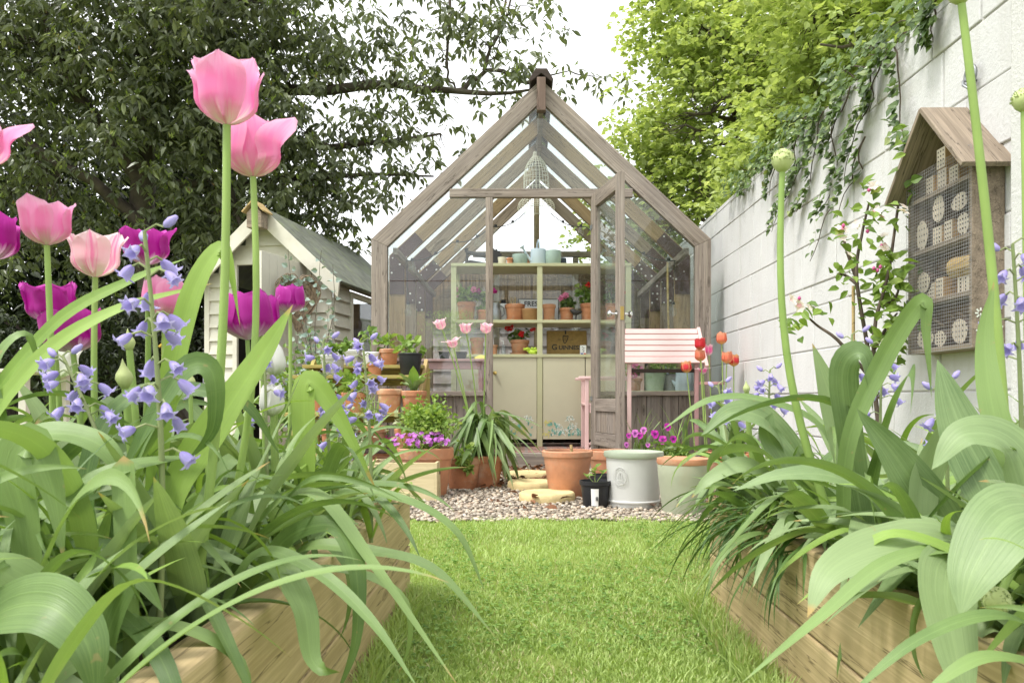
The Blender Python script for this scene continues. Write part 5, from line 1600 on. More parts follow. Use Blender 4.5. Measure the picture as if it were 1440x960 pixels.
# staging shelf behind the right window
sf = thing('window_bench', 'white topped bench inside the right window', 'bench', (.85, 5.86, .12))
board('bench_top', (.56, 5.86, .545), (1.18, 5.86, .545), .02, .34, (0, 0, 1), OLIVE_EDGE, sf)
for x in (.60, 1.14): board('leg', (x, 5.86, .122), (x, 5.86, .533), .03, .26, (1, 0, 0), OLIVE_EDGE, sf)
t = thing('enamel_planter', 'pale green enamel planter behind the pink bench', 'planter', ((919 - HX) / F * 5.82, 5.82, .556))
MB().lathe([(.001, 0), (.07, 0), (.092, .135), (.096, .137), (.09, .137), (.085, .10), (.001, .10)], 32, sx=1.0, sy=.8).build('planter_body', basic('pale green enamel', (.48, .55, .44), .35, .06, 6, .05, 50, dirt=(.25, .42, .18), dirt_amt=.5), t, W[t.name], smooth=40)
part(t, 'foliage', bush_mesh('foliage', (0.02, 0, .15), (.10, .07, .05), 130, .03, G_FRESH, clumps=16))
t = thing('zinc_planter', 'grey zinc planter between the enamel planter and blue can', 'planter', ((944 - HX) / F * 5.86, 5.86, .556))
MB().lathe([(.001, 0), (.06, 0), (.078, .12), (.081, .122), (.075, .122), (.07, .09), (.001, .09)], 28).build('planter_body', ZINC, t, W[t.name], smooth=40)
part(t, 'foliage', bush_mesh('foliage', (0.0, 0, .15), (.09, .07, .06), 160, .026, G_FRESH, clumps=16))
watering_can('blue grey watering can on the white bench behind the tulips', ((964 - HX) / F * 5.78, 5.78, .556), .075, .15, R(-12), BLUE_ENAMEL)
hz_ = thing('hose_coil', 'coil of black hose behind the planters in the right window', 'hose', ((921 - HX) / F * 5.95, 5.95, .556))
hm = MB()
for k in range(4):
    r_ = .10 + .008 * (k % 2); hm.tube([(r_ * math.cos(a), .012 * k, .118 + r_ * math.sin(a) * 1.05) for a in np.linspace(0, 2 * math.pi, 28, endpoint=False)], .0085, 8, closed=True)
hm.build('hose_tube', RUBBER, hz_, W[hz_.name], smooth=60)
t = thing('potted_flower', 'pot of small pink flowers in the right window beside the door', 'potted plant', ((893 - HX) / F * 5.8, 5.8, .556)); w = W[t.name]
MB().lathe(pot_profile(.06, .045, .09, .02, .004), 28).build('pot_body', TERRA, t, w, smooth=35)
part(t, 'foliage', bush_mesh('foliage', (0, 0, .14), (.07, .06, .06), 90, .03, G_MID, clumps=12))
part(t, 'pink_blossom', florets('pink_blossom', pts_in((0, -.03, .14), (.07, .05, .07), 40), .014, F_PINK))
bc = thing('bamboo_cane', 'upright bamboo cane standing inside the right window', 'cane', (1.07, 5.95, .12))
MB().tube(wiggle((1.07, 5.95, .122), (1.06, 5.97, 1.52), 8, .004), .008, 8).build('cane_pole', PALE_WOOD, bc, ID, smooth=60)

# ================================================================== SHED
SA = math.atan(180 / 1120)
sc_ = at(468, 560, 7.3)                       # right front corner
sm = Matrix.Translation((sc_.x, 7.3, 0)) @ Matrix.Rotation(-SA, 4, 'Z')   # local x along the front (0 at right corner, negative left), y into the depth
sh = thing('garden_shed', 'cream weatherboarded garden shed with a felt roof and open door', 'shed', (sc_.x - .6, 7.4, 0))
SW, SD, SE, SP = 1.25, 2.1, 1.62, 2.20
rx = -SW / 2


def clad(nm, x0, x1, z0, z1, face, hole=None, gable=False):
    """overlapping boards; face 'front' runs along local x, 'side' along local y at x=0"""
    mb = MB(); z = z0; bh = .125
    while z < z1 - .01:
        h = min(bh, z1 - z)
        spans = [(x0, x1)]
        if gable and z + h * .5 > SE:
            hw = (SP - (z + h * .6)) / (SP - SE) * SW / 2; spans = [(rx - hw, rx + hw)]
        if hole:
            a, b, za, zb = hole; ns = []
            for s0, s1 in spans:
                if z + h > za + .01 and z < zb - .01:
                    if a - s0 > .02: ns.append((s0, a))
                    if s1 - b > .02: ns.append((b, s1))
                else: ns.append((s0, s1))
            spans = ns
        for s0, s1 in spans:
            if s1 - s0 < .01: continue
            pr = [(-.004, z), (-.036, z - .014), (-.010, z + h), (0, z + h)]      # depth profile: proud at the foot
            vs = []
            for q in (s0, s1):
                for dpt, zz in pr: vs.append((q, dpt, zz) if face == 'front' else (-dpt, q, zz))
            mb.add(vs, [(0, 1, 2, 3), (7, 6, 5, 4), (0, 4, 5, 1), (1, 5, 6, 2), (2, 6, 7, 3), (3, 7, 4, 0)])
        z += h
    return mb.build(nm, CREAM_PAINT, sh, sm)


OX0, OX1, OZ = -.93, -.24, 1.74
clad('front_boards', -SW, 0, .05, SP - .03, 'front', (OX0, OX1, 0, OZ), True)
clad('side_boards', 0, SD, .05, SE, 'side', (.38, 1.1, .95, 1.50))
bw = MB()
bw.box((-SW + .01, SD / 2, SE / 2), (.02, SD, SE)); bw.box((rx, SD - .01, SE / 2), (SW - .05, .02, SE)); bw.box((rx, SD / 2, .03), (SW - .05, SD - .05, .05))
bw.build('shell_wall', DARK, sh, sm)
for x in (-.02, -SW + .02): MB().box((x, -.022, SE / 2), (.05, .03, SE)).build('corner_trim', CREAM_PAINT, sh, sm, bevel=.003)
for x in (OX0 - .02, OX1 + .02): MB().box((x, -.018, OZ / 2), (.045, .035, OZ)).build('door_jamb', CREAM_PAINT, sh, sm, bevel=.003)
MB().box(((OX0 + OX1) / 2, -.018, OZ + .025), (OX1 - OX0 + .12, .04, .05)).build('door_head', CREAM_PAINT, sh, sm, bevel=.003)
for s in (-1, 1):
    ov = .16; sl_v = Vector((SW / 2, 0, SE - SP)).normalized()
    a = Vector((rx, -.16, SP + .02)); b = a + Vector((s * sl_v.x, 0, sl_v.z)) * (math.hypot(SW / 2, SP - SE) + ov)
    nn = Vector((-s * sl_v.z * 1, 0, sl_v.x)); nn = Vector((s * abs(sl_v.z), 0, sl_v.x)) * .03
    dep = Vector((0, SD + .30, 0))
    MB().add([a, b, b + nn, a + nn, a + dep, b + dep, b + nn + dep, a + nn + dep], [(0, 1, 2, 3), (7, 6, 5, 4), (0, 4, 5, 1), (1, 5, 6, 2), (2, 6, 7, 3), (3, 7, 4, 0)]).build('roof', FELT, sh, sm, bevel=.006)
    off = Vector((0, -.012, 0)); dn_ = Vector((0, 0, -.13))
    v = [a + off + nn * .8, b + off + nn * .8, b + off + dn_, a + off + dn_]
    MB().add(v + [q + Vector((0, .024, 0)) for q in v], [(0, 1, 2, 3), (7, 6, 5, 4), (0, 4, 5, 1), (1, 5, 6, 2), (2, 6, 7, 3), (3, 7, 4, 0)]).build('barge_board', CREAM_PAINT, sh, sm, bevel=.003)
wn = MB()
for y in (.38, 1.1): wn.box((.02, y, 1.225), (.045, .05, .60))
for z in (.95, 1.50): wn.box((.02, .74, z), (.045, .67, .05))
f_ = wn.build('window_frame', CREAM_PAINT, sh, sm, bevel=.003)
MB().box((.008, .74, 1.225), (.004, .67, .50)).build('pane', GLASS, f_, sm)
# open door with ledges
dm = sm @ Matrix.Translation((OX1 - .005, -.045, 0)) @ Matrix.Rotation(R(83), 4, 'Z')
sd_ = MB()
for k in range(6): sd_.box((-.0575 - k * .115, 0, .9), (.112, .022, 1.66))
do = sd_.build('door', CREAM_PAINT, sh, dm, bevel=.002)
for z in (.3, 1.5): MB().box((-.345, .022, z), (.62, .02, .10)).build('ledge', CREAM_PAINT, do, dm, bevel=.002)
MB().box((-.64, -.016, 1.05), (.03, .012, .10)).build('latch', IRON, do, dm, bevel=.003)
MB().box((OX0 - .16, -.034, 1.16), (.05, .012, .04)).build('lock_hasp', IRON, sh, sm)
# nest box under the apex
nb = thing('nest_box', 'little timber nest box fixed under the shed apex', 'bird box', sm @ Vector((rx, -.2, 1.95))); w = sm @ Matrix.Translation((rx + .02, -.26, 2.02))
MB().prism([(-.07, 0), (.07, 0), (.07, .13), (0, .20), (-.07, .13)], -.06, .06).build('box_body', HOTEL_WOOD, nb, w, bevel=.003)
for s in (-1, 1):
    MB().box((s * .055, 0, .185), (.14, .17, .014), Matrix.Rotation(s * R(45), 3, 'Y')).build('roof_panel', PALE_WOOD, nb, w, bevel=.002)
MB().lathe([(.018, 0), (.018, .002)], 16).build('entrance_hole', INK, nb, w @ Matrix.Translation((0, -.0625, .09)) @ Matrix.Rotation(R(90), 4, 'X'))
# heart wreath of willow on the door
hw_ = thing('heart_wreath', 'heart shaped willow wreath hanging on the open shed door', 'wreath', dm @ Vector((-.36, -.08, 1.36)))
m = MB()
for k in range(60):
    pts = []
    s_ = U(.55, 1.1); o_ = Vector((U(-.018, .018), U(-.045, .0), U(-.018, .018)))
    for a in np.linspace(0, 2 * math.pi, 40, endpoint=False):
        x = 16 * math.sin(a) ** 3; z = 13 * math.cos(a) - 5 * math.cos(2 * a) - 2 * math.cos(3 * a) - math.cos(4 * a)
        pts.append(Vector((x * .0105 * s_ + .01 * math.sin(5 * a + k), -.055, z * .0150 * s_ + .01 * math.cos(7 * a + k))) + o_)
    m.tube(pts, .0042, 5, closed=True)
m.build('willow_twigs', WICKER, hw_, dm @ Matrix.Translation((-.36, -.12, 1.36)) @ Matrix.Rotation(R(-38), 4, 'Z'), smooth=60)
n = 60; a = RNG.uniform(0, 6.28, n)
P = np.stack([16 * np.sin(a) ** 3 * .0105, RNG.uniform(-.12, -.06, n), (13 * np.cos(a) - 5 * np.cos(2 * a) - 2 * np.cos(3 * a)) * .0145], 1)
P = P[P[:, 2] > -.02]
link('eucalyptus_leaves', cloud_mesh('eucalyptus_leaves', P, rand_unit(len(P)), np.tile([0, -1., .2], (len(P), 1)), .05, .045, G_SILVER), hw_, dm @ Matrix.Translation((-.36, -.12, 1.36)) @ Matrix.Rotation(R(-38), 4, 'Z'))


# ================================================================== SHRUBS BY THE SHED
def shoots(name, label, cat, base, tips, leaf, mat, per=26, aspect=.85, r0=.006, stem=None, group=None, amp=.06):
    """upright wands with paired leaves"""
    t = thing(name, label, cat, base, 0, group); m = MB(); P, D, Nn = [], [], []
    for tip in tips:
        b = Vector(base) + Vector((U(-.05, .05), U(-.05, .05), 0)); pts = wiggle(b, tip, 14, amp)
        m.tube(pts, [r0 * (1 - .75 * i / 14) for i in range(15)], 6)
        for k in range(per):
            f = (.18 + .82 * k / per) * 14; i = min(13, int(f)); p = pts[i].lerp(pts[i + 1], f - i)
            a = k * 1.57 + U(-.4, .4)
            for s in (0, math.pi):
                D.append((math.cos(a + s), math.sin(a + s), U(-.3, .6))); P.append(p + Vector(D[-1]) * .015); Nn.append((U(-1, 1), U(-1.4, -.2), U(-.3, 1)))
    m.build('stem', stem or TWIG, t, ID, smooth=60)
    link('foliage', cloud_mesh('foliage', P, D, Nn, leaf * RNG.uniform(.6, 1.2, len(P)), leaf * aspect, mat), t, ID)
    return t


b = at(430, 560, 6.0); b.z = 0
shoots('eucalyptus_sapling', 'airy grey blue eucalyptus sapling in front of the shed', 'sapling', b, [at(x, y, 6.0 + U(-.15, .15)) for x, y in ((452, 352), (405, 350), (437, 455), (468, 372), (418, 460), (400, 520), (455, 480), (380, 500), (428, 400), (445, 500), (462, 430))], .05, G_SILVER, 18, .9)
b = at(460, 560, 5.6); b.z = 0
t = thing('leafy_shrub', 'low mixed green shrub at the foot of the shed beside the plant stand', 'shrub', b)
link('foliage', bush_mesh('foliage', (b.x - .1, 5.6, .45), (.35, .25, .40), 1600, .05, G_MID, clumps=90, aspect=.6), t, ID)

# ================================================================== INSECT HOTEL
yF, yN = 2.84, 2.43
ih = thing('insect_hotel', 'tall wire fronted timber insect hotel with a pitched roof on the white wall', 'insect hotel', (1.41, 2.63, .67))
hd_ = .10
hm_ = Matrix.Translation((wx(2.43) - .0, 2.43, .655)) @ Matrix.Rotation(R(90), 4, 'Z')      # local x runs away along the wall, y out from the wall to the left, z up
HW, HE, HA = .41, .575, .80


def hbox(nm, c, d, mat=HOTEL_WOOD, par=None, bv=.002): return MB().box(c, d).build(nm, mat, par or ih, hm_, bevel=bv)


for x in (.009, HW - .009): hbox('side_panel', (x, hd_ / 2, HE / 2), (.018, hd_, HE))
hbox('back_panel', (HW / 2, .006, HE / 2), (HW - .036, .01, HE), BROWN_WOOD)
for z in (.008, .17, .35, .53): hbox('shelf', (HW / 2, hd_ / 2 + .004, z), (HW - .038, hd_ - .012, .016))
MB().prism([(0.02, HE), (HW - .02, HE), (HW / 2, HA - .02)], .002, .012).build('gable_back', HOTEL_WOOD, ih, hm_)
for s in (-1, 1):
    e = Vector((HW / 2 + s * (HW / 2 + .05), 0, HE - .03)); tp = Vector((HW / 2, 0, HA)); L = (e - tp).length
    m = hm_ @ frame_from(tp, e, (0, 1, 0))
    MB().box((L / 2, .075, s * .0), (L, .17, .016)).build('roof_panel', HOTEL_WOOD, ih, m, bevel=.002)
HOLED = basic('drilled end grain', (.60, .53, .43), .8, .15, 20, .3, 80)
HOLES = basic('drilled holes', (.02, .015, .012), .9, .1)
PINE = wood('pine block', (.38, .24, .10), (.54, .37, .19), grain=12)


def drill(par, c, w_, h_, n1, n2, m_, rnd_=False):
    mb = MB()
    for i in range(n1):
        for j in range(n2):
            x = (i + .5) / n1 - .5; z = (j + .5) / n2 - .5
            if rnd_ and x * x + z * z > .2: continue
            mb.lathe([(.0032, -.0002), (.0032, .0004)], 8, (0, 0, 0)); k = len(mb.v)
            for q in range(k - 16, k):
                v = mb.v[q]; mb.v[q] = (c[0] + x * w_ + v[0], c[1] + v[2], c[2] + z * h_ + v[1])
    mb.build('drilled_holes', HOLES, par, m_)


def block(x, z, w_, h_, dpt=.06):
    o = MB().box((x, .018 + dpt / 2, z + h_ / 2), (w_, dpt, h_)).build('drilled_block', PINE, ih, hm_, bevel=.002)
    MB().box((x, .018 + dpt + .0006, z + h_ / 2), (w_ - .003, .001, h_ - .003)).build('end_grain', HOLED, o, hm_)
    drill(o, (x, .018 + dpt + .0014, z + h_ / 2), w_ * .86, h_ * .86, 3, 4, hm_)


def log(x, z, w_, h_, dpt=.066):
    mb = MB(); n = 20; ph = U(0, 6)
    ring = [(x + w_ / 2 * (1 + .06 * math.sin(3 * a + ph)) * math.cos(a), z + h_ / 2 + h_ / 2 * (1 + .05 * math.sin(2 * a + ph)) * math.sin(a)) for a in np.linspace(0, 2 * math.pi, n, endpoint=False)]
    o = mb.prism(ring, .018, .018 + dpt).build('drilled_log', TWIG, ih, hm_, smooth=50)
    cx_, cz_ = x, z + h_ / 2
    MB().prism([(cx_ + (a - cx_) * .93, cz_ + (b_ - cz_) * .93) for a, b_ in ring], .018 + dpt, .018 + dpt + .001).build('end_grain', HOLED, o, hm_)
    drill(o, (cx_, .018 + dpt + .0014, cz_), w_, h_, 5, 5, hm_, True)


# local x: 0 is the near end (right in the photo)
z1, z2, z3, z4 = .016, .178, .358, .538
for x, z, w_, h_ in ((.30, z4, .05, .065), (.22, z4, .055, .07), (.225, z4 + .072, .055, .07), (.145, z4, .055, .06), (.18, z3, .05, .07), (.25, z3, .06, .065), (.29, z2, .05, .06), (.235, z2, .05, .07), (.075, z2, .10, .055)): block(x, z, w_, h_)
for x, z, w_, h_ in ((.34, z3, .085, .105), (.08, z3, .075, .075), (.23, z3 + .07, .08, .098), (.10, z3 + .082, .10, .06), (.33, z2 + .03, .09, .075), (.10, z1, .10, .085), (.32, z1, .12, .07), (.22, z1, .08, .055)): log(x, z, w_, h_)
MB().tube([(.02, .06, z2 + .085), (.10, .06, z2 + .085), (.16, .06, z2 + .09)], [.035, .036, .037], 14).build('bamboo_tube', PALE_WOOD, ih, hm_, smooth=50)
tw = MB()
for k in range(26):
    x = U(.03, .37); z = U(z1 + .02, z1 + .10); a = U(-.6, .6)
    tw.tube([(x - .05 * math.cos(a), U(.03, .07), z - .03 * math.sin(a)), (x + .05 * math.cos(a), U(.03, .07), z + .03 * math.sin(a))], U(.002, .005), 5)
tw.build('twig_stuffing', WICKER, ih, hm_)
ws = MB(); n1 = 38; zt = HE + .045
for i in range(n1 + 1): ws.tube([(HW * i / n1, hd_ + .004, .0), (HW * i / n1, hd_ + .004 + .002 * math.sin(i), zt)], .00065, 4)
n2 = 56
for j in range(n2 + 1): ws.tube([(0, hd_ + .0055, zt * j / n2), (HW, hd_ + .0055, zt * j / n2)], .00065, 4)
ws.build('wire_mesh', WIRE, ih, hm_)
# stencilled flowers on the near side panel
sten = MB(); W2 = Matrix.Translation((-.0006, 0, 0))
for y, z0, h_ in ((.075, .005, .10), (.045, .0, .045), (.02, .0, .05)):
    sten.box((-.001, y, z0 + h_ / 2), (.001, .004, h_))
    if h_ > .08:
        for a in range(8):
            th = a * math.pi / 4; sten.box((-.001, y + .012 * math.cos(th), z0 + h_ + .012 * math.sin(th)), (.001, .010, .005), Matrix.Rotation(th, 3, 'X'))
    else:
        for s in (-.6, 0, .6): sten.box((-.001, y + .012 * math.sin(s), z0 + h_ + .004 + .006 * math.cos(s)), (.001, .006, .018), Matrix.Rotation(-s, 3, 'X'))
    for s in (-1, 1): sten.box((-.001, y + s * .008, z0 + h_ * .45), (.001, .014, .005), Matrix.Rotation(s * .6, 3, 'X'))
sten.build('stencilled_flowers', F_WHITE, ih, hm_)
hk = thing('wall_hook', 'rusty iron ring hook on the white wall above the insect hotel', 'hook', (1.44, 2.6, 1.52))
MB().tube([(wx(2.58) - .0, 2.58, 1.53), (wx(2.58) - .045, 2.58, 1.525), (wx(2.58) - .055, 2.56, 1.505), (wx(2.58) - .045, 2.54, 1.485), (wx(2.58) - .03, 2.53, 1.495)], .004, 8).build('hook_bar', ZINC, hk, ID, smooth=60)
MB().tube([(wx(2.58) - .02, 2.58 + .03 * math.cos(a), 1.545 + .03 * math.sin(a)) for a in np.linspace(0, 6.28, 16, endpoint=False)], .006, 8, closed=True).build('ring', ZINC, hk, ID, smooth=60)

# ================================================================== FOREGROUND BEDS
SOILZ = .238


def soil_at(px, d): return Vector(((px - HX) / F * d, d, SOILZ))


def catmull(P, n=26):
    P = [Vector(p) for p in P]; P = [P[0] * 2 - P[1]] + P + [P[-1] * 2 - P[-2]]; out = []
    segs = len(P) - 3
    for i in range(n + 1):
        t = i / n * segs; k = min(int(t), segs - 1); f = t - k
        a, b, c, d = P[k:k + 4]
        out.append(.5 * ((2 * b) + (c - a) * f + (2 * a - 5 * b + 4 * c - d) * f * f + (3 * b - 3 * c + d - a) * f ** 3))
    return out


def ribbon(t, pts, wpx, mat, face=(0, -.8, .6), face2=None, fold=.25, tipw=.7, n=26, m=6, basew=.5, peak=.4):
    """a leaf along measured points; face: the way its upper side looks"""
    dm_ = sum(p[2] for p in pts) / len(pts); Wd = wpx / F * dm_
    C_ = catmull([at(*p) for p in pts], n); V, Uv = [], []; ph = U(0, 6)
    f1 = Vector(face); f2 = Vector(face2 or face)
    for i, p in enumerate(C_):
        tt = i / n; tg = (C_[min(i + 1, n)] - C_[max(i - 1, 0)]).normalized()
        nr = f1.lerp(f2, tt); nr = (nr - tg * nr.dot(tg)).normalized(); sd_ = tg.cross(nr)
        w_ = Wd * (basew + (1 - basew) * min(1, tt / peak) ** .8) * max(0, 1 - max(0, (tt - (1 - tipw)) / tipw) ** 2.2)
        for j in range(m + 1):
            u = j / m * 2 - 1
            V.append(p + sd_ * (u * w_ * .5) + nr * (fold * abs(u) ** 1.3 * w_ * .5 * (1 - .5 * tt) + .03 * w_ * math.sin(tt * 15 + ph + u * 2) * abs(u))); Uv.append(((u + 1) / 2, tt))
    Fc = [(i * (m + 1) + j, i * (m + 1) + j + 1, (i + 1) * (m + 1) + j + 1, (i + 1) * (m + 1) + j) for i in range(n) for j in range(m)]
    return link('leaf', mesh_np('leaf', [tuple(v) for v in V], Fc, mat, uv=Uv), t, ID)


def clump(name, label, cat, base, kinds, n, group, scale=1.0, az=None, spread=6.28, jit=.02):
    t = thing(name, label, cat, base, U(0, 6.28) if az is None else az, group); w = W[t.name]
    for i in range(n):
        a = (i / n - .5) * spread + U(-.35, .35)
        link('leaf', random.choice(BANK[random.choice(kinds)]), t, w @ Matrix.Translation((U(-jit, jit), U(-jit, jit), -.01)) @ Matrix.Rotation(a, 4, 'Z') @ Matrix.Rotation(U(-.15, .15), 4, 'X') @ Matrix.Scale(scale * U(.8, 1.12), 4))
    return t


TL = 'tulips of the left raised bed'
def T(lb, px, py, d, H, Rr, mat, bx, flare=0, bow=(0, 0, 0), db=0.0, **k):
    return tulip(lb, at(px, py, d), soil_at(bx, d + db), H, Rr, mat, flare, bow, group=TL, **k)


T('tall pink tulip with a ruffled open cup, highest flower of all', 319, 176, .86, .068, .0295, PT_PINK, 268, .30, (.012, 0, 0), .02, wid=.95, ruff=.05, pinch=.95, roll=-1.45, sr=.0047, odd=(4, .35))
T('tall pink tulip with one petal curling out to the right', 356, 249, .95, .072, .030, PT_PINK, 290, -.02, (.025, 0, 0), .0, wid=.95, pinch=.72, roll=-.28, sr=.0042, odd=(0, 1.2))
T('pink tulip with a broad goblet, leftmost of the fully visible ones', 66, 345, 1.0, .058, .0255, PT_PINK, 74, .34, (.004, 0, 0), .03, wid=.95, pinch=.92, roll=-1.6, sr=.004)
T('pale pink tulip with white flamed petals, half open', 134, 390, 1.1, .064, .028, PT_PALE, 150, .55, (-.008, 0, 0), .0, wid=.9, ruff=.06, roll=.8)
T('purple tulip wide open behind the bluebell, next to the flamed pink one', 207, 373, 1.2, .060, .029, PT_PURP, 182, .5, (.012, 0, 0), .05, wid=.85, ruff=.05, roll=.2)
T('rounded closed pink tulip behind the bluebell spike', 231, 447, 1.22, .062, .030, PT_PINK, 215, -.02, (.005, 0, 0), .0, wid=1.0, pinch=.85)
T('purple tulip spread wide open above another purple one', 74, 455, 1.22, .064, .032, PT_PURP, 84, .32, (.008, 0, 0), .05, wid=.8, ruff=.12, roll=1.1)
T('dark purple tulip with a white base, lower of the purple pair', 103, 496, 1.14, .062, .036, PT_PURP, 120, .12, (.006, 0, 0), .0, wid=1.0, pinch=.9)
T('big purple tulip blooming in front of the shed door', 348, 478, 1.36, .084, .041, PT_PURP, 352, -.04, (.004, 0, 0), .0, wid=1.0, ruff=.03, pinch=.84)
T('second purple tulip leaning behind the big one near the shed', 366, 470, 1.46, .074, .034, PT_PURP, 372, .25, (.004, 0, 0), .0, wid=.9, ruff=.05)
T('small closed purple tulip under the heart wreath', 408, 440, 1.62, .056, .027, PT_PURP, 402, -.05, (.004, 0, 0), .0, wid=1.0, pinch=.9)
T('pink tulip with splayed petals cut by the left edge', -22, 236, .94, .060, .024, PT_PINK, 0, 1.3, (.0, 0, 0), .03, wid=.75, roll=.1)
T('magenta tulip barely showing at the left edge', -12, 366, 1.05, .06, .03, PT_PURP, 4, .3)
T('white tulip closed and narrow below the big purple one', 386, 528, 1.36, .052, .017, PT_WHITE, 392, -.1, wid=1.1, pinch=.6)
T('white tulip, lower and nearer the leaves than the other', 383, 585, 1.32, .054, .018, PT_WHITE, 388, .0, wid=1.0, pinch=.7)
T('white tulip opening behind the lower bluebell', 80, 532, 1.32, .06, .03, PT_WHITE, 95, .9, wid=.8)

BLG = 'bluebells of the raised beds'
bluebell('bluebell spike crossing in front of the closed pink tulip', at(203, 325, .76), soil_at(222, .80), 22, .46, (.010, 0, 0), 1.05, BLG)
bluebell('nodding bluebell low over the arching leaves, under the dark purple tulip', at(88, 500, .86), soil_at(165, .86), 14, .20, (.028, 0, 0), .92, BLG)
bluebell('bluebell beside the white tulip below the big purple one', at(372, 478, 1.30), soil_at(378, 1.30), 8, .35, (0, 0, 0), 1.0, BLG)
bluebell('dense bluebell spike in front of the shed corner', at(455, 478, 1.45), soil_at(478, 1.45), 19, .42, (-.006, 0, 0), 1.1, BLG)
bluebell('full bluebell spike in front of the plant stand', at(510, 480, 1.45), soil_at(522, 1.45), 19, .40, (.006, 0, 0), 1.1, BLG)
bluebell('short bluebell half buried in leaves near the crate', at(478, 577, 1.6), soil_at(470, 1.62), 6, .35, (0, 0, 0), 1.0, BLG)
bluebell('bluebell against the foot of the white wall beside the allium stalk', at(1198, 470, 1.5), soil_at(1205, 1.5), 15, .35, (0, 0, 0), 1.1, BLG)
bluebell('bluebell behind the bent leaf under the apple tree', at(1240, 478, 1.55), soil_at(1235, 1.55), 15, .35, (0, 0, 0), 1.1, BLG)
bluebell('bluebell standing clear before the white wall', at(1083, 520, 1.8), soil_at(1074, 1.8), 15, .30, (0, 0, 0), 1.15, BLG)
bluebell('bluebell beside the red tulips at the far end of the right bed', at(1010, 540, 1.84), soil_at(1040, 1.82), 9, .3, (0, 0, 0), 1.2, BLG)
bluebell('tall bluebell in front of the insect hotel corner', at(1424, 343, 1.02), soil_at(1436, 1.02), 15, .32, (.006, 0, 0), 1.15, BLG)
bluebell('bluebell sunk among broad leaves below the insect hotel', at(1330, 535, 1.1), soil_at(1335, 1.1), 7, .3, (0, 0, 0), 1.0, BLG)

ALG = 'alliums in bud'
allium('tall allium stalk with a round bud rising before the white wall', at(1100, 241, 1.14), soil_at(1200, 1.16), .0155, .0050, (-.040, 0, 0), False, 3, ALG)
allium('very tall allium stalk crossing the insect hotel and leaving the top', at(1352, 4, .94), soil_at(1428, .98), .016, .0052, (.008, 0, 0), False, 3, ALG)
allium('allium stalk with a round bud at the right edge', at(1440, 156, 1.1), soil_at(1452, 1.1), .015, .005, (0, 0, 0), False, 2, ALG)
allium('pointed allium bud between the two low bluebells', at(182, 492, 1.08), soil_at(200, 1.08), .0085, .0052, (.004, 0, 0), True, 2, ALG)
allium('plump pale allium bud nodding over the arching leaf', at(176, 545, .98), soil_at(205, 1.0), .0105, .005, (.0, 0, 0), True, 2, ALG)
allium('small allium bud in front of the dark shade by the shed', at(268, 545, 1.2), soil_at(272, 1.2), .0075, .0035, (0, 0, 0), True, 2, ALG)
allium('green allium bud leaning at the far end of the right bed', at(1050, 552, 1.55), soil_at(1082, 1.6), .007, .0055, (-.01, 0, 0), True, 2, ALG)
allium('withered bud drooping at the right among the broad leaves', at(1408, 832, .72), soil_at(1450, .85), .012, .004, (.01, 0, .06), False, 0, ALG)

# leaves measured one by one, gathered in named clumps
SLB = 'leaf clumps of the left raised bed'
t = thing('allium_clump', 'clump with two long narrow leaves arching up past the purple tulips', 'leaf clump', soil_at(-40, .95), 0, SLB)
ribbon(t, [(-70, 860, .98), (-40, 620, .96), (70, 462, .95), (180, 396, .97), (262, 363, 1.0)], 24, STRAP_B, (0, -.9, .5))
ribbon(t, [(-60, 860, .92), (-45, 660, .90), (45, 515, .90), (160, 437, .92), (300, 398, .98)], 28, STRAP_B, (0, -.9, .5))
ribbon(t, [(0, 860, .9), (10, 640, .9), (-10, 520, .9), (38, 470, .92), (66, 560, .95)], 18, STRAP)
t = thing('allium_clump', 'clump with a tall leaf hooking over at its tip before the shed', 'leaf clump', soil_at(215, .92), 0, SLB)
ribbon(t, [(205, 880, .95), (222, 640, .93), (262, 440, .92), (302, 356, .92), (322, 368, .92), (338, 460, .93)], 34, STRAP_B, (.6, -.7, .3), (-.6, -.7, .4))
ribbon(t, [(225, 880, .92), (245, 700, .92), (310, 590, .9), (370, 498, .9), (412, 428, .9)], 58, STRAP_B, (-.3, -.95, .2))
ribbon(t, [(150, 890, .86), (178, 680, .85), (250, 530, .84), (297, 520, .84), (300, 600, .85), (262, 650, .86)], 34, STRAP, (-.3, -.6, .7), (.5, -.6, -.4))
ribbon(t, [(180, 900, .9), (120, 700, .88), (180, 560, .9), (330, 560, .92), (395, 640, .95)], 30, STRAP)
t = thing('allium_clump', 'clump sending long strap leaves over the bed edge towards the lawn', 'leaf clump', soil_at(380, 1.1), 0, SLB)
ribbon(t, [(330, 840, 1.06), (360, 740, 1.02), (440, 693, .98), (530, 800, .92), (645, 965, .86)], 26, STRAP, (.3, -.5, .8))
ribbon(t, [(380, 830, 1.15), (430, 770, 1.1), (520, 775, 1.08), (610, 800, 1.04), (698, 896, 1.0)], 26, STRAP, (.3, -.5, .8))
ribbon(t, [(430, 820, 1.3), (470, 700, 1.28), (560, 700, 1.26), (640, 745, 1.24), (684, 835, 1.22)], 20, STRAP, (.3, -.5, .8))
ribbon(t, [(420, 820, 1.3), (430, 660, 1.3), (430, 540, 1.3), (470, 575, 1.3), (530, 690, 1.3)], 38, STRAP_B, (-.2, -.9, .4))
ribbon(t, [(350, 850, 1.0), (400, 760, .98), (470, 740, .95), (500, 800, .92), (500, 900, .9), (470, 985, .88)], 36, STRAP, (.2, -.7, .6), (.9, -.4, .1))
ribbon(t, [(300, 880, .9), (360, 780, .88), (440, 800, .84), (520, 870, .8), (590, 970, .76)], 24, STRAP, (.2, -.6, .8))
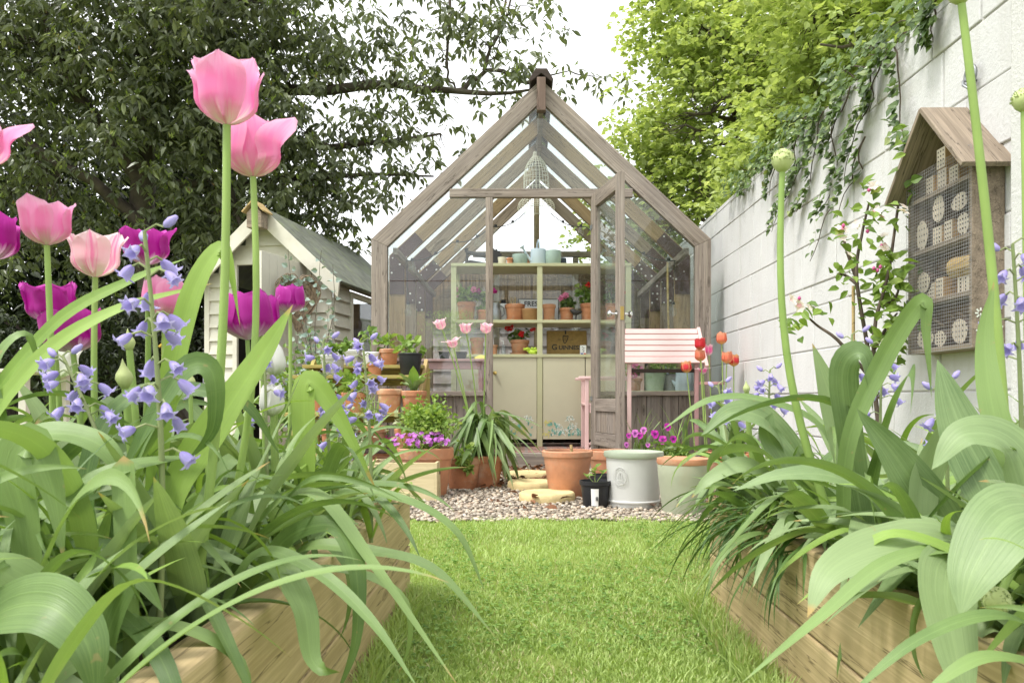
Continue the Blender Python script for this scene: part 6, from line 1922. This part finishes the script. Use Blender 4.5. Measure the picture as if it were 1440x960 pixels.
ribbon(t, [(330, 850, .98), (380, 790, .92), (425, 850, .86), (440, 930, .82), (480, 945, .8)], 40, STRAP, (.1, -.7, .6), (.8, -.5, -.1))
t = thing('allium_clump', 'clump of broad blue green leaves bowing at the near corner of the left bed', 'leaf clump', soil_at(60, .62), 0, SLB)
ribbon(t, [(120, 1010, .66), (60, 860, .62), (-10, 800, .6), (-80, 830, .58)], 80, STRAP, (0, -.5, .9))
ribbon(t, [(-60, 1010, .6), (-20, 880, .58), (60, 850, .56), (120, 900, .55), (135, 990, .55)], 95, STRAP, (-.2, -.6, .8), (.6, -.7, .2))
ribbon(t, [(60, 1000, .7), (40, 760, .7), (20, 660, .7), (45, 620, .7), (75, 690, .7), (90, 790, .7)], 60, STRAP, (-.2, -.8, .5), (.3, -.9, .1))
ribbon(t, [(190, 1000, .7), (182, 900, .72), (178, 760, .74), (174, 640, .76)], 36, STRAP, (-.1, -1, 0), tipw=.05)
ribbon(t, [(150, 1000, .66), (150, 900, .66), (190, 815, .66), (230, 860, .66)], 40, STRAP)
ribbon(t, [(-40, 760, .72), (60, 720, .74), (170, 660, .76), (270, 640, .8)], 46, STRAP, (0, -.6, .8))
ribbon(t, [(-40, 640, .8), (60, 610, .8), (140, 625, .8), (190, 690, .8)], 48, STRAP, (0, -.5, .8))

# random growth filling the left bed
random.seed(21)
for j in range(11):
    for i in range(10):
        y = .56 + j * .135 + U(-.05, .05); x = -.37 - i * .118 + U(-.05, .05)
        if x / y < -1.05 or x < -1.62 or y > 1.93: continue
        edge_ = x > -.50
        far = y > 1.45
        if edge_: lb = 'strap leaf clump spilling over the inner board of the left bed'
        elif far: lb = 'strap leaf clump towards the greenhouse end of the left bed'
        elif y < .9: lb = 'strap leaf clump crowding the near end of the left bed'
        else: lb = 'strap leaf clump in the thick middle of the left bed'
        s_ = (.74 if far else .86) * (1.0 if x < -.6 else .92)
        clump('allium_clump', lb, 'leaf clump', (x, y, SOILZ), ('allium', 'allium', 'bright', 'tulip') if not far else ('allium', 'bright', 'tulip', 'tulip'), 9 if edge_ else 13, SLB, s_ * (.78 if edge_ and far else .9 if edge_ else .85 if far else 1.0), 0.0 if edge_ else None, 4.4 if edge_ else 6.28)

for k in range(52):
    y = U(.58, 1.9); x = -U(.36, .62) if k % 2 else -U(.4, min(1.5, .95 * y + .1))
    lb = 'low tangle of broad leaves sprawling over the inner edge of the left bed' if k % 2 else 'low tangle of broad leaves under the taller tulips of the left bed'
    clump('tulip_clump', lb, 'leaf clump', (x, y, SOILZ), ('bent', 'tulip', 'allium', 'allium', 'bright'), 8, SLB, U(.6, .85), 0.0 if k % 2 else None, 4.2 if k % 2 else 6.28)

for k in range(26):
    y = U(.50, .95); x = -U(.40, min(1.5, .98 * y + .02))
    clump('allium_clump', 'mixed strap leaf clump packed into the near corner of the left bed', 'leaf clump', (x, y, SOILZ), ('allium', 'allium', 'bright', 'bent'), 8, SLB, U(.5, .72))

# right bed
SRB = 'leaf clumps of the right raised bed'
t = thing('tulip_clump', 'clump of very broad glaucous leaves nearest the right edge', 'leaf clump', soil_at(1400, .78), 0, SRB)
ribbon(t, [(1500, 860, .80), (1480, 740, .74), (1420, 730, .70), (1370, 800, .68), (1350, 866, .67)], 120, BROAD, (-.4, -.7, .6), fold=.12, tipw=.8)
ribbon(t, [(1400, 900, .85), (1345, 800, .80), (1330, 830, .74), (1345, 920, .70), (1365, 1010, .68)], 88, BROAD, (0, -.9, .5), fold=.12)
ribbon(t, [(1420, 880, .85), (1340, 770, .82), (1250, 765, .80), (1170, 800, .77), (1135, 868, .75)], 78, BROAD, (-.2, -.7, .7), fold=.12, tipw=.8)
ribbon(t, [(1450, 860, .9), (1400, 700, .92), (1350, 600, .95), (1318, 505, .98)], 80, BROAD, (-.3, -.9, .2))
ribbon(t, [(1460, 860, .8), (1445, 700, .82), (1400, 590, .84), (1385, 480, .86), (1398, 395, .86)], 40, STRAP, (-.3, -.9, .2))
ribbon(t, [(1470, 800, .8), (1430, 640, .8), (1360, 610, .8), (1310, 660, .8)], 70, BROAD, (-.3, -.6, .7))
t = thing('tulip_clump', 'clump with one broad leaf leaning far left over the middle of the right bed', 'leaf clump', soil_at(1320, .95), 0, SRB)
ribbon(t, [(1345, 880, .98), (1330, 760, .97), (1265, 650, .96), (1204, 574, .95)], 74, BROAD, (-.4, -.8, .4), tipw=.85)
ribbon(t, [(1300, 860, 1.0), (1245, 720, 1.0), (1180, 672, 1.0), (1100, 668, 1.0), (1030, 690, 1.0)], 52, BROAD, (-.1, -.5, .85), tipw=.85)
ribbon(t, [(1310, 860, .95), (1295, 700, .96), (1325, 620, .97), (1342, 590, .98)], 52, BROAD, (.3, -.9, .3))
ribbon(t, [(1330, 880, .82), (1350, 780, .80), (1250, 790, .77), (1150, 870, .73), (1040, 962, .68)], 26, STRAP, (-.2, -.5, .85))
ribbon(t, [(1480, 870, .75), (1390, 800, .78), (1260, 750, .8), (1180, 800, .8), (1120, 850, .8)], 20, STRAP_B, (-.2, -.5, .85))
ribbon(t, [(1490, 900, .7), (1400, 865, .66), (1290, 900, .62), (1180, 990, .6)], 24, STRAP, (-.2, -.5, .85))
ribbon(t, [(1490, 940, .66), (1380, 925, .62), (1280, 990, .6)], 24, STRAP, (-.2, -.5, .85))
t = thing('tulip_clump', 'clump with a sharply folded strap leaf under the insect hotel', 'leaf clump', soil_at(1240, 1.1), 0, SRB)
ribbon(t, [(1190, 830, 1.1), (1190, 640, 1.06), (1240, 510, 1.04), (1296, 424, 1.02), (1302, 470, 1.02), (1310, 560, 1.02)], 28, STRAP, (-.5, -.8, .3), (.4, -.9, .1), n=34)
ribbon(t, [(1250, 830, 1.15), (1195, 650, 1.15), (1168, 560, 1.15), (1142, 482, 1.15)], 62, BROAD, (.2, -.95, .2), tipw=.85)
ribbon(t, [(1230, 830, 1.1), (1195, 620, 1.08), (1185, 520, 1.06), (1215, 500, 1.05), (1228, 580, 1.05)], 46, BROAD, (-.3, -.8, .5), (.5, -.8, .2))
t = thing('tulip_clump', 'clump with a wide pale striped leaf reaching out before the tulip pots', 'leaf clump', soil_at(1130, 1.5), 0, SRB)
ribbon(t, [(1150, 760, 1.5), (1120, 650, 1.46), (1080, 592, 1.42), (1030, 580, 1.40), (986, 612, 1.38)], 62, BROAD, (0, -.75, .65), tipw=.9, peak=.6)
ribbon(t, [(1130, 760, 1.5), (1100, 700, 1.45), (1050, 655, 1.4), (1000, 672, 1.38), (972, 700, 1.38)], 36, BROAD, (0, -.7, .7), tipw=.9)
ribbon(t, [(1160, 760, 1.45), (1110, 660, 1.42), (1080, 610, 1.42), (1086, 580, 1.42)], 44, BROAD, (.2, -.9, .3))
ribbon(t, [(1200, 740, 1.3), (1160, 610, 1.28), (1080, 565, 1.26), (1000, 562, 1.25), (930, 605, 1.24)], 22, STRAP, (0, -.5, .85))

random.seed(33)
for j in range(9):
    for i in range(7):
        y = .66 + j * .145 + U(-.05, .05); x = .51 + i * .13 + U(-.05, .05)
        if x / y > .78 or x > 1.33 or y > 1.84: continue
        edge_ = x < .62
        if edge_: lb = 'broad leaf clump hanging over the inner board of the right bed'
        elif y > 1.4: lb = 'broad leaf clump at the far end of the right bed'
        else: lb = 'broad leaf clump in the middle of the right bed'
        clump('tulip_clump', lb, 'leaf clump', (x, y, SOILZ), ('tulip', 'tulip', 'bent', 'allium', 'bright') if not edge_ else ('tulip', 'bent', 'bent', 'allium'), 10, SRB, .86 if not edge_ else .72, math.pi if edge_ else None, 3.8 if edge_ else 6.28)
for (x, y) in ((.56, 1.76), (.53, 1.62), (.52, 1.48), (.52, 1.36)):
    clump('grassy_clump', 'dark narrow leaved tuft drooping over the far corner of the right bed', 'leaf clump', (x, y, SOILZ), ('narrow',), 52, 'dark grassy tufts on the right bed edge', .66, math.pi, 3.4, .05)

for k in range(20):
    y = .62 + k * .062 + U(-.02, .02); x = U(.47, .56)
    clump('tulip_clump', 'low sprawl of bent leaves hiding the inner board of the right bed', 'leaf clump', (x, y, SOILZ), ('bent', 'tulip', 'allium', 'bent', 'bright'), 8, SRB, U(.5, .78), math.pi, 3.6)
# ================================================================== APPLE TREE
ap = thing('apple_tree', 'young apple tree in pink and white blossom trained against the white wall', 'apple tree', at(1235, 560, 2.85)); D0 = 2.85
m = MB()
stems = [[(1238, 830), (1235, 600), (1219, 483), (1204, 388), (1212, 330), (1222, 286)], [(1204, 390), (1190, 350), (1184, 322)], [(1236, 560), (1228, 470), (1248, 390), (1256, 340), (1266, 270), (1278, 225), (1281, 185)], [(1232, 540), (1180, 480), (1150, 458), (1130, 440)], [(1240, 430), (1258, 420), (1266, 400)], [(1224, 500), (1250, 455), (1262, 440)], [(1206, 400), (1190, 388), (1180, 385)]]
tipsA = []
for k, s_ in enumerate(stems):
    P = catmull([at(x, y, D0 + U(-.03, .05)) for x, y in s_], 14); r0 = .009 if k == 0 else .0065
    m.tube(P, [r0 * (1 - .7 * i / 14) + .0012 for i in range(15)], 7)
m.build('trunk', TWIG, ap, ID, smooth=60)
P, D, Nn = [], [], []
for (px, py, n, r) in ((1222, 275, 9, 10), (1280, 195, 10, 14), (1268, 262, 5, 10), (1184, 328, 12, 14), (1205, 310, 8, 12), (1230, 300, 8, 12), (1262, 305, 8, 10), (1200, 360, 8, 14), (1180, 385, 6, 9), (1250, 360, 26, 18), (1262, 400, 40, 20), (1240, 420, 34, 18), (1262, 450, 36, 20), (1235, 455, 18, 16), (1125, 445, 16, 16), (1145, 440, 8, 12), (1255, 490, 16, 16), (1208, 400, 6, 8), (1272, 230, 5, 8)):
    for _ in range(n):
        P.append(at(px + random.gauss(0, r), py + random.gauss(0, r), D0 + random.gauss(0, .06))); D.append((U(-1, 1), U(-1, .2), U(-.6, .7))); Nn.append((U(-.8, .8), U(-1.2, -.2), U(.2, 1)))
link('foliage', cloud_mesh('foliage', P, D, Nn, RNG.uniform(.035, .062, len(P)), RNG.uniform(.022, .036, len(P)), G_APPLE, fold=.2), ap, ID)
bl_ = []
for (px, py, n, r) in ((1226, 262, 7, 5), (1268, 296, 7, 5), (1190, 322, 7, 8), (1205, 312, 5, 6), (1232, 300, 6, 7), (1240, 352, 5, 6), (1192, 358, 3, 4), (1122, 425, 4, 5), (1130, 432, 4, 6), (1240, 330, 3, 4)):
    for _ in range(max(1, n // 2)): bl_.append(at(px + random.gauss(0, r), py + random.gauss(0, r * .8), D0 - .06 + random.gauss(0, .02)))
link('blossom', florets('blossom', bl_, .020, F_BLOSSOM), ap, ID)
bd_ = MB()
for (px, py) in ((1231, 265), (1222, 268), (1234, 381), (1229, 378), (1238, 376), (1220, 326), (1124, 420), (1186, 318), (1240, 346)):
    q = at(px, py, D0 - .07); bd_.lathe([(.001, -.006), (.006, -.001), (.006, .004), (.001, .010)], 10, q)
bd_.build('flower_buds', F_PINK, ap, ID, smooth=70)
cn = thing('bamboo_cane', 'bamboo cane staking the apple tree by the white wall', 'cane', at(1200, 560, 2.95))
MB().tube([at(1200, 820, 2.95), at(1200, 402, 2.95)], .006, 8).build('cane_pole', PALE_WOOD, cn, ID, smooth=60)

# ================================================================== IVY
iv = thing('ivy', 'ivy trailing over the top of the white block wall', 'ivy', (1.45, 3.6, 1.8))
random.seed(5)
m = MB(); P, D, Nn = [], [], []


def ivy_strand(pts, per, leaf_s=1.0, sp=.03):
    m.tube(pts, [.004 - .0025 * i / (len(pts) - 1) for i in range(len(pts))], 5)
    L = len(pts) - 1
    for k in range(per):
        f = k / per * L; i = min(L - 1, int(f)); p = pts[i].lerp(pts[i + 1], f - i)
        P.append(p + Vector((U(-sp, 0) - .006, U(-sp, sp), U(-sp, sp)))); D.append((U(-.9, -.1), U(-1, 1), U(-.9, .3))); Nn.append((-1, -.4, U(.1, .9)))


for k in range(17):                                       # along the coping
    y = 2.5 + k * .17
    ivy_strand(wiggle((wx(y) + U(.0, .12), y, 1.90), (wx(y) - .02, y + U(.1, .4), 1.87 + U(0, .16)), 8, .12), 46, 1, .07)
for (y, dz, dy) in ((3.3, .42, .25), (3.5, .50, .35), (3.6, .22, .15), (3.8, .40, .35), (3.95, .28, .30), (4.1, .42, .45), (4.4, .20, .20), (3.1, .55, -.28), (3.2, .18, .1), (2.8, .12, .0)):
    a = Vector((wx(y) - .02, y, 1.87)); b = Vector((wx(y + dy) - .025, y + dy, 1.87 - dz))
    ivy_strand(wiggle(a, b, 12, .10), int(60 + 80 * dz), 1, .028)
y = 3.35
for b in ((wx(3.9) - .03, 3.95, 1.18), (wx(3.6) - .03, 3.62, 1.32)):
    ivy_strand(wiggle((wx(y) - .02, y, 1.6), b, 12, .12), 22, 1, .02)
m.build('stem', TWIG, iv, ID, smooth=60)
link('foliage', cloud_mesh('foliage', P, D, Nn, RNG.uniform(.022, .048, len(P)), RNG.uniform(.022, .044, len(P)), G_IVY, shape=.35, fold=.12), iv, ID)

# ================================================================== TREES


def tree(name, label, limbs, blobs, leaf, aspect, mat, per, spread, flat=.7, droop_dir=-.4, sprig=None, twig_r=.008, group=None, base=(0, 0, 0), share=1.0, fold=.2):
    t = thing(name, label, 'tree', base, 0, group); m = MB(); pts_all = []
    for L in limbs:
        pts = catmull([Vector(p[:3]) for p in L], 14); rs = [p[3] for p in L]
        for i, p in enumerate(pts):
            if 0 < i < 14: pts[i] = p + Vector((U(-1, 1), U(-1, 1), U(-1, 1))) * .03
        rr = [np.interp(i / 14 * (len(rs) - 1), range(len(rs)), rs) for i in range(15)]
        m.tube(pts, rr, 9); pts_all += pts
    m.build('trunk', BARK, t, ID, smooth=60)
    tw_ = MB(); CC = []
    LP = np.array([tuple(p) for p in pts_all])
    for (c, r, n) in blobs:
        c = np.array(c); r = np.array(r)
        for _ in range(int(n * share)):
            q = rand_unit(1)[0] * (RNG.random() ** .5) * r + c; CC.append(q)
            dd_ = np.linalg.norm(LP - q, axis=1); o = LP[dd_.argmin()]
            if dd_.min() < 1.6 and RNG.random() < .55:
                tw_.tube(wiggle(o, q, 5, .12), [twig_r * (1 - .13 * i) for i in range(6)], 4)
    if tw_.v: tw_.build('twig_sprays', BARK, t, ID, smooth=60)
    CC = np.array(CC); k = 7; SC = clumped(CC, max(1, per // k), spread, flat); P = np.repeat(SC, k, axis=0); n = len(P)
    D = rand_unit(n); D[:, 2] = D[:, 2] * .35 + droop_dir; P = P + D * leaf * RNG.uniform(0, .9, (n, 1))      # leaves radiate from a twig end
    Nn = rand_unit(n) * .7 + [0, 0, 1]; Ln = leaf * RNG.uniform(.6, 1.2, n)
    cr = np.repeat(.5 * np.repeat(RNG.random(len(CC)), max(1, per // k)) + .5 * RNG.random(len(SC)), k)
    rn = np.clip(.55 * cr + .45 * RNG.random(n), 0, .89); rn = np.where(RNG.random(n) < .03, .99, rn)
    v, f, rr = leaf_cloud(P, D, Nn, Ln, Ln * aspect, rn, fold=fold)
    link('crown', mesh_np('crown', v, f, mat, rnd=rr, smooth=False), t, ID)
    if sprig:
        P = np.repeat(SC[RNG.random(len(SC)) < .33], 5, axis=0); P = P + RNG.normal(size=P.shape) * .012 + [0, 0, .02]; n = len(P); D = rand_unit(n) * .7 + [0, 0, .8]
        link('young_leaves', cloud_mesh('young_leaves', P, D, rand_unit(n), leaf * .6 * RNG.uniform(.6, 1.1, n), leaf * .17, sprig, fold=.3), t, ID)
    return t


def blob(px, py, d, rxp, ryp, rz, n): return (tuple(at(px, py, d)), (rxp / F * d, rz, ryp / F * d), n)


A = lambda px, py, d, r: (*at(px, py, d), r)
random.seed(11)
limbs = [[A(250, 640, 9.6, .20), A(215, 420, 9.6, .16), A(200, 250, 9.5, .14), A(230, 60, 9.4, .11), A(300, -160, 9.4, .07)],
         [A(205, 260, 9.5, .10), A(120, 150, 9.2, .08), A(60, 20, 9.0, .07), A(30, -120, 9, .05)],
         [A(215, 330, 9.5, .08), A(120, 250, 9.2, .06), A(20, 190, 9.0, .05), A(-80, 120, 8.8, .03)],
         [A(230, 120, 9.5, .09), A(400, 130, 9.3, .065), A(540, 118, 9.2, .05), A(640, 128, 9.1, .035), A(720, 130, 9.0, .018), A(800, 100, 9.0, .006)],
         [A(640, 128, 9.1, .03), A(690, 100, 9.1, .025), A(740, 118, 9.0, .02), A(762, 122, 9.0, .015)],
         [A(680, 100, 9.1, .022), A(700, 40, 9.1, .016), A(720, -30, 9.2, .010)],
         [A(240, 200, 9.5, .07), A(380, 200, 9.3, .05), A(500, 205, 9.2, .035), A(620, 188, 9.1, .012)],
         [A(235, 260, 9.5, .06), A(380, 255, 9.3, .04), A(500, 248, 9.2, .025), A(610, 248, 9.1, .010)],
         [A(260, 20, 9.4, .08), A(420, -20, 9.2, .06), A(600, -60, 9.2, .04), A(780, -40, 9.2, .02)],
         [A(626, -40, 9.2, .02), A(632, 40, 9.1, .018), A(628, 95, 9.1, .014), A(640, 124, 9.1, .012)],
         [A(730, -40, 9.2, .015), A(700, 60, 9.1, .008), A(690, 95, 9.1, .007)],
         [A(330, 100, 9.4, .06), A(320, 240, 9.2, .04), A(345, 330, 9.0, .02)]]
B = [blob(40, 60, 9.2, 130, 120, 1.1, 200), blob(60, 260, 9.4, 130, 110, 1.0, 105), blob(190, 60, 9.0, 120, 110, 1.2, 220), blob(330, 60, 9.0, 120, 110, 1.2, 220), blob(250, 190, 9.1, 120, 80, 1.0, 140),
     blob(400, 200, 9.0, 110, 90, .9, 190), blob(470, 60, 9.0, 100, 100, 1.0, 130), blob(560, 40, 9.0, 70, 70, .7, 40), blob(600, 110, 9.0, 55, 45, .5, 34), blob(540, 170, 9.0, 75, 50, .6, 40), blob(600, 195, 9.0, 45, 25, .4, 20),
     blob(480, 250, 9.0, 90, 40, .6, 56), blob(560, 245, 9.0, 60, 25, .4, 20), blob(400, 290, 9.2, 70, 45, .6, 60), blob(470, 310, 9.1, 60, 40, .4, 34), blob(490, 345, 9.3, 40, 30, .3, 12), blob(690, 60, 9.0, 60, 60, .5, 36), blob(730, 20, 9.0, 40, 45, .4, 20), blob(755, 110, 8.95, 45, 14, .25, 14), blob(830, 105, 8.95, 40, 12, .2, 7), blob(715, 120, 9.0, 60, 25, .3, 20), blob(640, 20, 9.0, 50, 50, .5, 26),
     blob(100, 380, 9.8, 130, 70, .8, 34), blob(230, 330, 9.6, 80, 60, .7, 36), blob(300, 300, 9.3, 60, 50, .5, 60),
     blob(200, -180, 9.0, 330, 170, 2.0, 380), blob(460, -120, 9.2, 200, 100, 1.4, 100), blob(-120, 150, 9.0, 120, 250, 1.2, 130)]
tree('evergreen_tree', 'large dark evergreen tree spreading its branches over the shed', limbs, [(c_, r_, n_ * (.55 if c_[0] > -2.2 else .9 if c_[0] > -2.9 else 1.45)) for c_, r_, n_ in B], .115, .42, G_DARK, 28, .19, .75, -.6, G_SPRIG, .007, share=.58)

# hedge and bush added as dark backdrop, shade put into the leaf colour
def hedge(name, label, cat, blobs, leaf, mat, aspect=.45, per=26, spread=.16):
    t = thing(name, label, cat, blobs[0][0][:2] + (0,))
    P = []
    for c, r, n in blobs:
        cc = rand_unit(n) * (RNG.random((n, 1)) ** .45) * np.array(r) + np.array(c); P.append(clumped(cc, per, spread))
    P = np.concatenate(P); n = len(P); D = rand_unit(n); D[:, 2] -= .35; Ln = leaf * RNG.uniform(.6, 1.2, n)
    link('foliage', cloud_mesh('foliage', P, D, rand_unit(n) * .7 + [0, 0, 1], Ln, Ln * aspect, mat), t, ID)
    m = MB()
    for c, r, n in blobs:
        for _ in range(max(2, n // 14)):
            q = Vector(c) + Vector((U(-.7, .7) * r[0], U(.2, .6) * r[1], U(-.6, .5) * r[2])); m.tube(wiggle((q.x + U(-.2, .2), q.y + .2, 0), q, 8, .06), [.05 - .005 * i for i in range(9)], 6)
    m.build('stem', BARK, t, ID, smooth=60); return t


hedge('laurel_hedge', 'laurel hedge behind the shed, leaves coloured dark to stand in for shade', 'hedge', [blob(-60, 360, 12, 160, 230, .8, 170), blob(120, 370, 12, 160, 240, .8, 300), blob(280, 340, 12.3, 120, 210, .8, 230), blob(385, 440, 12.5, 75, 110, .7, 50)], .17, G_DEEP, .5, 26, .24)
hedge('yew_bush', 'low bush left of the shed, leaves coloured dark to stand in for shade', 'bush', [blob(70, 500, 8.6, 150, 60, .5, 80), blob(215, 480, 8.8, 60, 80, .4, 50)], .09, G_DEEP, .45, 26, .16)

# beech behind the wall
random.seed(12)
limb2 = [[(3.3, 8.2, 0, .16), (3.1, 8.1, 1.6, .13), (2.9, 8.0, 3.2, .09), (2.7, 8.0, 5.2, .04)]]
for k in range(12):
    z = 1.8 + k * .34; limb2.append([(3.0, 8.0, z - .3, .045), (2.4 - U(0, .3), 7.9 + U(-.4, .4), z, .03), (1.7 - U(0, .3), 7.7 + U(-.5, .4), z + U(-.1, .3), .010)])
B2 = [blob(960, 60, 8.0, 75, 110, .8, 150), blob(940, 220, 8.0, 60, 90, .7, 105), blob(1040, 120, 7.6, 90, 120, .8, 190), blob(1000, 260, 7.8, 70, 60, .6, 95), blob(1120, 60, 7.2, 90, 110, .9, 190), blob(1000, -90, 8.0, 120, 100, 1.0, 130), blob(905, 190, 8.1, 30, 50, .3, 22), blob(905, 290, 8.1, 45, 60, .4, 50), blob(860, 320, 8.4, 40, 60, .4, 26), blob(950, 360, 8.2, 60, 50, .5, 60)]
tree('beech_tree', 'fresh lime green beech tree rising beyond the wall behind the greenhouse', limb2, B2, .066, .78, G_LIME, 35, .15, .55, -.15, None, .006, base=(3.3, 8.2, 0), fold=.12)
limb3 = [[(3.4, 5.4, 0, .12), (3.3, 5.3, 1.6, .10), (3.1, 5.2, 2.8, .07), (2.9, 5.2, 4.2, .03)]]
for k in range(9):
    z = 1.8 + k * .26; limb3.append([(3.2, 5.3, z - .2, .03), (2.6 - U(0, .2), 5.2 + U(-.4, .4), z, .02), (1.9 + U(-.2, .2), 5.0 + U(-.5, .5), z + U(0, .2), .007)])
B3 = [blob(1120, 150, 5.6, 80, 70, .5, 90), blob(1200, 60, 5.2, 90, 80, .6, 120), blob(1150, -40, 5.4, 140, 80, .8, 110), blob(1080, 220, 5.8, 60, 60, .4, 60), blob(1270, 0, 5.0, 70, 50, .5, 60), blob(1040, 260, 6.1, 50, 40, .35, 38)]
tree('beech_tree', 'lime green beech tree leaning over the ivy on the nearer part of the wall', limb3, B3, .058, .78, G_LIME, 28, .11, .55, -.15, None, .005, base=(3.4, 5.4, 0), fold=.12)

# ================================================================== FAR LEFT THINGS
gt = thing('garden_table', 'white slatted garden table in the shade at the far left', 'garden table', at(10, 560, 5.2))
zt = at(0, 521, 5.2).z; x0 = at(-90, 0, 5.2).x; x1 = at(46, 0, 5.2).x
for k in range(6): board('slat', (x0, 5.2 + k * .11, zt), (x1, 5.2 + k * .11, zt), .022, .095, (0, 0, 1), CREAM_PAINT, gt)
for x in (x0 + .08, x1 - .08):
    for y in (5.24, 5.70): board('leg', (x, y, .0), (x, y, zt - .012), .05, .05, (1, 0, 0), CREAM_PAINT, gt)
board('apron', (x0 + .05, 5.21, zt - .05), (x1 - .05, 5.21, zt - .05), .02, .07, (0, 1, 0), CREAM_PAINT, gt)
yh = thing('bird_feeder', 'narrow yellow wooden bird feeder house on a post left of the shed', 'bird feeder', at(240, 560, 5.0)); c = at(240, 520, 5.0)
YW = basic('yellow stained wood', (.52, .36, .04), .6, .15)
yM = Matrix.Translation((c.x, c.y, 0))
for s in (-1, 1): MB().box((s * .035, 0, .68), (.012, .08, .30)).build('side_post', YW, yh, yM, bevel=.002)
MB().box((0, .035, .68), (.06, .008, .28)).build('back_panel', DARK, yh, yM)
for s in (-1, 1): MB().box((s * .025, 0, .845), (.075, .10, .012), Matrix.Rotation(s * R(40), 3, 'Y')).build('roof_panel', YW, yh, yM, bevel=.002)
MB().box((0, 0, .525), (.10, .10, .015)).build('tray', YW, yh, yM)
MB().tube([(0, 0, 0), (0, 0, .518)], .018, 8).build('post', DARK_WOOD, yh, yM)
# dark fence closing the garden behind the hedge
fe_ = thing('boundary_fence', 'dark stained board fence behind the laurel hedge', 'fence', (-6, 13.4, 0))
for k in range(44): board('fence_board', (-11 + k * .21, 13.4, 0), (-11 + k * .21, 13.4, 1.9), .02, .20, (0, 1, 0), DARK_WOOD, fe_)
for z in (.4, 1.5): board('fence_rail', (-11.1, 13.44, z), (-1.9, 13.44, z), .05, .07, (0, 1, 0), DARK_WOOD, fe_)
